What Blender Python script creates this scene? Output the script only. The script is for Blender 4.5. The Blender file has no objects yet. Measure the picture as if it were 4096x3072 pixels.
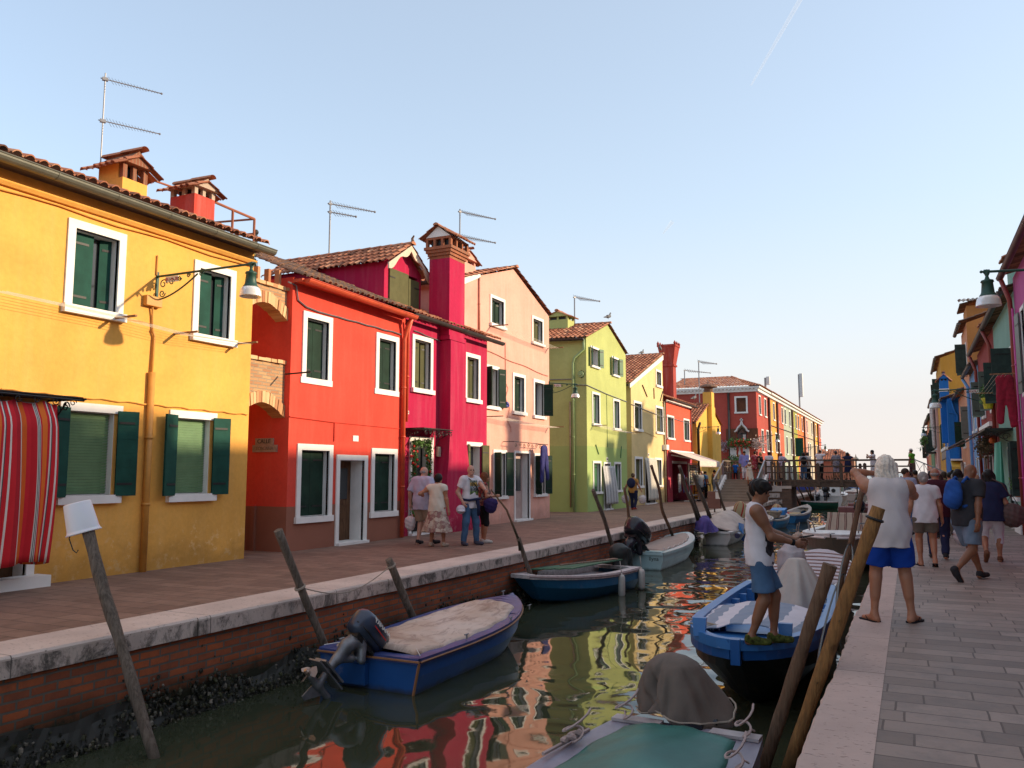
import bpy, math, random
import numpy as np
from mathutils import Vector, Matrix
rad = math.radians
SC = bpy.context.scene; COL = SC.collection
# ---------------- camera, sky, sun, exposure ----------------
EYE = 1.6; FOC = 3306.0; PITCH = math.atan(357/FOC); YAW = rad(25.6)
FW = np.array([-math.sin(YAW)*math.cos(PITCH), math.cos(YAW)*math.cos(PITCH), math.sin(PITCH)])
RT = np.array([math.cos(YAW), math.sin(YAW), 0.0]); UP = np.cross(RT, FW); CO = np.array([0, 0, EYE])
cd = bpy.data.cameras.new('camera'); cam = bpy.data.objects.new('camera', cd); COL.objects.link(cam)
cam.location = CO; cam.rotation_euler = (math.pi/2 + PITCH, 0, YAW)
cd.sensor_width = 36; cd.lens = FOC/4096*36; cd.clip_start = 0.05; cd.clip_end = 30000
SC.camera = cam
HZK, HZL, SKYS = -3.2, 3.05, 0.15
SUN_EL = rad(17.9); SUN_AZ = math.atan2(2.05, 0.85)      # compass angle from +Y towards +X
w = bpy.data.worlds.new('World'); SC.world = w; w.use_nodes = True
nt = w.node_tree; bg = nt.nodes['Background']
sky = nt.nodes.new('ShaderNodeTexSky'); sky.sky_type = 'NISHITA'; sky.sun_disc = False
sky.sun_elevation = SUN_EL; sky.sun_rotation = SUN_AZ
sky.air_density = 1.0; sky.dust_density = 0.6; sky.ozone_density = 1.3; sky.altitude = 0
# thin evening haze of the open sky: paler and warmer towards the horizon and the sun side; out-of-view zenith brightened and warmed as added fill light
tc = nt.nodes.new('ShaderNodeTexCoord'); sp = nt.nodes.new('ShaderNodeSeparateXYZ'); nt.links.new(tc.outputs['Generated'], sp.inputs[0])
def wmath(op, a, b=0.0):
    x = nt.nodes.new('ShaderNodeMath'); x.operation = op
    for v, i in ((a, 0), (b, 1)):
        if isinstance(v, bpy.types.NodeSocket): nt.links.new(v, x.inputs[i])
        else: x.inputs[i].default_value = v
    return x.outputs[0]
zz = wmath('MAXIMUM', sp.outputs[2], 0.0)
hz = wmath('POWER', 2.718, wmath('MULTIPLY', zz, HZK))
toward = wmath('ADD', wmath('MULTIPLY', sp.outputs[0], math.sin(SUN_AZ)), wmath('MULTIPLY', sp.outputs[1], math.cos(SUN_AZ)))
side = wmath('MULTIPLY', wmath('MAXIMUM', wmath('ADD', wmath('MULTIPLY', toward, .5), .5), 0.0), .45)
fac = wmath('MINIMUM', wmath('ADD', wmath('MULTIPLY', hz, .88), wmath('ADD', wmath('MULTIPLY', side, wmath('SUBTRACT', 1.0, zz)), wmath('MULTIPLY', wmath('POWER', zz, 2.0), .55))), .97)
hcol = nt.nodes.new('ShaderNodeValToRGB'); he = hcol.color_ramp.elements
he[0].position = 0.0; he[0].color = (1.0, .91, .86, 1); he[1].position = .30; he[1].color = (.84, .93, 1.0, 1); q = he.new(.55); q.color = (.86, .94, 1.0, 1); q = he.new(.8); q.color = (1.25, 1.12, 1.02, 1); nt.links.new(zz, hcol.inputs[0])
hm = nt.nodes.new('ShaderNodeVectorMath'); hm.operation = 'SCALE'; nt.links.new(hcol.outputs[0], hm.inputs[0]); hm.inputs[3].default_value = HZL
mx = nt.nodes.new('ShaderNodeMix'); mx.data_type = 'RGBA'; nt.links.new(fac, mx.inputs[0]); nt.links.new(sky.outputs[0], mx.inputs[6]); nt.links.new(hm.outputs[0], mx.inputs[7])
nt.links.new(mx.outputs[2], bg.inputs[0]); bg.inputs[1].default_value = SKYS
sd = bpy.data.lights.new('sun', 'SUN'); sun = bpy.data.objects.new('sun', sd); COL.objects.link(sun)
sd.energy = 2.85; sd.angle = rad(1.2); sd.color = (1.0, 0.78, 0.53)
sv = Vector((math.sin(SUN_AZ)*math.cos(SUN_EL), math.cos(SUN_AZ)*math.cos(SUN_EL), math.sin(SUN_EL)))
sun.rotation_euler = sv.to_track_quat('Z', 'Y').to_euler(); sun.location = (30, 10, 20)
SC.view_settings.view_transform = 'Standard'; SC.view_settings.look = 'None'
SC.view_settings.exposure = 1.04; SC.view_settings.gamma = 1
SC.render.engine = 'CYCLES'
# ---------------- pixel -> world readings of the photograph ----------------
CR = {'A':(0,200,.66305),'B':(0,1300,.66305),'C':(900,900,.66305),'D':(1600,800,.60277),'E':(900,1700,.72333),'F':(1600,1700,.72333),'G':(2100,1200,.48222),'H':(2600,1400,.48222),'I':(2700,1700,.48222),'J':(3500,900,.36165),'K':(3400,1400,.42182),'L':(3300,1750,.48213),'M':(2400,2200,.52549),'N':(3000,2272,.49548),'W':(0,0,1.85172),'O':(3050,1600,.27125),'P':(3700,1600,.24117),'Q':(2850,1700,.21097),'S':(3150,1900,.24111),'T':(1200,2400,.36166),'U':(1580,1800,.25316)}
def _ray(k, x, y):
    a, b, s = CR[k]; px = a+x*s; py = b+y*s
    return FW+RT*(px-2048)/FOC+UP*(1536-py)/FOC
def gz(k, x, y, z=0.0):
    d = _ray(k, x, y); return CO+d*((z-EYE)/d[2])
def fx(k, x, y, X):                                       # reading on the facade plane x = X -> (y, z)
    d = _ray(k, x, y); q = CO+d*(X/d[0]); return q[1], q[2]
def fy(k, x, y, Y):                                       # reading on the plane y = Y -> (x, z)
    d = _ray(k, x, y); q = CO+d*(Y/d[1]); return q[0], q[2]
# ---------------- mesh helpers ----------------
class MB:
    def __init__(s, local=False): s.v = []; s.f = []; s.r = []; s.local = local; s.cur = 0.5
    def add(s, vs, fs):
        n = len(s.v); s.v += [tuple(map(float, p)) for p in vs]
        for f in fs: s.f.append(tuple(n+i for i in f)); s.r.append(s.cur)
        return s
    def quad(s, a, b, c, d): return s.add([a, b, c, d], [(0, 1, 2, 3)])
    def box(s, x0, x1, y0, y1, z0, z1):
        if x0 > x1: x0, x1 = x1, x0
        if y0 > y1: y0, y1 = y1, y0
        if z0 > z1: z0, z1 = z1, z0
        return s.add([(x0,y0,z0),(x1,y0,z0),(x1,y1,z0),(x0,y1,z0),(x0,y0,z1),(x1,y0,z1),(x1,y1,z1),(x0,y1,z1)],
            [(3,2,1,0),(4,5,6,7),(0,1,5,4),(1,2,6,5),(2,3,7,6),(3,0,4,7)])
    def obox(s, c, ax, ay, az):                           # centre and three half-axis vectors
        c, ax, ay, az = map(np.array, (c, ax, ay, az)); P = []
        for k in (-1, 1):
            for i, j in ((-1,-1),(1,-1),(1,1),(-1,1)): P.append(c+i*ax+j*ay+k*az)
        return s.add(P, [(3,2,1,0),(4,5,6,7),(0,1,5,4),(1,2,6,5),(2,3,7,6),(3,0,4,7)])
    def beam(s, a, b, w, h, up=(0, 0, 1)):
        a = np.array(a, float); b = np.array(b, float); d = b-a; L = np.linalg.norm(d); d /= L
        u = np.array(up, float); sx = np.cross(d, u); sx /= max(1e-6, np.linalg.norm(sx)); u = np.cross(sx, d)
        return s.obox((a+b)/2, d*L/2, sx*w/2, u*h/2)
    def prism(s, poly, d):                                # poly: 3-D ring, d: extrusion vector
        n = len(poly); d = np.array(d, float); P = [np.array(p, float) for p in poly]
        return s.add(P+[p+d for p in P], [tuple(range(n))[::-1], tuple(range(n, 2*n))]+[(i, (i+1) % n, n+(i+1) % n, n+i) for i in range(n)])
    def tube(s, path, r, n=8, cap=True, sq=1.0):
        P = [np.array(p, float) for p in path]; m = len(P)
        R = [r]*m if np.isscalar(r) else list(r); V = []; nrm = None
        for i in range(m):
            t = P[min(i+1, m-1)]-P[max(i-1, 0)]; t = t/max(1e-9, np.linalg.norm(t))
            if nrm is None:
                a = np.array([0, 0, 1.0]) if abs(t[2]) < .9 else np.array([1.0, 0, 0]); nrm = np.cross(t, a)
            nrm = nrm-t*(nrm@t); nrm /= max(1e-9, np.linalg.norm(nrm)); b = np.cross(t, nrm)
            for k in range(n):
                q = 2*math.pi*k/n; V.append(P[i]+R[i]*(math.cos(q)*nrm+sq*math.sin(q)*b))
        F = [(i*n+k, i*n+(k+1) % n, (i+1)*n+(k+1) % n, (i+1)*n+k) for i in range(m-1) for k in range(n)]
        if cap: F += [tuple(range(n))[::-1], tuple((m-1)*n+k for k in range(n))]
        return s.add(V, F)
    def lathe(s, c, prof, n=16, sx=1, sy=1):              # prof: [(r, z)]
        c = np.array(c, float); V = []
        for r, z in prof:
            for k in range(n):
                q = 2*math.pi*k/n; V.append(c+np.array([r*sx*math.cos(q), r*sy*math.sin(q), z]))
        m = len(prof); F = [(i*n+k, i*n+(k+1) % n, (i+1)*n+(k+1) % n, (i+1)*n+k) for i in range(m-1) for k in range(n)]
        if prof[0][0] > 1e-3: F.append(tuple(range(n))[::-1])
        if prof[-1][0] > 1e-3: F.append(tuple((m-1)*n+k for k in range(n)))
        return s.add(V, F)
    def grid(s, fn, nu, nv, flip=False):                  # fn(u, v) -> point, u,v in 0..1
        V = [fn(i/nu, j/nv) for i in range(nu+1) for j in range(nv+1)]
        F = []
        for i in range(nu):
            for j in range(nv):
                q = (i*(nv+1)+j, (i+1)*(nv+1)+j, (i+1)*(nv+1)+j+1, i*(nv+1)+j+1)
                F.append(q[::-1] if flip else q)
        return s.add(V, F)
    def blob(s, c, r, n=8, m=6, jit=0, rnd=random):
        c = np.array(c, float); r = np.array(r if not np.isscalar(r) else (r,)*3, float); V = []
        for i in range(m+1):
            a = math.pi*i/m
            for k in range(n):
                q = 2*math.pi*k/n; V.append(c+r*np.array([math.sin(a)*math.cos(q), math.sin(a)*math.sin(q), math.cos(a)])*(1+jit*(rnd.random()-.5)))
        return s.add(V, [(i*n+k, (i+1)*n+k, (i+1)*n+(k+1) % n, i*n+(k+1) % n) for i in range(m) for k in range(n)])
def root_of(o):
    while o.parent: o = o.parent
    return o
def link(name, me, mat, parent):
    o = bpy.data.objects.new(name, me); COL.objects.link(o)
    if mat is not None:
        for m in (mat if isinstance(mat, (list, tuple)) else [mat]): me.materials.append(m)
    if parent is not None: o.parent = parent
    return o
def part(name, mb, mat, parent=None, smooth=False, at=None, solid=0, bevel=0):
    V = np.array(mb.v, float).reshape(-1, 3)
    off = np.zeros(3)
    if not mb.local:
        if parent is not None: off = np.array(root_of(parent).location)
        elif at is not None: off = np.array(at, float)
        V = V-off
    me = bpy.data.meshes.new(name); me.from_pydata(V.tolist(), [], mb.f); me.update()
    a = me.attributes.new('rnd', 'FLOAT', 'FACE'); a.data.foreach_set('value', mb.r)
    if smooth: me.polygons.foreach_set('use_smooth', [True]*len(me.polygons))
    o = link(name, me, mat, parent)
    if parent is None and at is not None and not mb.local: o.location = at
    if solid: m = o.modifiers.new('solid', 'SOLIDIFY'); m.thickness = solid; m.offset = 0
    if bevel: m = o.modifiers.new('bevel', 'BEVEL'); m.width = bevel; m.segments = 2; m.limit_method = 'ANGLE'
    return o
def thing(name, label, cat, loc=(0, 0, 0), rz=0, group=None):
    o = bpy.data.objects.new(name, None); COL.objects.link(o); o.empty_display_size = .2
    o.location = loc; o.rotation_euler = (0, 0, rz); return tag(o, label, cat, group)
def tag(o, label, cat, group=None, kind=None):
    if label: o['label'] = label
    if cat: o['category'] = cat
    if group: o['group'] = group
    if kind: o['kind'] = kind
    return o
def struct(name, mb, mat, smooth=False):
    o = part(name, mb, mat, None, smooth); o['kind'] = 'structure'; return o
def copy_tree(o, parent=None):
    c = o.copy(); COL.objects.link(c)
    if parent is not None: c.parent = parent
    for ch in [x for x in bpy.data.objects if x.parent == o]: copy_tree(ch, c)
    return c
def text_mesh(txt, size, ext=0.004):
    cu = bpy.data.curves.new('lettering', 'FONT'); cu.body = txt; cu.size = size; cu.extrude = ext; cu.align_x = 'CENTER'; cu.align_y = 'CENTER'
    o = bpy.data.objects.new('tmp', cu); COL.objects.link(o)
    me = bpy.data.meshes.new_from_object(o.evaluated_get(bpy.context.evaluated_depsgraph_get()))
    bpy.data.objects.remove(o); me.name = 'lettering'; me.materials.clear(); return me
def lettering(txt, size, M, mat, parent, local=False, name='lettering', bold=0):
    me = text_mesh(txt, size)
    M = Matrix(M)
    if not local: M = Matrix.Translation(-Vector(root_of(parent).location)) @ M
    me.transform(M); return link(name, me, mat, parent)
def basis(o, X, Y):                                       # matrix with origin o, local x, y axes
    X = Vector(X).normalized(); Y = Vector(Y).normalized(); Z = X.cross(Y)
    return Matrix(((X.x, Y.x, Z.x, o[0]), (X.y, Y.y, Z.y, o[1]), (X.z, Y.z, Z.z, o[2]), (0, 0, 0, 1)))
# ---------------- materials ----------------
_M = {}
class NT:
    def __init__(s, name, rough=.8, metal=0, spec=.5):
        s.m = bpy.data.materials.new(name); s.m.use_nodes = True; s.t = s.m.node_tree; s.b = s.t.nodes['Principled BSDF']
        s.b.inputs['Roughness'].default_value = rough; s.b.inputs['Metallic'].default_value = metal
        s.b.inputs['Specular IOR Level'].default_value = spec; s._c = None
    def n(s, t, **k):
        x = s.t.nodes.new(t)
        for a, b in k.items():
            if hasattr(x, a): setattr(x, a, b)
            else: x.inputs[a.replace('_', ' ')].default_value = b
        return x
    def l(s, a, b): s.t.links.new(a, b)
    def co(s, scale=(1, 1, 1), rot=(0, 0, 0), loc=(0, 0, 0)):
        tc = s.n('ShaderNodeTexCoord'); mp = s.n('ShaderNodeMapping'); s.l(tc.outputs['Object'], mp.inputs[0])
        mp.inputs['Scale'].default_value = scale; mp.inputs['Rotation'].default_value = rot; mp.inputs['Location'].default_value = loc; return mp.outputs[0]
    def noise(s, sc, det=4, vec=None, rough=.55, dist=0):
        x = s.n('ShaderNodeTexNoise'); x.inputs['Scale'].default_value = sc; x.inputs['Detail'].default_value = det
        x.inputs['Roughness'].default_value = rough; x.inputs['Distortion'].default_value = dist
        s.l(vec if vec is not None else s.co(), x.inputs['Vector']); return x.outputs['Fac']
    def ramp(s, fac, stops):
        r = s.n('ShaderNodeValToRGB'); e = r.color_ramp.elements
        while len(e) > 1: e.remove(e[-1])
        for i, (p, c) in enumerate(stops):
            q = e[0] if i == 0 else e.new(p); q.position = p; q.color = (*c, 1) if not np.isscalar(c) else (c, c, c, 1)
        s.l(fac, r.inputs[0]); return r.outputs[0]
    def mix(s, fac, a, b, mode='MIX'):
        x = s.n('ShaderNodeMix', data_type='RGBA', blend_type=mode)
        for v, i in ((fac, 0), (a, 6), (b, 7)):
            if hasattr(v, 'is_linked') or isinstance(v, bpy.types.NodeSocket): s.l(v, x.inputs[i])
            else: x.inputs[i].default_value = v if i == 0 else (*v, 1)
        return x.outputs[2]
    def math(s, op, a, b=0):
        x = s.n('ShaderNodeMath', operation=op)
        for v, i in ((a, 0), (b, 1)):
            if isinstance(v, bpy.types.NodeSocket): s.l(v, x.inputs[i])
            else: x.inputs[i].default_value = v
        return x.outputs[0]
    def sep(s, vec):
        x = s.n('ShaderNodeSeparateXYZ'); s.l(vec, x.inputs[0]); return x.outputs
    def col(s, c):
        if isinstance(c, bpy.types.NodeSocket): s.l(c, s.b.inputs['Base Color'])
        else: s.b.inputs['Base Color'].default_value = (*c, 1)
    def bump(s, h, st=.3, dist=.01):
        b = s.n('ShaderNodeBump'); b.inputs['Strength'].default_value = st; b.inputs['Distance'].default_value = dist
        s.l(h, b.inputs['Height']); s.l(b.outputs[0], s.b.inputs['Normal'])
def sc3(c, k): return tuple(min(1, x*k) for x in c)
def plain(name, c, rough=.6, metal=0, var=.12, sc=6, bump=.1, spec=.5):
    k = ('plain', name)
    if k in _M: return _M[k]
    t = NT(name, rough, metal, spec); f = t.noise(sc, 4)
    t.col(t.ramp(f, [(.3, sc3(c, 1-var)), (.7, sc3(c, 1+var))]))
    if bump: t.bump(t.noise(sc*9, 3), bump, .01)
    _M[k] = t.m; return t.m
def plaster(name, c, fade=(.8, .78, .75), amt=.12, base=None, zb=0.9):
    k = ('plaster', name)
    if k in _M: return _M[k]
    t = NT(name, .88, 0, .25); v = t.co()
    big = t.noise(.55, 5, v, .62, .4); c1 = t.ramp(big, [(.3, sc3(c, .82)), (.72, sc3(c, 1.12))])
    streak = t.noise(1.0, 5, t.co((5, 5, .5)), .6)
    c2 = t.mix(t.ramp(streak, [(.46, 0.0), (.76, min(1, amt*1.6))]), c1, tuple(x*.5+y*.5 for x, y in zip(c, fade)))
    fine = t.noise(14, 4, v); c3 = t.mix(.35, c2, t.mix(1.0, c2, t.ramp(fine, [(.35, .80), (.65, 1.0)]), 'MULTIPLY'))
    # flaking salt damage near the pavement
    z = t.sep(v)[2]; edge = t.math('ADD', z, t.math('MULTIPLY', t.noise(1.6, 6, v, .7), -1.8))
    worn = t.ramp(t.math('ADD', t.math('MULTIPLY', edge, .5), .5), [(.28, 1.0), (.46, 0.0)])
    chips = t.math('MULTIPLY', worn, t.ramp(t.noise(5, 6, v, .75), [(.54, 0.0), (.60, .85)]))
    c4 = t.mix(chips, c3, tuple(.6*a+.4*b for a, b in zip(c, fade)))
    dmp = t.ramp(t.math('ADD', t.math('MULTIPLY', z, .5), t.math('MULTIPLY', t.noise(1.1, 6, v, .7), .55)), [(.34, .72), (.50, 1.0)]); c4 = t.mix(1.0, c4, dmp, 'MULTIPLY')
    if base is not None:
        zz = t.math('ADD', z, t.math('MULTIPLY', t.noise(3, 3, v), .03)); m = t.math('LESS_THAN', zz, zb)
        c4 = t.mix(m, c4, t.mix(1.0, base, t.ramp(big, [(.3, .8), (.7, 1.0)]), 'MULTIPLY'))
    t.col(c4)
    h = t.math('ADD', t.math('MULTIPLY', t.noise(3.2, 4, v), 1.4), t.math('MULTIPLY', t.noise(38, 3, v), .35))
    t.bump(h, .5, .012); _M[k] = t.m; return t.m
def tile_mat(name, stops, moss=.25):
    k = ('tile', name)
    if k in _M: return _M[k]
    t = NT(name, .85, 0, .3); a = t.n('ShaderNodeAttribute', attribute_name='rnd'); c = t.ramp(a.outputs['Fac'], stops)
    n1 = t.noise(9, 5); c = t.mix(t.ramp(n1, [(.5, 0.0), (.75, moss)]), c, (.06, .05, .035))
    t.col(t.mix(.5, c, t.mix(1.0, c, t.ramp(t.noise(30, 3), [(.3, .6), (.7, 1.0)]), 'MULTIPLY'))); t.bump(t.noise(45, 3), .4, .008); _M[k] = t.m; return t.m
def wood(name, c, c2, sc=(1, 1, 1), rough=.85, grain=(14, 14, 1.2), wet=0):
    k = ('wood', name)
    if k in _M: return _M[k]
    t = NT(name, rough, 0, .25); g = t.noise(2.2, 6, t.co(grain), .65, .5)
    cc = t.ramp(g, [(.32, c2), (.62, c)]); cc = t.mix(t.ramp(t.noise(1.7, 4), [(.5, 0.0), (.7, .55)]), cc, sc3(c2, .8))
    if wet: cc = t.mix(t.ramp(t.math('ADD', t.sep(t.co())[2], t.math('MULTIPLY', t.noise(7, 5), .35)), [(.55, .92), (.9, 0.0)]), cc, (.022, .024, .014)); kn = t.ramp(t.noise(5, 3, t.co((1, 1, .6))), [(.30, 1.0), (.36, 0.0)]); cc = t.mix(t.math('MULTIPLY', kn, .6), cc, sc3(c2, .4)); g = t.math('ADD', g, t.math('MULTIPLY', t.noise(3.5, 5, t.co((9, 9, 1))), 1.2))
    t.col(cc); t.bump(g, .7 if not wet else 1.0, .012 if not wet else .02); _M[k] = t.m; return t.m
def bricks(name, c1, c2, mortar, bw=.25, bh=.065, ms=.012, rot=(0, 0, 0), offs=.5, algae=None, rough=.9, bump=.6, msm=.1, bias=0, dirt=.35):
    k = ('brick', name)
    if k in _M: return _M[k]
    t = NT(name, rough, 0, .25); tc = t.n('ShaderNodeTexCoord'); mp = t.n('ShaderNodeCombineXYZ'); so = t.sep(tc.outputs['Object']); ii = (0, 1, 2) if rot == (0, 0, 0) else ((1, 2, 0) if rot[2] else (0, 2, 1))
    for i_, j_ in enumerate(ii): t.l(so[j_], mp.inputs[i_])
    wn = t.n('ShaderNodeTexNoise'); wn.inputs['Scale'].default_value = 3; t.l(mp.outputs[0], wn.inputs['Vector'])
    sm = t.n('ShaderNodeVectorMath', operation='SCALE'); sm.inputs[3].default_value = .018; t.l(wn.outputs['Color'], sm.inputs[0])
    ad = t.n('ShaderNodeVectorMath', operation='ADD'); t.l(mp.outputs[0], ad.inputs[0]); t.l(sm.outputs[0], ad.inputs[1])
    b = t.n('ShaderNodeTexBrick'); t.l(ad.outputs[0], b.inputs['Vector']); b.offset = offs
    b.inputs['Scale'].default_value = 1; b.inputs['Brick Width'].default_value = bw; b.inputs['Row Height'].default_value = bh
    b.inputs['Mortar Size'].default_value = ms; b.inputs['Mortar Smooth'].default_value = msm; b.inputs['Bias'].default_value = bias
    b.inputs['Color1'].default_value = (*c1, 1); b.inputs['Color2'].default_value = (*c2, 1); b.inputs['Mortar'].default_value = (*mortar, 1)
    n1 = t.noise(5, 6, rough=.7); c = t.mix(t.ramp(n1, [(.42, 0.0), (.70, dirt)]), b.outputs['Color'], sc3(mortar, .45))
    c = t.mix(.5, c, t.mix(1.0, c, t.ramp(t.noise(1.3, 4), [(.3, .62), (.7, 1.0)]), 'MULTIPLY'))
    if algae is not None:
        z = t.sep(t.co())[2]; e = t.math('ADD', z, t.math('MULTIPLY', t.noise(2.5, 5, rough=.7), .5))
        c = t.mix(t.ramp(t.math('ADD', e, .5), [(algae, 1.0), (algae+.25, 0.0)]), c, (.022, .024, .014))
    t.col(c)
    hh = t.math('ADD', t.math('MULTIPLY', b.outputs['Fac'], -1.0), t.math('MULTIPLY', t.noise(25, 4), .4)); t.bump(hh, bump, .012); _M[k] = t.m; return t.m
def stone(name, c, c2, pits=.6, stain=0, joint=0, rough=.75, algz=None):
    k = ('stone', name)
    if k in _M: return _M[k]
    t = NT(name, rough, 0, .3); v = t.co(); cc = t.ramp(t.noise(1.6, 6, v, .6), [(.3, c2), (.7, c)])
    p = t.ramp(t.noise(16, 5, t.co((1.0, 2.2, 2.2)), .6), [(.33, 1.0), (.39, 0.0)]); cc = t.mix(t.math('MULTIPLY', p, pits), cc, sc3(c2, .35))
    h = t.math('MULTIPLY', p, -1.0)
    if stain:
        s_ = t.ramp(t.noise(1.0, 7, t.co((3.2, 3.2, 2.2)), .75, .6), [(.47, 0.0), (.60, .95)]); z = t.sep(v)[2]
        lowz = t.math('LESS_THAN', z, .365)
        cc = t.mix(t.math('MULTIPLY', t.math('MULTIPLY', s_, lowz), stain), cc, (.035, .034, .03))
    if joint:
        y = t.sep(v)[1]; j = t.math('LESS_THAN', t.math('ABSOLUTE', t.math('SUBTRACT', t.math('FRACT', t.math('DIVIDE', y, joint)), .5)), .0045/joint*1.4)
        cc = t.mix(t.math('MULTIPLY', j, .75), cc, (.06, .05, .045)); h = t.math('ADD', h, t.math('MULTIPLY', j, -2.0))
    t.col(cc); t.bump(t.math('ADD', h, t.math('MULTIPLY', t.noise(7, 5, v), .8)), .5, .01); _M[k] = t.m; return t.m
def stripes(name, cols, width, axis=0, rough=.85, bump=.25, coord='uvless', sheen=0):
    # woven stripes: cols = [(start, colour), ...] over one repeat of `width` metres along an object axis
    k = ('stripe', name)
    if k in _M: return _M[k]
    t = NT(name, rough, 0, .2); a = t.n('ShaderNodeAttribute', attribute_name='su'); u = t.math('FRACT', t.math('DIVIDE', a.outputs['Fac'], width))
    r = t.n('ShaderNodeValToRGB'); r.color_ramp.interpolation = 'CONSTANT'; e = r.color_ramp.elements
    while len(e) > 1: e.remove(e[-1])
    for i, (p, c) in enumerate(cols):
        q = e[0] if i == 0 else e.new(p); q.position = p; q.color = (*c, 1)
    t.l(u, r.inputs[0]); t.col(t.mix(.3, r.outputs[0], t.mix(1.0, r.outputs[0], t.ramp(t.noise(7, 4), [(.3, .7), (.7, 1.0)]), 'MULTIPLY')))
    t.bump(t.noise(60, 2), bump, .004); _M[k] = t.m; return t.m
def set_su(o, vals):
    a = o.data.attributes.new('su', 'FLOAT', 'POINT'); a.data.foreach_set('value', list(map(float, vals)))
WHITE = plain('white window stone', (.78, .76, .73), .75, var=.06, sc=3)
DARK = plain('dark interior', (.012, .012, .013), .5, var=.3)
GREEN = plain('green shutter paint', (.012, .065, .048), .75, var=.25, sc=3, bump=.15, spec=.2)
DGREEN = plain('dark green shutter paint', (.012, .034, .022), .75, var=.3, sc=3, bump=.2, spec=.2)
OLIVEP = plain('olive shutter paint', (.10, .10, .045), .8, var=.12, spec=.2)
IRON = plain('black iron', (.02, .02, .02), .5, .3)
LAMPG = plain('lamp green paint', (.015, .065, .045), .5, .1)
STEEL = plain('galvanised steel', (.26, .26, .27), .5, .6)
TILE = tile_mat('red roof tiles', [(0, (.16, .07, .045)), (.35, (.36, .13, .07)), (.7, (.50, .20, .11)), (1, (.58, .30, .18))])
TILEO = tile_mat('old brown roof tiles', [(0, (.06, .045, .035)), (.4, (.17, .10, .07)), (.75, (.27, .15, .10)), (1, (.36, .20, .12))], .5)
def glassmat():
    if 'glass' in _M: return _M['glass']
    t = NT('window glass', .08, 0, .8); t.col((.03, .035, .04)); _M['glass'] = t.m; return t.m
GLASS = glassmat()
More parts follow.
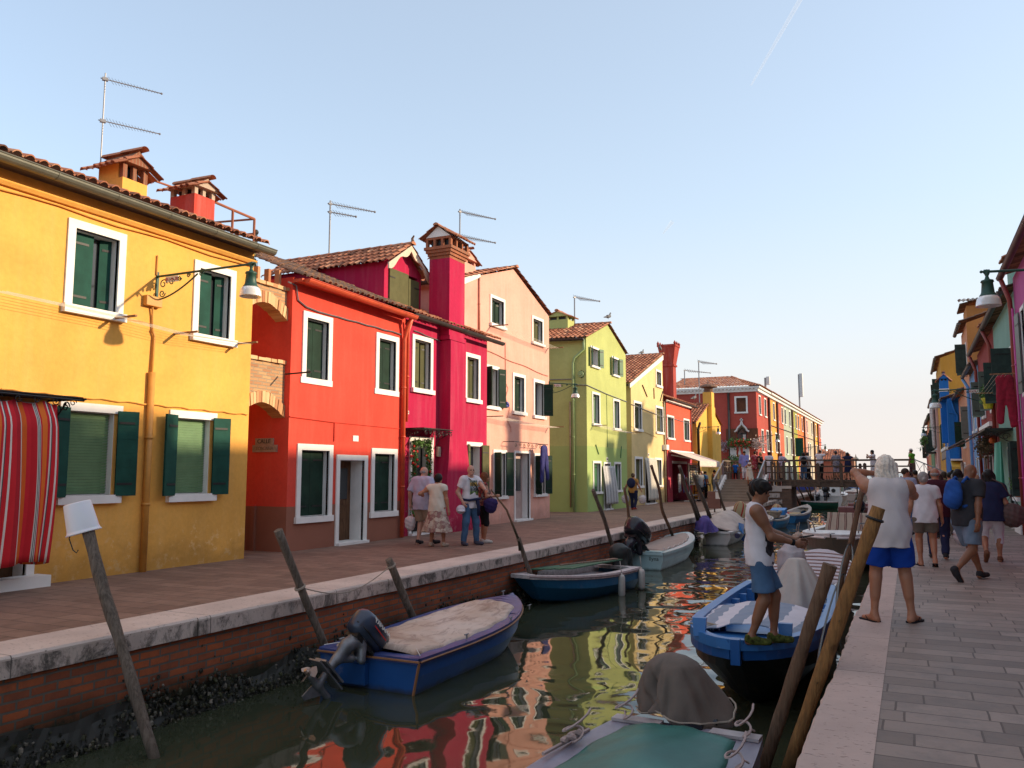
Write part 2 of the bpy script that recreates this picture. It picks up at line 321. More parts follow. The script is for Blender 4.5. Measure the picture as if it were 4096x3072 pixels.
# ---------------- implicit bodies (smooth unions meshed with surface nets) ----------------
class SDF:
    """smooth union of tapered capsules / ellipsoids, cut by planes, meshed with naive surface nets"""
    def __init__(s, res=.01): s.P = []; s.res = res
    def cap(s, a, b, r1, r2=None, k=.02, cut=None, op='u', sq=None):
        s.P.append(('c', np.array(a, float), np.array(b, float), r1, r1 if r2 is None else r2, k, cut, op, sq)); return s
    def ell(s, c, r, k=.02, rot=None, op='u', cut=None):
        s.P.append(('e', np.array(c, float), np.array(r, float), rot, 0, k, cut, op, None)); return s
    def fn(s, f, lo, hi, k=.02, op='u', cut=None):
        s.P.append(('f', np.array(lo, float), np.array(hi, float), f, 0, k, cut, op, None)); return s
    def mesh(s, disp=None, clip=None):
        lo = np.full(3, 1e9); hi = -lo
        bb = []
        for p in s.P:
            if p[0] == 'c': R = max(p[3], p[4]); l = np.minimum(p[1], p[2])-R; h = np.maximum(p[1], p[2])+R
            elif p[0] == 'e': R = p[2].max() if p[3] is not None else p[2]; l = p[1]-R; h = p[1]+R
            else: l, h = p[1], p[2]
            bb.append((l, h))
            if p[7] == 'u': lo = np.minimum(lo, l); hi = np.maximum(hi, h)
        r = s.res; lo = lo-3*r; hi = hi+3*r; n = np.ceil((hi-lo)/r).astype(int)+1
        D = np.full(n, .2, np.float32); ax = [lo[i]+r*np.arange(n[i]) for i in range(3)]
        for p, (l, h) in zip(s.P, bb):
            pad = p[5]*1.2+3*r; i0 = np.maximum(0, np.floor((l-pad-lo)/r).astype(int)); i1 = np.minimum(n, np.ceil((h+pad-lo)/r).astype(int)+1)
            if (i1 <= i0).any(): continue
            X = ax[0][i0[0]:i1[0], None, None]; Y = ax[1][None, i0[1]:i1[1], None]; Z = ax[2][None, None, i0[2]:i1[2]]
            if p[0] == 'c':
                a, b = p[1], p[2]; ab = b-a; L2 = max(1e-12, ab@ab)
                t = np.clip(((X-a[0])*ab[0]+(Y-a[1])*ab[1]+(Z-a[2])*ab[2])/L2, 0, 1)
                dx = X-a[0]-t*ab[0]; dy = Y-a[1]-t*ab[1]; dz = Z-a[2]-t*ab[2]
                if p[8] is not None: q = p[8]; dx = dx/q[0]; dy = dy/q[1]; dz = dz/q[2]
                d = np.sqrt(dx*dx+dy*dy+dz*dz)-(p[3]+t*(p[4]-p[3]))
            elif p[0] == 'e':
                dx, dy, dz = X-p[1][0], Y-p[1][1], Z-p[1][2]
                if p[3] is not None:
                    m = p[3]; dx, dy, dz = (m[0][0]*dx+m[1][0]*dy+m[2][0]*dz, m[0][1]*dx+m[1][1]*dy+m[2][1]*dz, m[0][2]*dx+m[1][2]*dy+m[2][2]*dz)
                q = p[2]; u = np.sqrt((dx/q[0])**2+(dy/q[1])**2+(dz/q[2])**2); g = np.sqrt((dx/q[0]**2)**2+(dy/q[1]**2)**2+(dz/q[2]**2)**2)
                d = u*(u-1)/np.maximum(g, 1e-6)
            else: d = p[3](X, Y, Z)
            if p[6] is not None:
                for (c, nn) in p[6]: d = np.maximum(d, (X-c[0])*nn[0]+(Y-c[1])*nn[1]+(Z-c[2])*nn[2])
            S = D[i0[0]:i1[0], i0[1]:i1[1], i0[2]:i1[2]]; k = p[5]
            if p[7] == 'u':
                hh = np.maximum(k-np.abs(S-d), 0)/k; S[...] = np.minimum(S, d)-hh*hh*k*.25
            else:
                hh = np.maximum(k-np.abs(S+d), 0)/k; S[...] = np.maximum(S, -d)+hh*hh*k*.25
        if disp is not None: D += disp(ax[0][:, None, None], ax[1][None, :, None], ax[2][None, None, :])
        if clip is not None:
            for (c, nn) in clip: D = np.maximum(D, (ax[0][:, None, None]-c[0])*nn[0]+(ax[1][None, :, None]-c[1])*nn[1]+(ax[2][None, None, :]-c[2])*nn[2])
        return nets(D, lo, r)
def nets(D, lo, r):
    s = D < 0; n = D.shape
    c = [s[i:n[0]-1+i, j:n[1]-1+j, k:n[2]-1+k] for i in (0, 1) for j in (0, 1) for k in (0, 1)]
    sm = sum(x.astype(np.int8) for x in c); act = (sm > 0) & (sm < 8); idx = np.full(act.shape, -1, np.int64)
    I = np.argwhere(act); idx[act] = np.arange(len(I)); acc = np.zeros((len(I), 3)); cnt = np.zeros(len(I))
    offs = [(i, j, k) for i in (0, 1) for j in (0, 1) for k in (0, 1)]
    val = {o: D[I[:, 0]+o[0], I[:, 1]+o[1], I[:, 2]+o[2]].astype(float) for o in offs}
    for a in offs:
        for ax in range(3):
            if a[ax] == 0:
                b = list(a); b[ax] = 1; b = tuple(b); va, vb = val[a], val[b]; cr = (va < 0) != (vb < 0)
                t = np.where(cr, va/np.where(va-vb == 0, 1, va-vb), 0); q = np.zeros((len(I), 3))
                for d in range(3): q[:, d] = a[d]+(t if d == ax else 0)
                acc += q*cr[:, None]; cnt += cr
    V = lo+r*(I+acc/np.maximum(cnt, 1)[:, None]); F = []
    for ax in range(3):
        sl0 = [slice(1, n[d]-1) for d in range(3)]; sl1 = list(sl0); sl0[ax] = slice(0, n[ax]-1); sl1[ax] = slice(1, n[ax])
        A = s[tuple(sl0)]; B = s[tuple(sl1)]; E = np.argwhere(A != B)
        if len(E) == 0: continue
        flip = A[E[:, 0], E[:, 1], E[:, 2]]; base = E.copy()
        for d in range(3):
            if d != ax: base[:, d] += 1
        u, v = [(1, 2), (2, 0), (0, 1)][ax]; du = np.zeros(3, int); du[u] = 1; dv = np.zeros(3, int); dv[v] = 1
        g = lambda q: idx[q[:, 0], q[:, 1], q[:, 2]]
        q0, q1, q2, q3 = g(base-du-dv), g(base-dv), g(base), g(base-du)
        Q = np.stack([q0, q1, q2, q3], 1); Q[~flip] = Q[~flip][:, ::-1]; F.append(Q)
    F = np.concatenate(F) if F else np.zeros((0, 4), int)
    return V, F
def part_vf(name, V, F, mat, parent, smooth=True):
    me = bpy.data.meshes.new(name); me.vertices.add(len(V)); me.vertices.foreach_set('co', np.asarray(V, np.float32).ravel())
    me.loops.add(F.size); me.loops.foreach_set('vertex_index', F.astype(np.int32).ravel())
    me.polygons.add(len(F)); me.polygons.foreach_set('loop_start', np.arange(0, F.size, 4, dtype=np.int32)); me.polygons.foreach_set('loop_total', np.full(len(F), 4, np.int32))
    me.update(); me.validate()
    if smooth: me.polygons.foreach_set('use_smooth', [True]*len(me.polygons))
    return link(name, me, mat, parent)
# ================= SETTING =================
rs = random.Random(5)
XL0, XL1 = -7.9, -7.2            # left kerb inner / outer edge
XR0, XR1 = -0.64, -0.26          # right kerb outer / inner edge
ZW = -1.0
def frange(a, b, st): return np.arange(a, b, st)
# water: real ripples near, flat to the horizon
def water():
    rw = random.Random(3); comps = []
    for lam, amp, n in ((2.6, .0046, 5), (1.3, .0036, 7), (.7, .0017, 8), (.38, .0005, 8)):
        for _ in range(n):
            L = lam*rw.uniform(.75, 1.3); th = rw.gauss(math.pi/2, .75); comps.append((2*math.pi/L*math.cos(th), 2*math.pi/L*math.sin(th), rw.uniform(0, 6.28), amp*rw.uniform(.6, 1.2)))
    xs = np.arange(-9.2, .01, .05); ys = np.concatenate([np.arange(3.5, 40, .05), np.arange(40, 70, .12), np.arange(70, 140.2, .5)])
    X, Y = np.meshgrid(xs, ys, indexing='ij')
    m = 0.6+.5*np.sin(X*.9+1.3*np.sin(Y*.35)+.4)*np.sin(Y*.5+X*.3)
    calm = np.clip((X+7.6)/3.0, .25, 1)*np.clip((Y-3)/7, .45, 1); Z = np.zeros_like(X)
    for kx, ky, ph, a in comps: Z += a*np.sin(kx*(X+.25*np.sin(Y*.8+ph))+ky*(Y+.3*np.sin(X*1.1+ph))+ph)
    Z = ZW+Z*m*calm*.95
    nx, ny = X.shape; V = np.stack([X, Y, Z], -1).reshape(-1, 3)
    i, j = np.meshgrid(np.arange(nx-1), np.arange(ny-1), indexing='ij'); a = (i*ny+j).ravel()
    F = np.stack([a, a+ny, a+ny+1, a+1], 1)
    t = NT('canal water', .035, 0, .5); t.b.inputs['IOR'].default_value = 1.38
    t.col(t.ramp(t.noise(.5, 3), [(.3, (.030, .037, .022)), (.7, (.040, .048, .028))])); t.bump(t.noise(9, 3, t.co((1, .8, 1))), .05, .006)
    o = part_vf('canal_water', V, F, t.m, None); o['kind'] = 'structure'
    t2 = NT('lagoon water', .25, 0, .5); t2.col((.10, .13, .14)); t2.bump(t2.noise(.8, 6, t2.co((.3, 1, 1))), .3, .2)
    m2 = MB(); m2.quad((-4000, 140.1, -1.02), (4000, 140.1, -1.02), (4000, 12000, -1.02), (-4000, 12000, -1.02)); struct('lagoon', m2, t2.m)
water()
mb = MB(); mb.quad((-400, -60, -1.9), (400, -60, -1.9), (400, 150, -1.9), (-400, 150, -1.9)); struct('canal_bed', mb, plain('canal mud', (.03, .03, .022), .9))
# pavements
PAVL = bricks('trachyte slabs left', (.21, .13, .10), (.29, .185, .14), (.10, .075, .065), .62, .30, .008, (0, 0, 0), .45, rough=.8, bump=.35, dirt=.3)
def right_pave():
    t = NT('grey slabs right', .62, 0, .4); tc = t.n('ShaderNodeTexCoord'); wn = t.noise(1.2, 2)
    v = t.co(); s_ = t.sep(v)
    row = t.math('FLOOR', t.math('DIVIDE', s_[1], .255)); wh = t.n('ShaderNodeTexWhiteNoise', noise_dimensions='1D'); t.l(row, wh.inputs['W'])
    cmb = t.n('ShaderNodeCombineXYZ'); t.l(t.math('ADD', s_[0], t.math('MULTIPLY', wh.outputs['Value'], .9)), cmb.inputs[0]); t.l(s_[1], cmb.inputs[1])
    nz = t.n('ShaderNodeTexNoise'); nz.inputs['Scale'].default_value = 2.5; t.l(v, nz.inputs['Vector']); sm = t.n('ShaderNodeVectorMath', operation='SCALE'); sm.inputs[3].default_value = .02; t.l(nz.outputs['Color'], sm.inputs[0])
    ad = t.n('ShaderNodeVectorMath', operation='ADD'); t.l(cmb.outputs[0], ad.inputs[0]); t.l(sm.outputs[0], ad.inputs[1])
    b = t.n('ShaderNodeTexBrick'); t.l(ad.outputs[0], b.inputs['Vector']); b.offset = .5; b.inputs['Scale'].default_value = 1; b.inputs['Brick Width'].default_value = .56; b.inputs['Row Height'].default_value = .255
    b.inputs['Mortar Size'].default_value = .008; b.inputs['Mortar Smooth'].default_value = .3
    b.inputs['Color1'].default_value = (.19, .145, .12, 1); b.inputs['Color2'].default_value = (.33, .255, .215, 1); b.inputs['Mortar'].default_value = (.11, .08, .065, 1)
    c = t.mix(t.ramp(t.noise(3.2, 6, rough=.7), [(.45, 0.0), (.7, .5)]), b.outputs['Color'], (.12, .105, .10)); c = t.mix(t.ramp(t.noise(22, 4, t.co((1, 3, 1))), [(.62, 0.0), (.70, .5)]), c, (.07, .06, .055))
    t.col(c); t.bump(t.math('ADD', t.math('MULTIPLY', b.outputs['Fac'], -1.0), t.math('MULTIPLY', t.noise(18, 4), .5)), .45, .012); return t.m
mb = MB(); mb.box(-22, XL0, -4, 160, -.4, 0); struct('left_pavement', mb, PAVL)
mb = MB(); mb.box(XR1, 14, -6, 160, -.4, 0); struct('right_pavement', mb, right_pave())
mb = MB(); mb.box(-60, -22, -4, 160, -.4, -.01); struct('ground', mb, PAVL)
# quay walls
KERB = stone('pitted white kerb stone', (.62, .52, .46), (.46, .38, .34), .7, .85, 2.3)
KERBR = stone('pinkish kerb stone', (.54, .41, .36), (.43, .33, .29), .6, .5, 2.9)
QB = bricks('quay bricks', (.46, .12, .045), (.27, .08, .04), (.15, .13, .11), .26, .085, .011, (math.pi/2, 0, math.pi/2), .5, algae=.36, bump=.8, dirt=.45)
def kerb(name, x0, x1, mat, parent, outer):
    m = MB(); y = -4.0; r_ = random.Random(9)
    while y < 150:
        L = r_.uniform(1.7, 3.0) if y < 60 else 8; o = r_.uniform(-.012, .012)
        a, b = (x0, x1+o) if outer > 0 else (x0+o, x1)
        n = max(2, int(L/.12)); ys = np.linspace(y, y+L-.008, n+1); e = [r_.uniform(-.006, .006) for _ in ys]
        for i in range(n):                                  # chipped outer arris
            q = [(a, ys[i]), (b, ys[i]), (b, ys[i+1]), (a, ys[i+1])]
            def P(xx, yy, zz, k): return (xx+(e[k] if (outer > 0) == (xx == b) else 0), yy, zz)
            c = .018
            if outer > 0: sec = lambda k: [(a, ys[k], 0.004), (b-c+e[k], ys[k], .004), (b+e[k], ys[k], -c), (b+e[k], ys[k], -.19), (b-.05, ys[k], -.205), (a, ys[k], -.205)]
            else: sec = lambda k: [(b, ys[k], 0.004), (a+c+e[k], ys[k], .004), (a+e[k], ys[k], -c), (a+e[k], ys[k], -.19), (a+.05, ys[k], -.205), (b, ys[k], -.205)]
            s0, s1 = sec(i), sec(i+1); F = [(j, (j+1) % 6, 6+(j+1) % 6, 6+j) for j in range(6)]
            if outer < 0: F = [f[::-1] for f in F]
            m.add(s0+s1, F+[(5, 4, 3, 2, 1, 0), (6, 7, 8, 9, 10, 11)])
        y += L
    return part(name, m, mat, parent)
def quay(nm, label, xi, xo, outer, mat):
    t = thing(nm, label, 'quay wall', ((xi+xo)/2, 6, -.4))
    kerb('kerb', min(xi, xo), max(xi, xo), mat, t, outer)
    m = MB(); xf = xo-.05*outer; m.box(xf-.5*outer, xf, -4, 150, -1.8, -.206); part('brick_face', m, QB, t); return t
quay('quay_wall', 'brick quay wall with stained white kerb below the sunlit houses', XL0, XL1, 1, KERB)
quay('quay_wall', 'quay wall with broad pinkish kerb stones under the strolling people', XR1, XR0, -1, KERBR)
def mussels(xw, outer, label, y0, y1, seed):
    m = MB(); r_ = random.Random(seed)
    for y in frange(y0, y1, .03):
        for _ in range(17 if y < 16 else 3):
            h = abs(r_.gauss(0, .15)); z = ZW-.06+h*(1+.3*math.sin(y*2.1)+.25*math.sin(y*5.3)); wd = max(.01, .20-.42*(z-ZW))
            c = (xw+outer*r_.uniform(0, wd), y+r_.uniform(-.03, .03), z); s_ = r_.uniform(.012, .028) if y < 16 else r_.uniform(.03, .06)
            m.cur = r_.random(); m.blob(c, (s_*r_.uniform(.6, 1), s_*r_.uniform(.6, 1), s_*r_.uniform(.7, 1.3)), 5, 3, .7, r_)
    m.cur = .15; r2 = random.Random(seed+5); ny = int((y1-y0)/.06); wob = [[r2.uniform(.0, .05) for _ in range(6)] for _ in range(ny+1)]
    m.grid(lambda u, v: (xw+outer*(.004+.19*(1-v)**1.3+wob[int(u*ny+.5)][int(v*5+.5)]*(1.2-v)), y0+(y1-y0)*u, ZW-.12+v*(.36+.07*math.sin(u*(y1-y0)*1.7)+.05*math.sin(u*(y1-y0)*4.9))), ny, 5)
    t = NT('mussels and weed', .55, 0, .4); a = t.n('ShaderNodeAttribute', attribute_name='rnd'); t.col(t.ramp(a.outputs['Fac'], [(0, (.012, .014, .012)), (.55, (.03, .03, .02)), (.8, (.045, .05, .02)), (.93, (.12, .11, .09)), (1, (.2, .18, .15))]))
    o = part('mussels', m, t.m, None, at=(xw, (y0+y1)/2, ZW)); tag(o, label, 'mussels', kind='stuff')
mussels(XL1-.05, 1, 'dark mussels and weed along the foot of the left quay wall', 4.5, 50, 1)
mussels(XR0+.05, -1, 'dark mussels along the foot of the right quay wall', 4.5, 40, 2)
# ---------------- roofs ----------------
def tile_roof(name, P0, A, B, parent, mat=TILE, tw=.19, row=.34, seed=0, jit=1.0, maxu=None, thick=.02):
    """P0: eave corner, A: full eave vector, B: full up-slope vector (3-D). maxu(u_frac_slope)->(lo,hi) along A for hipped / cut shapes"""
    P0, A, B = (np.array(q, float) for q in (P0, A, B)); LA = np.linalg.norm(A); LB = np.linalg.norm(B); a = A/LA; b = B/LB; n = np.cross(a, b)
    if n[2] < 0: n = -n
    r_ = random.Random(seed); m = MB(); nc = max(1, int(round(LA/tw))); nr = max(1, int(round(LB/row))); w_ = LA/nc; h_ = LB/nr
    prof = [(0, .000), (.10, .022), (.25, .045), (.40, .052), (.55, .045), (.70, .022), (.80, .0), (.90, -.010), (1.0, .0)]
    for j in range(nr):
        lo, hi = (0, 1) if maxu is None else maxu((j+.5)/nr)
        for i in range(nc):
            if not (lo <= (i+.5)/nc <= hi): continue
            m.cur = min(1, max(0, r_.gauss(.55, .23))); d = r_.uniform(-.012, .012)*jit; lift = .026+r_.uniform(0, .012)*jit; sk = r_.uniform(-.012, .012)*jit
            V = []
            for (u, z) in prof: V.append(P0+a*(i+u)*w_+b*(j*h_-.03+d+(0 if u < .75 else .03))+n*(z+lift))
            for (u, z) in prof: V.append(P0+a*((i+u)*w_+sk)+b*((j+1)*h_+.03)+n*(z*.9+.002))
            for (u, z) in prof: V.append(P0+a*(i+u)*w_+b*(j*h_-.03+d+(0 if u < .75 else .03))+n*(z+lift-thick))
            K = len(prof); m.add(V, [(k, k+1, K+k+1, K+k) for k in range(K-1)]+[(2*K+k, 2*K+k+1, k+1, k) for k in range(K-1)])
    return part(name, m, mat, parent, smooth=False)
def ridge(P, Q, parent, mat=TILE, r=.10, seed=1, name='ridge'):
    P, Q = np.array(P, float), np.array(Q, float); L = np.linalg.norm(Q-P); n = max(1, int(L/.36)); m = MB(); r_ = random.Random(seed)
    d = (Q-P)/L; s_ = np.cross(d, (0, 0, 1)); s_ /= np.linalg.norm(s_); u = np.cross(s_, d)
    for i in range(n):
        m.cur = min(1, max(0, r_.gauss(.5, .2))); V = []
        for e, rr in ((0, r*1.12), (1, r*.92)):
            c = P+d*(L/n)*(i+e*1.08)
            for k in range(7): q = math.pi*k/6; V.append(c+s_*rr*math.cos(q)+u*(rr*math.sin(q)*.8-.02))
        m.add(V, [(k, k+1, 8+k, 7+k) for k in range(6)])
        m.add(V[:7], [tuple(range(7))])
    return part(name, m, mat, parent)
def gutter(P, Q, parent, mat, r=.085, out=(1, 0, 0), name='gutter'):
    P, Q, o = (np.array(q, float) for q in (P, Q, out)); m = MB(); z = np.array([0, 0, 1.0])
    L = np.linalg.norm(Q-P); ns = [math.pi+math.pi*k/8 for k in range(9)]
    for rr in (r, r-.008):
        V = [E_+o*rr*math.cos(q)+z*rr*math.sin(q) for E_ in (P, Q) for q in ns]; m.add(V, [(k, k+1, 10+k, 9+k) for k in range(8)])
    for E_ in (P, Q): m.add([E_+o*r*math.cos(q)+z*r*math.sin(q) for q in ns], [tuple(range(9))])
    nn = max(1, int(L/1.0)); d = (Q-P)/L
    for i in range(nn):
        c = P+d*(i+.5)*L/nn; V = [c+e+o*(r+.007)*math.cos(q)+z*(r+.007)*math.sin(q) for e in (d*-.012, d*.012) for q in ns]; m.add(V, [(k, k+1, 10+k, 9+k) for k in range(8)])
    m.tube([P+o*r+z*0, Q+o*r], .012, 6)
    return part(name, m, mat, parent)
# ---------------- facades ----------------
def clip_poly(poly, planes):
    for (a, b, c) in planes:                              # keep a*y+b*z <= c
        out = []
        for i in range(len(poly)):
            p, q = poly[i], poly[(i+1) % len(poly)]; dp = a*p[0]+b*p[1]-c; dq = a*q[0]+b*q[1]-c
            if dp <= 0: out.append(p)
            if (dp < 0 < dq) or (dq < 0 < dp): t = dp/(dp-dq); out.append((p[0]+t*(q[0]-p[0]), p[1]+t*(q[1]-p[1])))
        poly = out
        if len(poly) < 3: return []
    return poly
def facade(m, T, u0, u1, z0, z1, holes, planes=(), depth=.22):
    """wall sheet in (u,z) with holes, T(u,z,d)->xyz; d>0 goes into the wall"""
    us = sorted({u0, u1, *[h[0] for h in holes], *[h[1] for h in holes]}); zs = sorted({z0, z1, *[h[2] for h in holes], *[h[3] for h in holes]})
    us = [u for u in us if u0 <= u <= u1]; zs = [z for z in zs if z0 <= z <= z1]
    for i in range(len(us)-1):
        for j in range(len(zs)-1):
            uc, zc = (us[i]+us[i+1])/2, (zs[j]+zs[j+1])/2
            if any(h[0] < uc < h[1] and h[2] < zc < h[3] for h in holes): continue
            p = clip_poly([(us[i], zs[j]), (us[i+1], zs[j]), (us[i+1], zs[j+1]), (us[i], zs[j+1])], planes)
            if len(p) >= 3: m.add([T(u, z, 0) for u, z in p], [tuple(range(len(p)))])
    for hh in holes:
        a, b, c, d = hh[:4]; dp_ = hh[4] if len(hh) > 4 else depth
        for (p, q) in (((a, c), (a, d)), ((a, d), (b, d)), ((b, d), (b, c)), ((b, c), (a, c))):
            m.quad(T(*p, 0), T(*q, 0), T(*q, dp_), T(*p, dp_))
        m.quad(T(a, c, dp_), T(b, c, dp_), T(b, d, dp_), T(a, d, dp_))
class Side:
    """frame of one wall: T(u,z,d) world point, d positive into the house"""
    def __init__(s, fn, out): s.T = fn; s.out = np.array(out, float)
    def bx(s, m, u0, u1, z0, z1, d0, d1):                 # box between depths (negative = proud of the wall)
        P = [s.T(u, z, d) for d in (d0, d1) for (u, z) in ((u0, z0), (u1, z0), (u1, z1), (u0, z1))]
        m.add(P, [(3, 2, 1, 0), (4, 5, 6, 7), (0, 1, 5, 4), (1, 2, 6, 5), (2, 3, 7, 6), (3, 0, 4, 7)])
    def slab(s, m, ua, da, ub, db, z0, z1, th):           # vertical panel from plan point a to plan point b
        du, dd = ub-ua, db-da; L = math.hypot(du, dd); nu, nd = -dd/L*th/2, du/L*th/2
        P = [s.T(u, z, d) for z in (z0, z1) for (u, d) in ((ua+nu, da+nd), (ub+nu, db+nd), (ub-nu, db-nd), (ua-nu, da-nd))]
        m.add(P, [(3, 2, 1, 0), (4, 5, 6, 7), (0, 1, 5, 4), (1, 2, 6, 5), (2, 3, 7, 6), (3, 0, 4, 7)])
def left_side(X): return Side(lambda u, z, d: (X-d, u, z), (1, 0, 0))
def right_side(X): return Side(lambda u, z, d: (X+d, u, z), (-1, 0, 0))
def front_side(Y): return Side(lambda u, z, d: (u, Y+d, z), (0, -1, 0))
def shutter_leaf(S, ua, da, ub, db, z0, z1, mat, parent, name='shutter', boards=0, hinge=True):
    m = MB(); n = max(1, boards)
    for k in range(n): S.slab(m, ua, da, ub, db, z0+(z1-z0)*k/n+.006*(k > 0), z0+(z1-z0)*(k+1)/n, .035)
    if boards: S.slab(m, ua, da, ub, db, z0, z1, .024)
    o = part(name, m, mat, parent)
    if hinge:
        for zz in (z0+.14*(z1-z0), z1-.14*(z1-z0)): h = MB(); S.slab(h, ua+(ub-ua)*.05, da+(db-da)*.05, ua+(ub-ua)*.8, da+(db-da)*.8, zz-.018, zz+.018, .05); part('hinge', h, IRON, o)
    return o
def window(S, W, u0, u1, z0, z1, parent, style='ajar', fr=.11, sh=GREEN, frame='full', proud=.03, rev=.26, sill=.06, boards=0, blind=None, frm=WHITE, curtain=None, leaf=None, swap=False):
    """(u0..u1,z0..z1) = outer frame. returns the opening rectangle for the wall"""
    a, b, c, d = u0+fr, u1-fr, z0+(fr if frame != 'none' else 0), z1-fr
    f = MB()
    if frame == 'full':
        S.bx(f, u0, u1, d, z1, -proud, .05); S.bx(f, u0-.03, u1+.03, z0, c, -proud-sill, .10); S.bx(f, u0, a, c, d, -proud, .05); S.bx(f, b, u1, c, d, -proud, .05)
        for (p, q) in ((a, a+.012), (b-.012, b)): S.bx(f, p, q, c, d, .05, rev)
        S.bx(f, a, b, d-.012, d, .05, rev); S.bx(f, a, b, c, c+.01, .10, rev)
    else:
        S.bx(f, u0, u1, d, z1, -proud, .05); S.bx(f, u0, u1, z0, c, -proud-sill, .10)
        for (p, q) in ((a, a+.012), (b-.012, b)): S.bx(f, p, q, c, d, .012, rev)
        S.bx(f, a, b, d-.012, d, .05, rev); S.bx(f, a, b, c, c+.01, .10, rev)
    o = part('window', f, frm, parent)
    g = MB(); S.bx(g, a+.013, b-.013, c+.011, d-.013, rev-.025, rev-.006); part('pane', g, GLASS, o)
    w_ = b-a; mid = (a+b)/2; dd = .15
    if style == 'closed':
        shutter_leaf(S, a+.015, dd, mid-.004, dd, c+.015, d-.015, sh, o, boards=boards); shutter_leaf(S, b-.015, dd, mid+.004, dd, c+.015, d-.015, sh, o, boards=boards)
    elif style == 'ajar':                                  # one leaf shut, the other swung inward a little
        lf = .54
        if swap: shutter_leaf(S, b-.015, dd, b-w_*lf, dd, c+.015, d-.015, sh, o, boards=boards); shutter_leaf(S, a+.015, dd, a+w_*.10, dd-.30, c+.015, d-.015, sh, o)
        else: shutter_leaf(S, a+.015, dd, a+w_*lf, dd-.01, c+.015, d-.015, sh, o, boards=boards); shutter_leaf(S, b-.02, dd, b-w_*.24, dd+.06, c+.015, d-.015, sh, o)
    elif style == 'half':                                  # left leaf shut, right leaf folded open outside
        shutter_leaf(S, a+.015, dd, a+w_*.5, dd, c+.015, d-.015, sh, o, boards=boards); shutter_leaf(S, b-.01, -.04, b+w_*.16, -.34, c+.015, d-.015, sh, o)
    elif style == 'open':                                  # both leaves open outside
        k = leaf if leaf is not None else w_*.5
        shutter_leaf(S, a-.01, -.07, a-k*.96, -.16, c-.02, d+.04, sh, o, boards=boards); shutter_leaf(S, b+.01, -.07, b+k*.96, -.16, c-.02, d+.04, sh, o, boards=boards)
    elif style == 'openr':
        k = leaf if leaf is not None else w_*.5
        shutter_leaf(S, a-.01, -.04, a-k*.25, -k*.8, c-.02, d+.02, sh, o, boards=boards); shutter_leaf(S, b+.01, -.06, b+k*.9, -.16, c-.02, d+.04, sh, o, boards=boards)
    elif style == 'sliver':                                # leaves almost shut, standing a hand out of the frame
        shutter_leaf(S, a+.01, 0, a+w_*.44, -.03, c+.015, d-.015, sh, o); shutter_leaf(S, b-.01, 0, b-w_*.30, -.16, c+.015, d-.015, sh, o)
    if blind is not None:
        m = MB(); n = int((d-c)/.045)
        for k in range(n):
            zz = c+.02+k*(d-c-.04)/n; P = [S.T(a+.02, zz, .125), S.T(b-.02, zz, .125), S.T(b-.02, zz+.040, .10), S.T(a+.02, zz+.040, .10)]; m.add(P, [(0, 1, 2, 3)]); 
            P2 = [S.T(a+.02, zz+.040, .10), S.T(b-.02, zz+.040, .10), S.T(b-.02, zz+.042, .125), S.T(a+.02, zz+.042, .125)]; m.add(P2, [(0, 1, 2, 3)])
        part('blind', m, blind, o)
    return (a, b, c, d, rev)
def wr(tl, br, X):                                         # photo readings -> (u0,u1,z0,z1) on the facade x = X
    y0, z1 = fx(*tl, X); y1, z0 = fx(*br, X); return y0, y1, z0, z1
def pipe(parent, pts, r, mat, name='downpipe', n=8, clamps=True):
    m = MB(); m.tube(pts, r, n)
    if clamps and len(pts) > 1:
        for i in range(len(pts)-1):
            p, q = np.array(pts[i], float), np.array(pts[i+1], float); L = np.linalg.norm(q-p)
            for k in range(1, int(L/1.6)+1): c = p+(q-p)*k/(int(L/1.6)+1); e = (q-p)/L*.02; m.tube([c-e, c+e], r+.012, n)
    return part(name, m, mat, parent, smooth=True)
def cable(parent, pts, r=.010, mat=None, name='cable'):
    m = MB(); m.tube(pts, r, 5); return part(name, m, mat or IRON, parent)
def scroll(m, c, ax, az, r, turns=1.25, w_=.012, sgn=1, n=18):
    c, ax, az = (np.array(q, float) for q in (c, ax, az)); P = []
    for k in range(n+1): t = k/n; q = sgn*turns*2*math.pi*t; P.append(c+r*(1-.75*t)*(math.cos(q)*ax+math.sin(q)*az))
    m.tube(P, w_, 5)
SIGNW = plain('enamel sign white', (.7, .68, .62), .5)
RED_TXT = plain('red lettering paint', (.45, .03, .03), .5)
BLACKT = plain('dark lettering paint', (.04, .035, .03), .7)
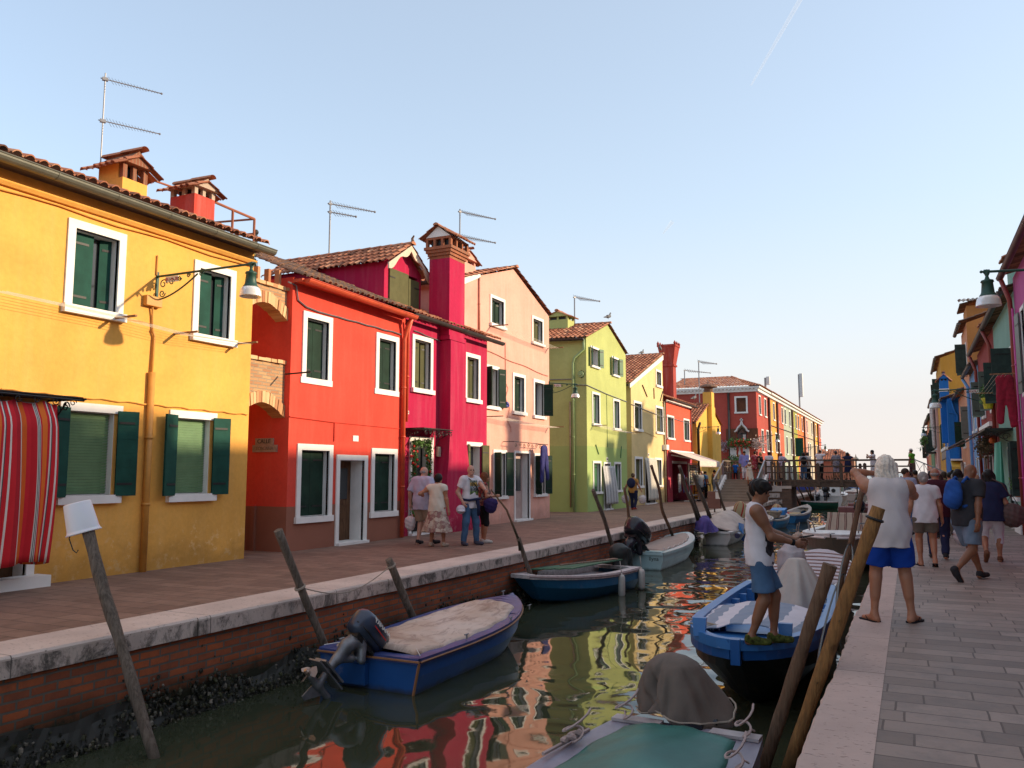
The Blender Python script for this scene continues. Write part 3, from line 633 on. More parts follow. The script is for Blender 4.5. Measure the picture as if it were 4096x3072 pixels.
def lamp(root, tip, label, name='street_lamp', group='bracket street lamps on the houses', sc=1.0, plate=None, arm_drop=0.0):
    """wall lamp: root on the wall, tip at the end of the arm"""
    R, Tp = np.array(root, float), np.array(tip, float); t = thing(name, label, 'street lamp', tuple(R), group=group)
    d = Tp-R; L = np.linalg.norm(d); d = d/L; z = np.array([0, 0, 1.0]); m = MB()
    m.tube([R, Tp+d*.05], .020*sc, 8); m.tube([Tp-d*.04, Tp+d*.04], .035*sc, 8); m.blob(Tp+d*.07, .024*sc); m.beam(R-z*.45*sc, R+z*.08*sc, .05, .02, up=d)
    lower = []
    for k in range(13):
        u = k/12; lower.append(R+d*(.05+.85*sc*u)+z*(-.40*sc+.36*sc*u**1.6))
    m.tube(lower, .014*sc, 6)
    for (a, b, r_, s_) in ((.14, -.14, .085, 1), (.12, -.30, .07, -1), (.33, -.12, .065, 1), (.50, -.075, .045, -1), (.98, -.05, .05, 1), (.70, -.05, .04, 1)): scroll(m, R+d*a*sc+z*b*sc, d, z, r_*sc, sgn=s_, w_=.010*sc)
    part('bracket', m, LAMPG, t)
    c = Tp-z*.02; h = MB()
    h.lathe(c, [(.0, .06*sc), (.03*sc, .04*sc), (.035*sc, -.02*sc), (.022*sc, -.05*sc), (.03*sc, -.08*sc), (.04*sc, -.10*sc), (.085*sc, -.115*sc), (.095*sc, -.14*sc), (.078*sc, -.155*sc), (.092*sc, -.30*sc), (.105*sc, -.33*sc), (.12*sc, -.345*sc), (.125*sc, -.37*sc)], 16)
    part('lamp_head', h, LAMPG, t, smooth=True)
    g = MB(); pr = [(.122*sc, -.36*sc), (.150*sc, -.39*sc), (.165*sc, -.44*sc), (.172*sc, -.50*sc), (.176*sc, -.515*sc), (.165*sc, -.515*sc), (.158*sc, -.45*sc), (.14*sc, -.40*sc), (.0, -.375*sc)]
    g.lathe(c, pr, 20); gm = NT('lamp glass', .25, 0, .6) if 'lampglass' not in _M else None
    if gm: gm.col((.82, .80, .76)); gm.b.inputs['Transmission Weight'].default_value = .35; _M['lampglass'] = gm.m
    part('lamp_shade', g, _M['lampglass'], t, smooth=True)
    bb = MB(); bb.blob(c-z*.44*sc, (.045*sc, .045*sc, .06*sc), 10, 8); part('bulb', bb, SIGNW, t, smooth=True)
    if plate:
        side = np.cross(d, z); pc = R+d*.33*sc-z*.075*sc; pl = MB(); pl.obox(pc, d*.14*sc, z*.05*sc, side*.006)
        po = part('number_plate', pl, SIGNW, t); 
        ns = side if side@(CO-pc) > 0 else -side
        lettering(plate, .075*sc, basis(pc+ns*.008, np.cross(z, ns), z), RED_TXT, po)
    return t
def antenna(base, h, arms, label, name='tv_antenna', r=.014):
    """arms: list of (height below the top, length, direction angle, n elements)"""
    b = np.array(base, float); t = thing(name, label, 'antenna', tuple(b), group='television antennas on the roofs')
    m = MB(); m.tube([b, b+(0, 0, h)], r, 6); part('mast', m, STEEL, t)
    for (dz, L, ang, n) in arms:
        c = b+np.array([0, 0, h-dz]); d = np.array([math.cos(ang), math.sin(ang), 0]); s_ = np.array([-d[1], d[0], 0]); m = MB()
        m.tube([c-d*.08, c+d*L], r*.8, 5)
        for k in range(n):
            q = c+d*(L*(.10+.86*k/n)); e = .34*(1-.7*k/n); a = np.array([0, 0, 1.0])*.55+s_*.83; m.tube([q-a*e, q+a*e], r*.36, 4)
        m.blob(c+d*L, r*1.6, 6, 4); m.obox(c, d*.05, s_*.03, (0, 0, .03)); part('antenna_boom', m, STEEL, t)
    return t
# ================= LEFT HOUSES =================
def gable_planes(yl, zl, ya, za, yr, zr):
    """wall top: slope (yl,zl)->(ya,za)->(yr,zr)"""
    m1 = (za-zl)/(ya-yl) if ya != yl else 0; P = []
    if ya > yl: P.append((-m1, 1, zl-m1*yl))
    if yr > ya: m2 = (zr-za)/(yr-ya); P.append((-m2, 1, za-m2*ya))
    return P
def chimney(parent, x0, x1, y0, y1, z0, z1, mat, cap='x', caph=.22, rise=.28, over=.16, name='chimney', brick=None, holes=True):
    """stack with posts, opening and a small tiled hood; cap = axis of its ridge"""
    m = MB(); m.box(x0, x1, y0, y1, z0, z1); st = part(name, m, mat, parent)
    e = .09; B_ = [(xx, xx+e, yy, yy+e) for xx in (x0, x1-e) for yy in (y0, y1-e)]+([((x0+x1)/2-.04, (x0+x1)/2+.04, y0+.02, y0+.1)] if holes else [])+[(x1-.1, x1-.02, (y0+y1)/2-.04, (y0+y1)/2+.04)]
    for q in B_: p = MB(); p.box(*q, z1+.002, z1+caph); part('hood_post', p, brick or mat, st)
    if not holes: p = MB(); p.box(x0+.002, x1-.12, y0-.002, y0+.06, z1+.001, z1+caph-.001); part('hood_side', p, mat, st)
    c = MB(); c.box(x0+.12, x1-.12, y0+.12, y1-.12, z1+.003, z1+caph-.02); part('flue', c, DARK, st)
    zc = z1+caph
    if cap == 'x':
        ym = (y0+y1)/2; g = MB(); g.prism([(x0-over*.4, y0-.05, zc+.002), (x0-over*.4, y1+.05, zc+.002), (x0-over*.4, ym, zc+rise-.02)], (x1-x0+over*.8, 0, 0)); part('hood_gable', g, brick or mat, st)
        w_ = (x1-x0)+over*1.5; hy = (y1-y0)/2+over
        tile_roof('hood_tiles', (x0-over*.75, y0-over, zc-rise*over/hy), (w_, 0, 0), (0, hy, rise), st, TILE, .17, hy/2, seed=3); tile_roof('hood_tiles', (x0-over*.75, y1+over, zc-rise*over/hy), (w_, 0, 0), (0, -hy, rise), st, TILE, .17, hy/2, seed=4)
        ridge((x0-over*.9, ym, zc+rise-.0), (x1+over*.9, ym, zc+rise-.0), st, r=.09)
    else:
        xm = (x0+x1)/2; g = MB(); g.prism([(x0-.05, y0-over*.4, zc+.002), (x1+.05, y0-over*.4, zc+.002), (xm, y0-over*.4, zc+rise-.02)], (0, y1-y0+over*.8, 0)); part('hood_gable', g, brick or mat, st)
        w_ = (y1-y0)+over*1.5; hx = (x1-x0)/2+over
        tile_roof('hood_tiles', (x0-over, y0-over*.75, zc-rise*over/hx), (0, w_, 0), (hx, 0, rise), st, TILE, .17, hx/2, seed=5); tile_roof('hood_tiles', (x1+over, y0-over*.75, zc-rise*over/hx), (0, w_, 0), (-hx, 0, rise), st, TILE, .17, hx/2, seed=6)
        ridge((xm, y0-over*.9, zc+rise), (xm, y1+over*.9, zc+rise), st, r=.09)
    return st
def number_plate(parent, S, u, z, txt, s_=.12):
    m = MB(); S.bx(m, u-s_*.6, u+s_*.6, z-s_*.45, z+s_*.45, -.012, -.002); p = part('number_plate', m, SIGNW, parent)
    o = S.T(u, z, -.016); ux = np.array(S.T(u+1, z, 0))-np.array(S.T(u, z, 0)); 
    if np.dot(np.cross(ux, (0, 0, 1)), S.out) < 0: ux = -ux
    lettering(txt, s_*.55, basis(o, ux, (0, 0, 1)), BLACKT, p); return p
def leftdoor(S, W, u0, u1, z1, parent, mat=None, fr=.12, rev=.3, glass=True):
    f = MB(); S.bx(f, u0, u1, z1-fr, z1, -.03, .05); S.bx(f, u0, u0+fr, 0, z1-fr, -.03, .05); S.bx(f, u1-fr, u1, 0, z1-fr, -.03, .05); a, b = u0+fr, u1-fr
    for (p, q) in ((a, a+.012), (b-.012, b)): S.bx(f, p, q, 0, z1-fr, .05, rev)
    S.bx(f, a, b, z1-fr-.012, z1-fr, .05, rev); S.bx(f, a-.1, b+.1, .0, .06, -.12, rev)
    o = part('door_frame', f, WHITE, parent); d = MB(); S.bx(d, a+.013, b-.013, .062, z1-fr-.013, rev-.05, rev-.01)
    for (p, q) in ((.08, .42), (.5, .92)): pass
    D = part('door', d, mat or wood('brown door wood', (.16, .085, .045), (.07, .035, .02)), parent)
    g = MB(); S.bx(g, a+.14, b-.14, 1.0, z1-fr-.18, rev-.056, rev-.051); part('pane', g, GLASS, D)
    g = MB(); 
    for zz in (.15, .55): S.bx(g, a+.13, b-.13, zz, zz+.32, rev-.062, rev-.051)
    part('door_panel', g, mat or wood('brown door wood', (.16, .085, .045), (.07, .035, .02)), D)
    g = MB(); h = S.T(a+.09, 1.02, rev-.10); g.blob(h, .028, 8, 6); part('handle', g, IRON, D)
    return (a, b, 0, z1-fr, rev)
def house_shell(t, X, y0, y1, zt, mat, holes, planes=(), back=-19, side=True, zmax=None, sideY0=None, name='wall', zside=None):
    S = left_side(X); m = MB(); facade(m, S.T, y0, y1, 0, zmax or zt, holes, planes)
    zs = zside if zside is not None else zt
    if side: m.quad((X, y0, 0), (back, y0, 0), (back, y0, zs), (X, y0, zs)); m.quad((X, y1, 0), (X, y1, zs), (back, y1, zs), (back, y1, 0))
    return part(name, m, mat, t)
# ---- yellow house
Y_ = plaster('yellow plaster', (.80, .41, .09), (.80, .60, .35), .10)
X = -11.42; S = left_side(X)
t = thing('yellow_house', 'large yellow house with green shutters at the left edge', 'house', (X, 7, 0)); YH = t
holes = []
u0, u1, z0, z1 = wr(('A', 411, 1010), ('A', 733, 1652), X); z0 = fx('A', 373, 1577, X)[1]
holes.append(window(S, None, u0, u1, z0, z1, t, 'ajar', .13))
u0, u1, z0, z1 = wr(('A', 1172, 1262), ('B', 1405, 137), X)
holes.append(window(S, None, u0, u1, z0, z1, t, 'ajar', .13))
BL = plain('pale green roller blind', (.22, .36, .20), .6, var=.08)
for tl, br in ((('B', 362, 458), ('B', 708, 1072)), (('B', 1022, 510), ('B', 1285, 1058))):
    u0, u1, z0, z1 = wr(tl, br, X); holes.append(window(S, None, u0, u1, z0, z1, t, 'open', .13, frame='lintel', boards=6, blind=BL, leaf=.34))
u1d = fx('B', 258, 500, X)[0]; holes.append(leftdoor(S, None, u1d-1.25, u1d, 2.62, t))
yr = 12.12
house_shell(t, X, 1.0, yr, 5.96, Y_, holes)
m = MB(); S.bx(m, fx('B', 0, 1520, X)[0]-1, fx('B', 225, 1520, X)[0], 0, .16, -.30, 0); part('door_step', m, WHITE, t)
tile_roof('roof', (X+.36, 1.0, 6.02), (0, yr+.02-1, 0), (-3.9, 0, 1.45), t, TILE, .2, .36, seed=11)
gutter((X+.36, 1.0, 5.99), (X+.36, yr+.14, 5.93), t, plain('weathered grey green gutter', (.14, .14, .11), .5, .3), .10)
m = MB(); m.box(X, X+.30, 1, yr+.02, 5.90, 5.955); part('soffit', m, plain('dark eave board', (.09, .07, .07), .8), t)
m = MB(); zc = 5.66; m.prism([(X-.001, 1, zc), (X+.05, 1, zc), (X+.09, 1, zc+.05), (X+.09, 1, zc+.07), (X-.001, 1, zc+.07)], (0, yr-1, 0)); part('cornice', m, Y_, t)
cable(t, [(X+.03, 1, 5.61)]+[(X+.035, y, 5.60-.02*math.sin(y*3)) for y in np.arange(2, yr, .5)], .014, Y_)
py = fx('B', 893, 470, X)[0]; PO = plain('orange downpipe paint', (.58, .26, .05), .5)
pipe(t, [(X+.06, py, 0), (X+.06, py, fx('B', 893, 285, X)[1])], .055, PO); pipe(t, [(X+.04, py, 3.0), (X+.04, py+.03, 3.9), (X+.04, py-.02, 4.0)], .022, PO, clamps=False)
m = MB(); u0, u1, z0, z1 = wr(('A', 862, 1478), ('A', 955, 1560), X); S.bx(m, u0, u1, z0, z1, -.10, 0); jb = part('junction_box', m, PO, t, bevel=.01)
cable(t, [(X+.05, (u0+u1)/2, z0), (X+.03, (u0+u1)/2+.02, z0-.15), (X+.03, py, 3.95)], .018, PO)
cable(t, [(X+.02, fx('A', 945, 1240, X)[0], fx('A', 945, 1240, X)[1]), (X+.02, fx('A', 945, 1240, X)[0], 4.95)], .012, PO)
ya, za = fx('B', 0, 385, X); yb, zb = fx('B', 1490, 540, X)
cable(t, [(X+.03, ya+(yb-ya)*k/30, za+(zb-za)*k/30+.012*math.sin(k*2)) for k in range(31)], .012, Y_)
chimney(t, -13.35, -12.7, 10.08, 10.62, 6.1, 6.98, Y_, 'x', .28, .30, .22, holes=False, brick=bricks('chimney bricks', (.32, .12, .07), (.24, .10, .06), (.3, .2, .13), .22, .07, .008))
# canopy over the yellow house door and its curtain
c = thing('door_canopy', 'black wrought iron canopy bracket over the door of the yellow house', 'canopy', (X, 7.3, 2.6)); m = MB()
zc = 2.66; m.tube([(X, 5.9, zc), (-10.72, 5.9, zc), (-10.72, 8.06, zc-.02)], .016, 6); m.tube([(X, 8.0, zc), (-10.68, 8.06, zc)], .016, 6); m.box(X, -10.72, 5.7, 8.05, zc+.015, zc+.03)
for k in range(8): scroll(m, (-10.72, 6.0+k*.27, zc-.06), (0, 1, 0), (0, 0, 1), .055, sgn=1 if k % 2 else -1, w_=.007)
for a_, b_, r__ in ((.18, -.16, .12), (.40, -.10, .08), (.10, -.36, .08)): scroll(m, (X+a_, 8.0, zc+b_), (1, 0, 0), (0, 0, 1), r__, w_=.010)
m.tube([(X+.02, 8.0, zc-.5), (X+.1, 8.0, zc-.35), (X+.4, 8.0, zc-.05)], .012, 6); part('bracket', m, IRON, c)
RC = [(0, (.62, .025, .035)), (.10, (.75, .68, .62)), (.13, (.62, .025, .035)), (.20, (.08, .07, .08)), (.22, (.75, .68, .62)), (.25, (.62, .025, .035)), (.30, (.80, .18, .03)), (.42, (.62, .02, .03)), (.46, (.62, .55, .5)), (.475, (.1, .1, .1)), (.49, (.62, .55, .5)), (.505, (.1, .1, .1)), (.52, (.62, .55, .5)), (.54, (.55, .02, .03)), (.66, (.62, .025, .035)), (.74, (.68, .12, .02)), (.86, (.62, .55, .5)), (.89, (.45, .02, .03))]
def cloth(name, fn, nu, nv, mat, parent=None, su=None, at=None, thick=.004):
    m = MB(); m.grid(fn, nu, nv); o = part(name, m, mat, parent, True, at=at); set_su(o, [su(i/nu, j/nv) for i in range(nu+1) for j in range(nv+1)]) if su else None
    md = o.modifiers.new('s', 'SOLIDIFY'); md.thickness = thick; return o
def cf(u, v):   # u: along (two legs: side return then front), v: 0 top .. 1 bottom
    L = u*3.3
    if L < .66: x, y = X+.08+L, 7.62+.0*L; fold = (0, 1)
    else: x, y = X+.74, 7.62-(L-.66); fold = (1, 0)
    a = .035*math.sin(L*21+1.5*v)*(0.3+v)+.02*math.sin(L*9+3*v+1); z = 2.60-.05*abs(math.sin(L*8))*(1-v)-v*(2.22+.04*math.sin(L*5)); b = .10*math.sin(v*3)*math.exp(-((L-.9)/.4)**2)
    top = max(0, .12-v)/.12*.12
    return (x+fold[0]*a+b*.3-top*fold[0], y+fold[1]*a+b*.4, z)
c = cloth('door_curtain', cf, 130, 20, stripes('red striped cotton', RC, .62), None, lambda u, v: u*3.3, at=(X+.7, 6.5, .4)); tag(c, 'red white and orange striped curtain hanging before the yellow house door', 'curtain')
# clothes line in front of the yellow house upper windows
c = thing('clothes_line', 'white clothes lines strung under the upper windows of the yellow house', 'clothes line', (X, 8, 4), group='clothes lines on house fronts'); m = MB()
pts = [fx('A', 0, 1440+0, X+.3), fx('A', 755, 1610, X+.3), fx('B', 1130, 45, X+.3), fx('B', 1490, 108, X+.3)]
for k in range(5):
    dx = .08+.09*k; m.tube([(X+dx, p[0], p[1]+.015*math.sin(i*9)-.012*k) for i, p in enumerate(pts)], .0028, 4)
part('line', m, plain('line cord', (.7, .62, .5), .6), c); m = MB()
for i in (1, 2, 3): p = pts[i]; m.beam((X, p[0], p[1]-.0), (X+.55, p[0], p[1]+.0), .04, .03)
part('line_arm', m, wood('line arm wood', (.35, .2, .1), (.2, .1, .06)), c)
# lamp on the yellow house
zl = 4.93; lamp((X+.01, fx('A', 948, 1385, X)[0], zl), (-9.38, 9.90, 4.94), 'green bracket street lamp on the yellow house, bell head before its right end', plate='BU 16 20')
# ---- antenna + roof terrace
def on(k, x, y, X_): q = fx(k, x, y, X_); return (X_, q[0], q[1])
b = on('A', 600, 800, -13.5); tp = on('A', 627, 135, -13.5); antenna((b[0], b[1], b[2]-.4), tp[2]-b[2]+.4, [(.12, 1.02, rad(62), 16), (.95, 1.02, rad(62), 16)], 'tall television antenna with two booms behind the yellow house chimney')
t2 = thing('roof_terrace_railing', 'rusty red pipe railing of a roof terrace behind the red chimney', 'railing', (-14, 12.5, 6.3)); m = MB()
pA, pB, pC = on('A', 1290, 915, -13.6), on('A', 1405, 965, -13.6), on('A', 1535, 1020, -13.6)
for p in (pB, pC): m.tube([p, (p[0], p[1], 6.2)], .03, 6)
m.tube([pA, pB, pC], .03, 6); m.tube([pC, (-16, pC[1]-.2, pC[2]+.1)], .025, 6); m.tube([(pC[0], pC[1], pC[2]-.35), (-16, pC[1]-.2, pC[2]-.25)], .022, 6); m.tube([pA, (-13.6, 11.4, pA[2]-.05)], .022, 6); m.tube([(-16, 13, pC[2]), (-16, 11.8, pC[2])], .025, 6)
part('rail', m, plain('rusty red paint', (.30, .10, .05), .8), t2)
m = MB(); m.blob(on('A', 1545, 1100, -13.6), (.06, .06, .07)); m.blob(on('A', 1540, 1140, -13.6), (.06, .07, .14)); part('spotlight', m, IRON, t2)
# ---- red house
R_ = plaster('red plaster', (.72, .072, .045), (.62, .25, .18), .12, base=(.32, .13, .085), zb=.93)
X = -11.55; S = left_side(X); y0, y1 = 13.42, 17.76
t = thing('red_house', 'bright red house with red gutter and dark green shutters beside the alley', 'house', (X, 15.5, 0)); holes = []
for tl, br in ((('C', 470, 515), ('C', 637, 977)), (('C', 910, 645), ('C', 1041, 1037))): holes.append(window(S, None, *wr(tl, br, X), t, 'closed', .13, sh=DGREEN, boards=0, sill=0))
for tl, br in ((('E', 398, 102), ('E', 585, 530)), (('E', 808, 127), ('E', 945, 502))): holes.append(window(S, None, *wr(tl, br, X), t, 'closed', .13, sh=DGREEN, sill=.03))
u0, u1, _, z1 = wr(('E', 615, 163), ('E', 777, 680), X); holes.append(leftdoor(S, None, u0, u1, z1, t, rev=.42))
house_shell(t, X, y0, y1, 5.72, R_, holes)
tile_roof('roof', (X+.30, y0-.1, 5.70), (0, y1-y0+.1, 0), (-4.2, 0, 1.75), t, TILEO, .2, .34, seed=12, jit=2)
RG = plain('orange red gutter paint', (.62, .09, .035), .45, .1)
gutter((X+.33, y0+.05, 5.66), (X+.33, y1-.05, 5.58), t, RG, .095); m = MB(); m.box(X, X+.25, y0, y1-.02, 5.6, 5.67); part('soffit', m, RG, t)
pyr = y1-.16; pipe(t, [(X+.30, pyr, 5.52), (X+.16, pyr, 5.3), (X+.08, pyr, 5.0), (X+.08, pyr, .02)], .055, RG); pipe(t, [(X+.2, pyr+.14, 5.5), (X+.1, pyr+.14, 5.2), (X+.08, pyr+.14, 2.9)], .04, RG)
ya, za = fx('C', 375, 345, X); cable(t, [(X+.03, ya, za), (X+.03, ya+.25, za-.02), (X+.03, ya+.33, za-.32), (X+.03, ya+.6, za-.42)]+[(X+.03, ya+.6+k*(pyr-ya-.7)/10, za-.45+.01*math.sin(k*3)) for k in range(1, 11)], .018, STEEL)
c1 = fx('C', 300, 1160, X); c2 = fx('C', 655, 1190, X); c3 = fx('C', 655, 1305, X); cable(t, [(X+.02, y0, c2[1]+.04), (X+.02, c2[0], c2[1]), (X+.02, c3[0], c3[1])], .014, R_); c4 = fx('C', 1065, 1230, X); cable(t, [(X+.015, c2[0], c2[1]), (X+.015, c4[0], c4[1])], .008, R_)
m = MB(); u0, u1, z0, z1 = wr(('C', 770, 1270), ('C', 801, 1306), X); S.bx(m, u0, u1, z0, z1, -.02, 0); part('wall_plaque', m, WHITE, t)
number_plate(t, S, fx('C', 1100, 1130, X)[0], fx('C', 1100, 1130, X)[1], '261', .1)
# street name plaque on the alley side
SF = front_side(y0); m = MB(); SF.bx(m, -12.42, -11.93, 2.19, 2.33, -.025, 0); SF.bx(m, -12.49, -11.83, 2.04, 2.188, -.025, 0)
p = part('street_name_plaque', m, plain('worn cream paint', (.34, .25, .20), .9, var=.2, sc=12), t); lettering('CALLE', .125, basis((-12.18, y0-.028, 2.262), (1, 0, 0), (0, 0, 1)), BLACKT, p); lettering('TOSCANA', .10, basis((-12.16, y0-.028, 2.115), (1, 0, 0), (0, 0, 1)), plain('faded lettering', (.20, .15, .11), .9), p)
m = MB(); m.box(X-.9, X-.8, y0-.06, y0, 0, .95); part('corner_post', m, R_, t)
m = MB(); a_ = on('C', 365, 900, X); m.tube([(X-.0, a_[1], a_[2]), (X+.62, a_[1]+.05, a_[2]+.02)], .018, 6); part('iron_rod', m, IRON, t)
# dark end of the alley
m = MB(); m.box(-20, -19.6, 12.1, 13.45, 0, 6); ww = part('alley_end_wall', m, R_, None, at=(-19.8, 12.8, 0)); tag(ww, 'shaded red wall closing the narrow alley under the arches', 'wall')
# ---- brick arches
BY = (.50, .32, .16); AB = bricks('arch bricks', (.62, .38, .19), (.46, .22, .11), (.42, .33, .22), .25, .07, .010, (math.pi/2, 0, math.pi/2), .5, bump=1.0, dirt=.12)
def arch(label, zsp, zap, ztop, merl):
    X_ = -11.70; ya, yb = 12.12, 13.42; t = thing('brick_arch', label, 'arch', (X_, 12.77, zsp), group='brick arches across the alley'); N = 13; r_ = random.Random(int(zsp*10)); m = MB()
    arc = [(ya+(yb-ya)*k/N, zsp+(zap-zsp)*math.sin(math.pi*k/N)) for k in range(N+1)]
    for k in range(N):
        (u0, q0), (u1, q1) = arc[k], arc[k+1]; e = .22; P = [(X_, u0, q0+e), (X_, u1, q1+e), (X_, u1, ztop), (X_, u0, ztop)]; m.prism(P, (-.3, 0, 0))
    part('wall', m, AB, t); v = MB()
    for k in range(17):
        f0, f1 = k/17+.004, (k+1)/17-.004; pts = []
        for f in (f0, f1): y = ya+(yb-ya)*f; z = zsp+(zap-zsp)*math.sin(math.pi*f); nx = (f-.5)*.5; pts.append(((y, z), (y+nx*.22, z+.23+r_.uniform(-.015, .015))))
        v.cur = r_.random(); o_ = r_.uniform(.0, .03); v.prism([(X_+.02+o_, *pts[0][0]), (X_+.02+o_, *pts[1][0]), (X_+.02+o_, *pts[1][1]), (X_+.02+o_, *pts[0][1])], (-.33, 0, 0))
    BM = NT('loose arch bricks', .9, 0, .2); a = BM.n('ShaderNodeAttribute', attribute_name='rnd'); BM.col(BM.ramp(a.outputs['Fac'], [(0, (.42, .18, .09)), (.5, (.60, .36, .18)), (1, (.70, .48, .26))])); BM.bump(BM.noise(25, 4), .6, .01)
    part('arch_ring', v, BM.m, t); c = MB(); y = ya+.01
    while y < yb-.05:
        L = r_.uniform(.16, .26); c.cur = r_.random(); o_ = r_.uniform(0, .05); c.box(X_-.32, X_+.03+o_, y, min(y+L-.012, yb), ztop+.001, ztop+.06+r_.uniform(0, .02)); y += L
    if merl:
        for k, f in enumerate((.10, .38, .62, .86)): c.cur = r_.random(); y = ya+(yb-ya)*f; c.box(X_-.16, X_-.04, y-.035, y+.035, ztop+.085, ztop+.40+.04*math.sin(k*5))
    part('coping', c, BM.m, t); return t
arch('upper brick arch spanning the alley, with upright bricks on top', 4.78, 5.06, 5.42, True); arch('lower brick arch spanning the alley between yellow and red house', 2.74, 3.02, 3.86, False)
m = MB(); rp = random.Random(8)
for (dx, dy, h) in ((0, 0, .75), (.05, .10, .5), (-.05, .14, .42), (.02, .2, .35)):
    b = np.array([-12.6+dx, 13.2+dy, 5.85]); m.tube([b, b+(.03, .02, h*.5), b+(.0, .05, h)], .008, 4)
    for k in range(14): z = h*(.3+.7*k/14); m.blob(b+(rp.uniform(-.03, .03), rp.uniform(-.03, .03), z), (.022, .022, .03), 5, 3)
o = part('roof_weed', m, plain('dry weed', (.20, .20, .09), .9), None, at=(-12.6, 13.2, 5.85)); tag(o, 'tall dry weeds growing from the old roof tiles above the arches', 'plant')
# ---- crimson house
CM = plaster('crimson plaster', (.45, .012, .065), (.55, .22, .26), .22); X = -11.70; S = left_side(X); y0, y1 = 17.78, 22.62
t = thing('crimson_house', 'deep crimson house with tall chimney stack and flowered door', 'house', (X, 20, 0)); holes = []
for tl, br in ((('C', 1128, 655), ('C', 1249, 1027)), (('C', 1446, 765), ('C', 1536, 1082))): holes.append(window(S, None, *wr(tl, br, X), t, 'ajar', .12, sh=OLIVEP))
u0, u1, _, z1 = wr(('E', 1018, 60), ('E', 1150, 90), X); u0 = max(u0, y0+.02); holes.append(leftdoor(S, None, u0, u1, z1, t, mat=DARK, rev=.3))
u0, u1, z0, z1 = wr(('E', 1333, 92), ('E', 1420, 400), X); holes.append(window(S, None, u0, u1, .75, z1, t, 'open', .12, sh=OLIVEP, frame='lintel', leaf=.3))
house_shell(t, X, y0, y1, 5.80, CM, holes)
tile_roof('roof', (X+.30, y0, 5.74), (0, y1-y0+.35, 0), (-4.2, 0, 1.75), t, TILE, .19, .34, seed=14, jit=1.5)
DG = plain('dark brown gutter', (.05, .04, .035), .45, .2); gutter((X+.34, y0+.05, 5.70), (X+.34, y1+.42, 5.66), t, DG, .085); pipe(t, [(X+.33, y0+.1, 5.64), (X+.22, y0+.05, 5.5), (X+.14, y0-.0, 5.42)], .05, DG, clamps=False)
ya, za = fx('C', 1135, 660, X); cable(t, [(X+.03, ya+k*.30, za+.10-.02*k+.01*math.sin(k*2)) for k in range(0, 6)], .014, STEEL)
BRT = bricks('stack bricks', (.46, .16, .08), (.38, .13, .07), (.30, .16, .10), .22, .075, .008)
# stack with flared foot
xf, ya, yb = -11.33, 19.72, 20.60; m = MB(); zt_ = 7.98
def ring(xx, a, b, z): return [(X-.02, a, z), (xx, a, z), (xx, b, z), (X-.02, b, z)]
secs = [(xf+.0, 19.47, 21.05, 0), (xf, 19.50, 21.0, 1.0), (xf, 19.66, 20.78, 2.0), (xf, ya, yb, 2.75), (xf, ya, yb, 5.28)]
R4 = [ring(*s_) for s_ in secs]
for a, b in zip(R4, R4[1:]): m.add(a+b, [(0, 1, 5, 4), (1, 2, 6, 5), (2, 3, 7, 6)])
m.box(xf-.02, xf-.62, ya-.03, yb+.03, 5.30, 5.42); m.box(xf-.06, xf-.72, ya, yb, 5.43, zt_-.35)
st = part('chimney', m, CM, t); m = MB()
for k in range(4): e = .04*k; m.box(xf-.06+e, xf-.72-e, ya-e, yb+e, zt_-.349+k*.085, zt_-.267+k*.085)
part('brick_collar', m, BRT, st)
cx0, cx1, cy0, cy1, cz = xf-.80, xf+.02, ya-.08, yb+.08, zt_-.0
m = MB()
for xx in np.linspace(cx0, cx1-.07, 4): m.box(xx, xx+.07, cy0, cy0+.10, cz, cz+.2); m.box(xx, xx+.07, cy1-.1, cy1, cz, cz+.2)
for yy in np.linspace(cy0, cy1-.07, 4)[1:-1]: m.box(cx1-.1, cx1, yy, yy+.07, cz, cz+.2); m.box(cx0, cx0+.1, yy, yy+.07, cz, cz+.2)
m.box(cx0, cx1, cy0, cy1, cz+.201, cz+.26); part('hood_openwork', m, BRT, st); m = MB(); m.box(cx0+.12, cx1-.12, cy0+.12, cy1-.12, cz+.003, cz+.2); part('flue', m, DARK, st)
xm = (cx0+cx1)/2; m = MB(); m.prism([(cx0+.02, cy0-.02, cz+.262), (cx1-.02, cy0-.02, cz+.262), (xm, cy0-.02, cz+.56)], (0, cy1-cy0+.04, 0)); part('hood_gable', m, WHITE, st)
hx = (cx1-cx0)/2+.14; sl = .36
for sg, sd_ in ((1, 7), (-1, 8)): tile_roof('hood_tiles', (xm-sg*hx, cy0-.12, cz+.22), (0, cy1-cy0+.24, 0), (sg*hx, 0, sl), st, TILE, .16, hx/2, seed=sd_)
ridge((xm, cy0-.16, cz+.59), (xm, cy1+.16, cz+.59), st, r=.08)
# dormer
xd = -12.45; dy0, dy1 = fx('C', 958, 440, xd)[0], fx('C', 1180, 500, xd)[0]; zt_ = 7.26; zr_ = 7.86; dm = MB(); ym = (dy0+dy1)/2; SD = left_side(xd)
wl = (fx('C', 990, 235, xd)[0]-.02, fx('C', 1160, 330, xd)[0]+.02, 6.02, 7.12)
facade(dm, SD.T, dy0, dy1, 5.7, 7.9, [wl], gable_planes(dy0, zt_, ym, zr_, dy1, zt_)); dm.quad((xd, dy0, 5.7), (-16.6, dy0, 5.7), (-16.6, dy0, zt_), (xd, dy0, zt_)); dm.quad((xd, dy1, 5.7), (xd, dy1, zt_), (-16.6, dy1, zt_), (-16.6, dy1, 5.7)); dor = part('dormer', dm, CM, t)
mid = wl[0]+(wl[1]-wl[0])*.63; m = MB(); SD.bx(m, wl[0], mid-.01, wl[2]+.0, wl[3], -.05, -.005); SD.bx(m, mid+.01, wl[1]+.0, wl[2], wl[3]-.1, -.05, -.005)
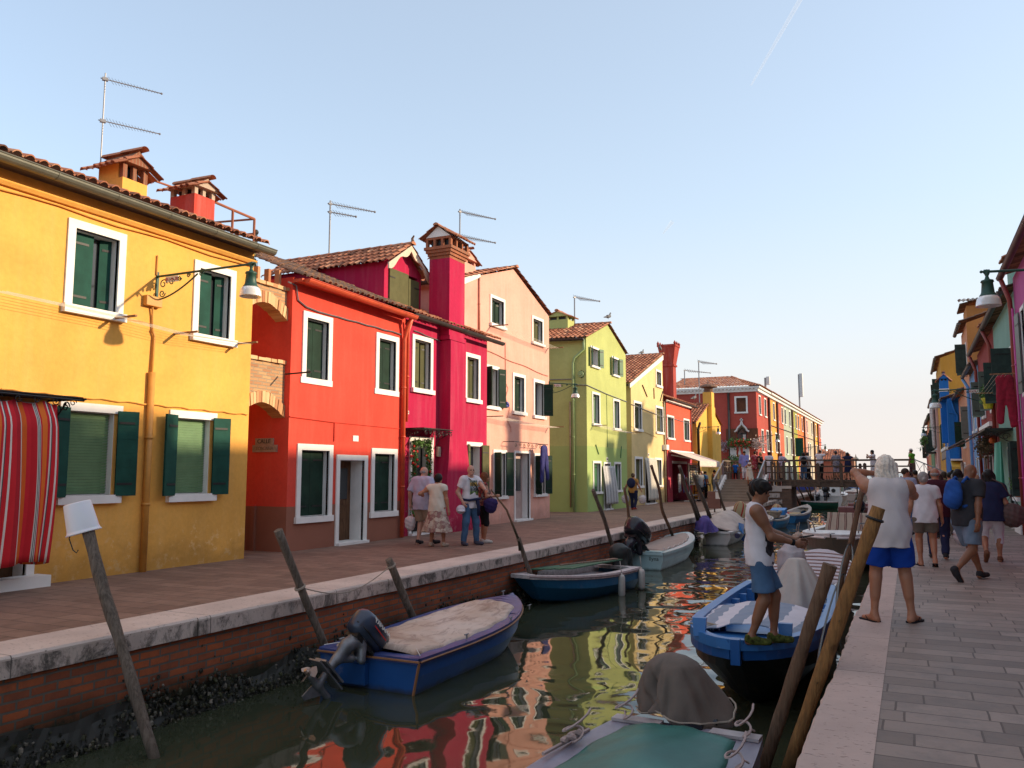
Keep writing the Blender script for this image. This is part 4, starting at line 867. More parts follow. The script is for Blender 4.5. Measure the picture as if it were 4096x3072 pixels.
sh = part('shutter', m, OLIVEP, dor); m = MB()
for zz in (wl[2]+.2, wl[3]-.25): SD.bx(m, wl[0], wl[0]+.25, zz, zz+.03, -.06, -.051); SD.bx(m, wl[1]-.25, wl[1], zz-.08, zz-.05, -.06, -.051)
part('hinge', m, IRON, sh)
hx = (dy1-dy0)/2+.18; slp = (zr_-zt_)/((dy1-dy0)/2); 
for sg, sd_ in ((1, 17), (-1, 18)): tile_roof('roof', (xd+.28, ym-sg*hx, zr_-hx*slp+.05), (-4.4, 0, 0), (0, sg*hx, hx*slp), dor, TILE, .2, .33, seed=sd_, jit=1.4)
ridge((xd+.34, ym, zr_+.07), (-16.8, ym, zr_+.07), dor, r=.10); m = MB()
prof = []
for k in range(21):
    f = k/20; y = ym+(f*2-1)*(hx-.02); zz = zr_+.02-abs(f*2-1)*hx*slp; dep = .16+.07*math.sin(abs(f*2-1)*3*math.pi); prof.append((y, zz, zz-dep))
for a, b in zip(prof, prof[1:]): m.prism([(xd+.22, a[0], a[2]), (xd+.22, b[0], b[2]), (xd+.22, b[0], b[1]), (xd+.22, a[0], a[1])], (.045, 0, 0))
part('bargeboard', m, plain('cream barge board', (.62, .52, .40), .8), dor); m = MB(); m.tube([(xd+.3, ym, zr_+.12), (xd+.28, ym, zr_+.22), (xd+.34, ym, zr_+.30)], [.05, .035, .02], 6); part('finial', m, TILEO, dor)
# door canopy, flowers, sign of the crimson house
ya, za = fx('E', 1010, 48, X+.3); c = thing('door_canopy', 'curled iron canopy with thin roof over the crimson house door', 'canopy', (X, 18.6, 2.7)); m = MB()
y_a, y_b, zc = 17.95, 19.45, 2.62
m.box(X+.01, X+.62, y_a, y_b, zc+.12, zc+.14); 
for yy in (y_a+.03, y_b-.03):
    m.tube([(X+.02, yy, zc-.4), (X+.02, yy, zc+.10), (X+.6, yy, zc+.08)], .012, 5); m.tube([(X+.02, yy, zc-.38), (X+.2, yy, zc-.12), (X+.58, yy, zc+.07)], .010, 5); scroll(m, (X+.16, yy, zc-.02), (1, 0, 0), (0, 0, 1), .09); scroll(m, (X+.36, yy, zc+.0), (1, 0, 0), (0, 0, 1), .06)
for k in range(7): scroll(m, (X+.61, y_a+.12+k*.21, zc+.03), (0, 1, 0), (0, 0, 1), .07, sgn=1 if k % 2 else -1, w_=.008)
part('bracket', m, IRON, c)
LEAF = plain('leaf green', (.07, .16, .03), .6, var=.5, sc=20); REDF = plain('red petals', (.60, .02, .015), .6, var=.25, sc=20)
def foliage(parent, mat, n, fn, s_, rnd, name='leaves'):
    m = MB(local=False)
    for _ in range(n):
        c = np.array(fn(rnd)); a = np.array([rnd.gauss(0, 1) for _ in range(3)]); a /= np.linalg.norm(a); b = np.cross(a, [rnd.gauss(0, 1) for _ in range(3)]); b /= np.linalg.norm(b); q = s_*rnd.uniform(.6, 1.3); m.cur = rnd.random()
        m.add([c-a*q, c+b*q*.55, c+a*q, c-b*q*.55], [(0, 1, 2, 3)])
    return part(name, m, mat, parent)
rf = random.Random(21); fl = thing('climbing_rose', 'leafy climber with red flowers round the crimson house door', 'plant', (X+.15, 18.3, 0))
def vine(r):
    s_ = r.random(); w_ = .06+.05*math.sin(s_*17)
    if r.random() < .5: return (X+.14+r.gauss(0, .04), 18.28+r.gauss(0, w_), .35+s_*2.1)
    return (X+.14+r.gauss(0, .04), 18.98+r.gauss(0, w_*.8), .2+s_*2.3)
foliage(fl, LEAF, 1500, vine, .038, rf); foliage(fl, LEAF, 250, lambda r: (X+.14+r.gauss(0, .04), r.uniform(18.2, 19.05), 2.38+r.gauss(0, .05)), .035, rf)
m = MB()
for _ in range(34): c_ = vine(rf); m.blob((c_[0]+.03, c_[1], c_[2]), (.035, .045, .035), 6, 4, .4, rf)
part('flowers', m, REDF, fl); m = MB(); m.tube([(X+.1, 18.28, 0), (X+.12, 18.25, 1.2), (X+.12, 18.3, 2.4)], .012, 5); m.tube([(X+.1, 18.98, 0), (X+.12, 19.0, 1.2), (X+.12, 18.95, 2.4)], .012, 5); part('stem', m, wood('stem', (.1, .07, .04), (.05, .035, .02)), fl)
m = MB(); u0, u1, z0, z1 = wr(('E', 1155, 120), ('E', 1185, 175), X); m.tube([(X+.06, (u0+u1)/2, z0), (X+.06, (u0+u1)/2, z1)], .07, 10); part('wall_lantern', m, plain('pale ceramic', (.45, .38, .30), .6), t); number_plate(t, S, 19.28, 1.75, '260', .14)
# red chimney behind the yellow house belongs to the house behind
t3 = thing('rear_house', 'house behind the yellow one, only its red chimney and roof showing', 'house', (-14, 12.5, 0)); RCH = plaster('chimney red', (.55, .06, .04)); m = MB(); m.box(-19, -15.4, 9, 13, 0, 5.9); part('wall', m, R_, t3)
chimney(t3, -13.9, -13.2, 12.22, 12.78, 5.9, 7.42, RCH, 'x', .16, .24, .2, brick=plain('pale stone cap', (.45, .36, .28), .9))
# ---- pink house
PK = plaster('salmon pink plaster', (.78, .40, .31), (.80, .55, .48), .3); X = -11.90; S = left_side(X); yl, yr, y0 = 21.5, 28.02, 22.62
t = thing('pink_house', 'tall salmon pink gabled house with open shutters', 'house', (X, 25.3, 0)); holes = []; PW = [(('D', 596, 622), ('D', 694, 868), 'ajar'), (('D', 873, 763), ('D', 950, 980), 'ajar')]
for tl, br, st_ in PW: holes.append(window(S, None, *wr(tl, br, X), t, st_, .10, sh=OLIVEP if tl[1] > 800 else DGREEN))
for tl, br, st_ in ((('D', 558, 1085), ('D', 655, 1398), 'openr'), (('D', 745, 1143), ('D', 830, 1433), 'ajar'), (('D', 882, 1184), ('D', 958, 1458), 'half')): u = wr(tl, br, X); holes.append(window(S, None, *u, t, st_, .11, sh=DGREEN, leaf=.34))
for tl, br in ((('F', 513, 135), ('F', 588, 408)), (('F', 740, 155), ('F', 806, 394))): u0, u1, z0, z1 = wr(tl, br, X); holes.append(window(S, None, u0, min(u1, yr-.05), z0, z1, t, 'openr' if tl[1] > 700 else 'openr', .11, sh=DGREEN, leaf=.36))
u0, u1, _, z1 = wr(('F', 630, 150), ('F', 718, 530), X); holes.append(leftdoor(S, None, u0, u1, 2.35, t, mat=plain('pale pink door', (.45, .33, .30), .6), fr=.07)); ap = (24.95, 8.52); pl = gable_planes(yl, 7.47, *ap, yr, 7.42)
m = MB(); facade(m, S.T, y0, yr, 0, 8.6, holes, pl); facade(m, S.T, yl, y0-.0001, 5.0, 8.6, [], pl); m.quad((X, yl, 5.0), (-19, yl, 5.0), (-19, yl, 7.4), (X, yl, 7.4)); m.quad((X, yr, 0), (X, yr, 7.4), (-19, yr, 7.4), (-19, yr, 0)); part('wall', m, PK, t)
for sg, ye, sd_ in ((1, yl-.25, 21), (-1, yr+.12, 22)): L = abs(ap[0]-ye); sl = (ap[1]-7.45)/abs(ap[0]-(yl if sg > 0 else yr)); tile_roof('roof', (X+.12, ye, ap[1]-L*sl+.06), (-6.5, 0, 0), (0, sg*L, L*sl), t, TILE, .2, .34, seed=sd_)
ridge((X+.16, ap[0], ap[1]+.08), (-18, ap[0], ap[1]+.08), t); gutter((X-.05, yl-.27, 7.42), (-18, yl-.27, 7.42), t, DG, .08, out=(0, -1, 0)); gutter((X-.05, yr+.14, 7.38), (-18, yr+.14, 7.38), t, DG, .08, out=(0, 1, 0))
chimney(t, -13.6, -12.7, 22.6, 23.7, 7.7, 8.42, PK, 'x', .12, .35, .2)
m = MB(); q = fx('D', 440, 505, X+.02); m.prism([(X+.02, yl-.2, 7.42), (X+.02, yl+.95, 7.85), (X+.02, yl+.95, 7.70), (X+.02, yl-.2, 7.22)], (.03, 0, 0)); part('bargeboard', m, WHITE, t)
pk2 = plain('pink pipe', (.62, .26, .18), .6); ya_ = fx('D', 520, 600, X)[0]; pipe(t, [(X+.04, ya_, 7.7), (X+.04, ya_, 6.0)], .03, pk2)
za = fx('D', 545, 990, X)[1]; cable(t, [(X+.025, 22.7+k*.52, za-.03*k+.02*math.sin(k*1.3)-.0*k) for k in range(11)], .012, pk2); cable(t, [(X+.02, fx('D', 695, 870, X)[0], 5.9), (X+.02, fx('D', 698, 1075, X)[0], 4.6)], .012, pk2)
r5 = random.Random(4); cp = [(X+.02, fx('D', 700, 1090, X)[0]+.12*math.sin(k*1.5)+.03*k, 4.55-.16*k) for k in range(11)]; cable(t, cp, .010, pk2)
m = MB(); m.blob(on('D', 705, 1360, X+.12), (.10, .13, .10), 8, 6, .5, r5); part('cable_coil', m, plain('blue plastic', (.03, .04, .25), .5), t)
cable(t, [(X+.03, 22.72, .4+k*.5) for k in range(11)], .012, pk2)
c = thing('door_canopy', 'iron scroll rail over the pink house door', 'canopy', (X, 26, 2.6)); m = MB(); y_a, y_b, zc = fx('F', 622, 125, X+.35)[0], fx('F', 812, 140, X+.35)[0], 2.52
m.tube([(X, y_a, zc+.1), (X+.4, y_a, zc+.1), (X+.4, y_b, zc+.08), (X, y_b, zc+.1)], .012, 5)
for k in range(8): scroll(m, (X+.4, y_a+.15+k*(y_b-y_a-.2)/8, zc+.0), (0, 1, 0), (0, 0, 1), .085, sgn=1 if k % 2 else -1, w_=.008)
part('bracket', m, IRON, c)
def garment(name, label, mat, P, w_, h, legs=2, rnd=None, group=None, flare=0.12):
    rnd = rnd or random.Random(3); P = np.array(P, float); s = SDF(.022)
    for k in range(legs):
        o = (k-(legs-1)/2)*w_/max(1, legs-0.0)*1.0; s.cap(P+(0, o*.6, 0), P+(.02, o+flare*(k-.5), -h*(1-.08*k)), w_/legs*.50, w_/legs*.36, .03, sq=(.45, 1, 1))
    V, F = s.mesh(disp=lambda X, Y, Z: .012*np.sin(Y*40+Z*6)*np.sin(Z*9+Y*5)); V = V-P
    o = part_vf(name, V, F, mat, None); o.location = P; return tag(o, label, 'laundry', group)
NAVY = plain('navy cloth', (.025, .025, .14), .9, var=.3, sc=9, bump=.3)
a_ = fx('F', 700, 155, X+.42); garment('trousers', 'dark blue trousers hung upside down over the pink house door', NAVY, (X+.42, 26.55, 2.42), .62, 1.05, flare=.2)
def line(label, pts, n=5, dz=0):
    c = thing('clothes_line', label, 'clothes line', pts[0], group='clothes lines on house fronts'); m = MB()
    for k in range(n): m.tube([(p[0]+.09*k, p[1], p[2]-.03*math.sin(i)) for i, p in enumerate(pts)], .005, 4)
    part('line', m, plain('line cord', (.7, .62, .5), .6), c); m = MB()
    for p in (pts[0], pts[-1]): m.beam((p[0]-.1, p[1], p[2]), (p[0]+.09*n+.08, p[1], p[2]), .035, .03)
    part('line_arm', m, wood('line arm wood', (.35, .2, .1), (.2, .1, .06)), c); return c
line('clothes lines under the top windows of the pink house', [(X+.1, fx('D', 600, 825, X)[0], 6.28), (X+.1, 26, 6.22), (X+.1, 27.9, 6.2)]); line('clothes lines under the middle windows of the pink house', [(X+.1, 22.9, 3.36), (X+.1, 25.2, 3.30), (X+.1, 27.9, 3.28)])
# ---- lamp on the pink house corner
lp = on('D', 968, 1210, X); tp = fy('D', 1160, 1222, 28.3); lamp((X+.02, 28.0, lp[2]), (tp[0]+.0, 28.35, tp[1]), 'green bracket street lamp at the pink house corner before the olive side wall', plate='BU 16 21', sc=.92)
# ---- green house
GR = plaster('lime green plaster', (.46, .51, .18), (.5, .55, .35), .10, base=(.38, .50, .17), zb=2.75); X = -12.1; S = left_side(X); y0, yr = 32.5, 37.9
t = thing('green_house', 'lime green gabled house with an olive side wall and downpipe', 'house', (X, 35, 0)); holes = []
for tl, br in ((('G', 540, 375), ('G', 613, 578)), (('G', 717, 462), ('G', 777, 648))): u = wr(tl, br, X); holes.append(window(S, None, *u, t, 'open', .09, sh=plain('mid green paint', (.03, .13, .05), .5), frame='lintel', leaf=.28))
GS = plain('mid green paint', (.03, .13, .05), .5)
for tl, br in ((('G', 553, 757), ('G', 622, 1050)), (('G', 728, 815), ('G', 787, 1087)), (('G', 560, 1333), ('G', 632, 1607)), (('G', 737, 1342), ('G', 797, 1592))): holes.append(window(S, None, *wr(tl, br, X), t, 'ajar' if tl[2] < 1000 else 'closed', .10, sh=GS))
u0, u1, _, z1 = wr(('G', 650, 1343), ('G', 712, 1659), X); holes.append(leftdoor(S, None, u0, u1, z1, t, mat=DARK, fr=.08)); ap = (35.3, 8.30)
pl = gable_planes(y0, 7.30, *ap, yr, 7.28); m = MB(); facade(m, S.T, y0, yr, 0, 8.6, holes, pl); ys = 31.6; xs_ = -16.5
m.quad((X, y0, 0), (xs_, ys, 0), (xs_, ys, 7.3), (X, y0, 7.3)); m.quad((X, yr, 0), (X, yr, 7.28), (-19, yr, 7.28), (-19, yr, 0)); part('wall', m, GR, t)
sl = (ap[1]-7.3)/(ap[0]-y0)
L0 = ap[0]-y0+.22; tile_roof('roof', (X+.12, y0-.22, ap[1]-L0*sl+.06), (-6.4, -.9, 0), (0, L0, L0*sl), t, TILE, .2, .34, seed=31); L1 = yr-ap[0]+.12; tile_roof('roof', (X+.12, yr+.12, ap[1]-L1*(ap[1]-7.28)/(yr-ap[0])+.06), (-6, 0, 0), (0, -L1, L1*.385), t, TILE, .2, .34, seed=32)
ridge((X+.18, ap[0], ap[1]+.09), (-18.5, ap[0]-.9, ap[1]+.09), t); gutter((X-.02, y0-.24, 7.24), (-16.5, ys-.24, 7.24), t, DG, .09, out=(0, -1, 0)); 
nsd = np.array([-(ys-y0), (xs_-X)]); nsd = nsd/np.linalg.norm(nsd)*-1 if nsd[1] > 0 else nsd/np.linalg.norm(nsd)
def sidept(f, z, d=0): return (X+(xs_-X)*f+nsd[0]*d, y0+(ys-y0)*f+nsd[1]*d, z)
GP = plain('pale green pipe', (.30, .42, .18), .5); pipe(t, [sidept(.02, 7.2, .15), sidept(.02, 6.8, .08), sidept(.11, 6.45, .08), sidept(.125, 6.2, .08), sidept(.125, 0, .08)], .055, GP); pipe(t, [sidept(.155, 4.6, .06), sidept(.155, 0.2, .06)], .035, plain('brown pipe', (.30, .20, .12), .5)); 
m = MB(); p = np.array(sidept(.055, 5.75, .0)); m.lathe((0, 0, 0), [(0, .05), (.05, .06), (.06, .03), (.13, .03), (.15, .0), (.17, 0)], 16); m.v = [tuple(p+np.array([v[0], -v[2], v[1]])) for v in m.v]; part('wall_boss', m, GP, t)
cable(t, [sidept(.42, 5.55, .03), sidept(.14, 5.55, .03), sidept(.13, 5.3, .03), (X+.03, y0-.02, 5.28)], .018, STEEL); cable(t, [(X+.03, y0, 5.28), (X+.03, 35, 5.12), (X+.03, yr, 5.0)], .018, STEEL); cable(t, [(X+.02, 35.0, 5.1), (X+.02, 35.05, 2.75)], .010, GS)
for k, (p_, q_) in enumerate(((('G', 582, 1200), ('G', 607, 1280)), (('G', 795, 1215), ('G', 790, 1310)))): a = fx(*p_, X); b = fx(*q_, X); m = MB(); m.tube([(X+.03, *a), (X+.03, *b)], .02, 5); part('wall_anchor', m, GS, t)
chimney(t, -14.6, -13.6, 34.2, 35.0, 7.9, 8.52, GR, 'y', .14, .28, .15); number_plate(t, S, fx('G', 681, 1322, X)[0], fx('G', 681, 1322, X)[1], '252', .2)
m = MB(); q = wr(('G', 175, 238), ('G', 250, 265), X); part('skylight', MB().add([sidept(.30, 7.62, -.9), sidept(.42, 7.62, -.9), sidept(.42, 7.82, -1.5), sidept(.30, 7.82, -1.5)], [(0, 1, 2, 3)]), GLASS, t)
line('clothes lines under the first floor windows of the green house', [(X+.1, 33.2, 3.62), (X+.1, 35.5, 3.55), (X+.1, 37.9, 3.52)])
WG = [(0, (.55, .55, .55)), (.45, (.10, .11, .12)), (.60, (.55, .55, .55)), (.72, (.2, .2, .2)), (.80, (.55, .55, .55))]
def door_curtain(label, Xc, y0, y1, z1, mat, period, flare=.35, seed=0, zb=.25):
    def f(u, v):
        s_ = u*(y1-y0)
        return (Xc+.05+flare*math.sin(min(1, v*1.2)*1.3)+.035*math.sin(u*26+seed)*(v*.8+.2), y0+s_+.25*flare*math.sin(v*2.2+seed)*v, z1-v*(z1-zb))
    o = cloth('door_curtain', f, 60, 14, mat, None, lambda u, v: u*(y1-y0), at=(Xc, (y0+y1)/2, z1)); return tag(o, label, 'curtain', 'striped curtains in doorways')
u0, u1, _, z1 = wr(('G', 655, 1375), ('G', 748, 1659), X+.1); door_curtain('grey and white striped curtain blowing out of the green house door', X, u0, u1+.1, z1, stripes('grey stripes', WG, .19), .19, .14)
# ---- cream house
CR_ = plaster('cream yellow plaster', (.74, .56, .26), (.75, .65, .45), .10); X = -12.35; S = left_side(X); y0, yr = 39.45, 45.45
t = thing('cream_house', 'pale yellow house with half gable and two pigeons on its roof', 'house', (X, 42, 0)); holes = []
for tl, br, st_ in ((('G', 1082, 570), ('G', 1132, 735), 'closed'), (('G', 898, 830), ('G', 970, 1095), 'closed'), (('G', 1080, 872), ('G', 1147, 1118), 'closed'), (('G', 908, 1297), ('G', 978, 1558), 'closed'), (('G', 1075, 1307), ('G', 1137, 1552), 'closed')): holes.append(window(S, None, *wr(tl, br, X), t, st_, .12, sh=OLIVEP))
u0, u1, _, z1 = wr(('G', 992, 1308), ('G', 1080, 1659), X); holes.append(leftdoor(S, None, u0, u1, z1, t, mat=DARK, fr=.08)); m = MB()
facade(m, S.T, y0, yr, 0, 8.4, holes, gable_planes(y0, 6.10, yr, 8.25, yr, 8.25)); m.quad((X, y0, 0), (-19, y0, 0), (-19, y0, 6.1), (X, y0, 6.1)); m.quad((X, yr, 0), (X, yr, 8.25), (-19, yr, 8.25), (-19, yr, 0)); part('wall', m, CR_, t)
L = yr-y0+.3; sl = (8.25-6.1)/(yr-y0); tile_roof('roof', (X+.06, y0-.3, 8.25-L*sl+.06), (-6.4, 0, 0), (0, L, L*sl), t, TILE, .2, .34, seed=41); ridge((X+.1, yr, 8.33), (-18.5, yr, 8.33), t)
m = MB(); m.prism([(X+.03, y0-.28, 6.0), (X+.03, yr, 8.24), (X+.03, yr, 7.98), (X+.03, y0-.28, 5.80)], (.03, 0, 0)); part('bargeboard', m, WHITE, t); gutter((X, y0-.33, 5.98), (-18, y0-.33, 5.98), t, DG, .09, out=(0, -1, 0))
for p_, q_ in ((('G', 970, 705), ('G', 1010, 803)), (('G', 1065, 730), ('G', 1068, 820)), (('G', 1140, 755), ('G', 1118, 838))): a = fx(*p_, X); b = fx(*q_, X); m = MB(); m.tube([(X+.03, *a), (X+.03, *b)], .025, 5); part('wall_anchor', m, IRON, t)
cable(t, [(X+.03, y0, 5.0), (X+.03, 42.5, 4.85), (X+.03, yr, 4.72)], .02, STEEL); cable(t, [(X+.02, y0, 3.9), (X+.02, 44, 3.55)], .012, CR_); m = MB(); u0, u1, z0, z1 = wr(('G', 1138, 1200), ('G', 1170, 1245), X); S.bx(m, u0, yr+.15, z0, z1, -.25, 0); part('junction_box', m, WHITE, t); pipe(t, [(X+.08, yr-.05, 5.6), (X+.08, yr-.05, .0)], .04, plain('cream pipe', (.55, .45, .28), .6)); number_plate(t, S, fx('G', 1024, 1285, X)[0], fx('G', 1024, 1285, X)[1], '250', .2)
u0, u1, _, z1 = wr(('G', 1003, 1310), ('G', 1098, 1650), X+.1); door_curtain('pale striped curtain hanging out of the cream house door', X, u0, u1+.15, z1, stripes('thin grey stripes', [(0, (.6, .56, .48)), (.4, (.25, .25, .24)), (.5, (.6, .56, .48)), (.6, (.3, .3, .28)), (.66, (.6, .56, .48))], .28), .2, .14, 2, .2)
# ---- small red house with shop
RS = plaster('orange red plaster', (.72, .11, .06), (.6, .3, .2), .08); PKS = plaster('raspberry plaster', (.50, .06, .10), (.6, .3, .2), .08); X = -12.2; S = left_side(X); y0, yr = 45.5, 51.3
t = thing('shop_house', 'small orange red house with souvenir shop below and flared chimney', 'house', (X, 48, 0)); holes = []
for tl, br in ((('G', 1175, 950), ('G', 1237, 1163)), (('G', 1312, 980), ('G', 1365, 1180))): holes.append(window(S, None, *wr(tl, br, X), t, 'ajar', .10, sh=DGREEN))
low = (46.6, 49.9, 0.0, 2.15); holes2 = [low]; m = MB(); facade(m, S.T, y0, yr, 2.72, 5.72, holes); part('wall', m, RS, t); m = MB(); facade(m, S.T, y0, yr, 0, 2.7199, holes2, depth=1.6); m.quad((X, yr, 0), (X, yr, 5.7), (-19, yr, 5.7), (-19, yr, 0)); part('shop_front', m, PKS, t)
m = MB(); S.bx(m, *low, 1.5, 1.55); part('shop_interior', m, DARK, t); m = MB(); S.bx(m, low[0]-.08, low[1]+.08, 2.15, 2.3, -.03, .03); part('lintel', m, WHITE, t); m = MB(); S.bx(m, y0, yr, 5.60, 5.72, -.06, 0); part('cornice', m, WHITE, t)
tile_roof('roof', (X+.3, y0-.05, 5.78), (0, yr-y0+.1, 0), (-3.2, 0, 1.2), t, TILE, .2, .34, seed=51); gutter((X+.33, y0, 5.74), (X+.33, yr+.2, 5.70), t, DG, .08); cable(t, [(X+.02, y0, 4.75), (X+.02, yr, 4.65)], .02, STEEL); pipe(t, [(X+.06, yr-.15, 5.6), (X+.06, yr-.15, 2.8)], .04, plain('dark red pipe', (.25, .04, .03), .5))
# flared chimney
m = MB(); cx_, cy_ = -13.6, 51.6; k_ = 51.6/51.2
def sq4(h, z): return [(cx_-h, cy_-h, z), (cx_+h, cy_-h, z), (cx_+h, cy_+h, z), (cx_-h, cy_+h, z)]
secs = [(.36, 5.0), (.36, 8.35), (.43, 8.36), (.43, 8.48), (.38, 8.50), (.56, 9.60), (.60, 9.61), (.60, 9.74), (.50, 9.75)]; R4 = [sq4(*s_) for s_ in secs]
for a, b in zip(R4, R4[1:]): m.add(a+b, [(0, 1, 5, 4), (1, 2, 6, 5), (2, 3, 7, 6), (3, 0, 4, 7)])
m.add(R4[-1], [(0, 1, 2, 3)])
for ax_ in (-1, 1):
    for ay_ in (-1, 0, 1): m.lathe((cx_+ax_*.54, cy_+ay_*.54, 9.75), [(.06, 0), (.09, .08), (.04, .16), (0, .24)], 6)
part('chimney', m, plaster('stack dark red', (.36, .05, .035)), t)
c = thing('shop_awning', 'pale awning with scalloped edge over the souvenir shop', 'awning', (X, 49, 2.7)); AWN = plain('pale awning canvas', (.66, .56, .50), .85)
xo, zo = X+1.75, 2.28; ya, yb = y0+.25, 51.2; m = MB(); m.quad((X+.05, ya, 2.86), (xo, ya, zo), (xo, yb, zo), (X+.05, yb, 2.86)); part('canvas', m, AWN, c, solid=.02)
m = MB(); n = 30
for k in range(n):
    a, b = ya+(yb-ya)*k/n, ya+(yb-ya)*(k+1)/n; m.add([(xo+.01, a, zo), (xo+.01, b, zo), (xo+.015, b, zo-.24), (xo+.015, (a+b)/2+(b-a)*.25, zo-.31), (xo+.015, (a+b)/2, zo-.33), (xo+.015, (a+b)/2-(b-a)*.25, zo-.31), (xo+.015, a, zo-.24)], [tuple(range(7))])
part('valance', m, AWN, c, solid=.01); m = MB(); m.tube([(X+.1, ya+.3, 2.62), (X+.9, ya+1.3, 2.45), (xo-.05, ya+1.5, zo-.05)], .04, 6); m.tube([(X+.1, yb-.4, 2.62), (X+.9, yb-1.4, 2.45), (xo-.05, yb-1.5, zo-.05)], .04, 6); m.tube([(X+.12, ya, 2.84), (X+.12, yb, 2.84)], .07, 8); part('folding_arm', m, WHITE, c)
# ---- small yellow house with chimney front
YS = plaster('golden yellow plaster', (.78, .46, .09), (.8, .6, .4), .08); X = -12.0; S = left_side(X); y0, yr = 51.9, 59.3; ap = (55.6, 6.25)
t = thing('small_yellow_house', 'small golden yellow gabled house with a chimney up its front', 'house', (X, 55, 0)); m = MB(); facade(m, S.T, y0, yr, 0, 6.4, [], gable_planes(y0, 4.85, *ap, yr, 4.95)); m.quad((X, y0, 0), (-19, y0, 0), (-19, y0, 4.85), (X, y0, 4.85)); m.quad((X, yr, 0), (X, yr, 4.9), (-19, yr, 4.9), (-19, yr, 0)); part('wall', m, YS, t)
L = ap[0]-y0+.3; sl = (ap[1]-4.85)/(ap[0]-y0); tile_roof('roof', (X+.12, y0-.3, ap[1]-L*sl+.06), (-6, 0, 0), (0, L, L*sl), t, TILE, .2, .34, seed=61); L = yr-ap[0]+.2; tile_roof('roof', (X+.12, yr+.2, ap[1]-L*.35+.06), (-6, 0, 0), (0, -L, L*.35), t, TILE, .2, .34, seed=62); gutter((X, y0-.33, 4.78), (-18, y0-.33, 4.78), t, DG, .09, out=(0, -1, 0))
m = MB(); m.box(X-.3, X+.30, 55.1, 56.2, 2.35, 6.0); m.box(X-.3, X+.28, 55.25, 56.05, 6.0, 7.0); m.prism([(X, 55.1, 2.35), (X+.30, 55.1, 2.35), (X, 55.1, 1.6)], (0, 1.1, 0)); st = part('chimney', m, YS, t); m = MB(); m.lathe((X, 55.65, 7.01), [(.30, 0), (.30, .30), (.60, .34), (.56, .42), (.22, .56), (0, .6)], 12); part('chimney_cap', m, TILEO, st)
pipe(t, [(X+.3, y0-.3, 4.72), (X+.08, y0+.15, 4.4), (X+.08, y0+.15, .05)], .08, DG)
lp = on('G', 1395, 1052, X); tp = on('G', 1555, 1055, X+1.6); lamp((X+.02, 51.6, 4.45), (X+1.35, 51.9, 4.48), 'green bracket street lamp between the shop house and small yellow house', sc=.85)
# ---- dark red corner building and the terraced row
DR = plaster('dark red plaster', (.42, .075, .055), (.4, .2, .15), .06); X = -11.7; S = left_side(X); Y0 = 73.2
t = thing('dark_red_house', 'large dark red corner house with hipped roof and gothic window', 'house', (X, 74, 0)); holes = []
H2 = 8.65
def pair(u0, u1, z0, z1): return u0, u1, z0, z1
def rowwin(ox, top): y = fx('O', ox, 300, X)[0]; return (y-.62, y+.62, 6.65, 8.45) if top else (y-.62, y+.62, 3.55, 5.55)
RW_T = [-60+0, 45, 90, 170, 220, 290, 335, 400, 440, 492, 527, 580, 612, 650, 678, 720, 778, 808, 840]
RW_B = [-60, 65, 112, 190, 235, 305, 348, 412, 450, 505, 545, 592, 615, 660, 690, 733, 765, 790, 820, 845]
FSide = front_side(Y0)
uw0, uw1 = fy('H', 700, 385, Y0)[0], fy('H', 808, 385, Y0)[0]; zw0, zw1 = fy('H', 700, 528, Y0)[1], fy('H', 700, 385, Y0)[1]
hl = [window(FSide, None, uw0, uw1, zw0, zw1, t, 'closed', .14, sh=wood('brown shutter wood', (.16, .06, .03), (.09, .035, .02)))]
g0, g1, gz0, gz1 = fy('H', 725, 700, Y0)[0], fy('H', 803, 700, Y0)[0], fy('H', 760, 770, Y0)[1], fy('H', 760, 690, Y0)[1]; hl.append((g0, g1, gz0, gz1))
ycut = [fx('O', x, 300, X)[0] for x in (85, 205, 310, 425, 510, 600, 672, 740, 798, 852)]; hs = [window(S, None, *rowwin(x, tp), t, 'ajar', .12, sh=OLIVEP) for x, tp in ((45, True), (65, False))]; ys_ = fx('H', 908, 400, X)[0]; hs.append(window(S, None, ys_-.6, ys_+.6, 6.65, 8.45, t, 'ajar', .12, sh=OLIVEP)); hs.append(window(S, None, ys_+.4, ys_+1.6, 3.4, 5.5, t, 'ajar', .12, sh=OLIVEP))
m = MB(); facade(m, FSide.T, -19.5, X, 0, H2, hl, depth=.3); facade(m, S.T, Y0, ycut[0], 0, H2, [h for h in hs]); part('wall', m, DR, t)
ry = Y0+7.2; tile_roof('roof', (-19.7, Y0-.45, 9.12), (8.4, 0, 0), (0, 7.6, 1.72), t, TILE, .28, .42, seed=71, maxu=lambda s_: (0, 1-.45*s_))
tile_roof('roof', (X+.45, ycut[0], 9.12), (0, Y0-ycut[0]-.4, 0), (-3.8, 0, 1.72), t, TILE, .28, .42, seed=72, maxu=lambda s_: (0, 1-s_*1.2)); ridge((X+.4, Y0-.4, 9.15), (-15.4, Y0+7.2, 10.85), t); ridge((-15.4, Y0+7.2, 10.85), (-20, Y0+7.2, 10.85), t)
m = MB(); m.box(-19.5, X+.35, Y0-.35, Y0, 8.92, 9.08); m.box(-19.5, X+.22, Y0-.2, Y0, 8.66, 8.915); 
for k in range(24): m.box(-19.3+k*.33, -19.15+k*.33, Y0-.32, Y0-.2, 8.80, 8.915)
m.box(X, X+.35, Y0, ycut[0], 8.92, 9.08); m.box(X, X+.2, Y0, ycut[0], 8.66, 8.915); part('cornice', m, WHITE, t)
pxp = fy('H', 652, 400, Y0)[0]; pipe(t, [(pxp, Y0-.1, 8.6), (pxp, Y0-.1, .2)], .10, DG)
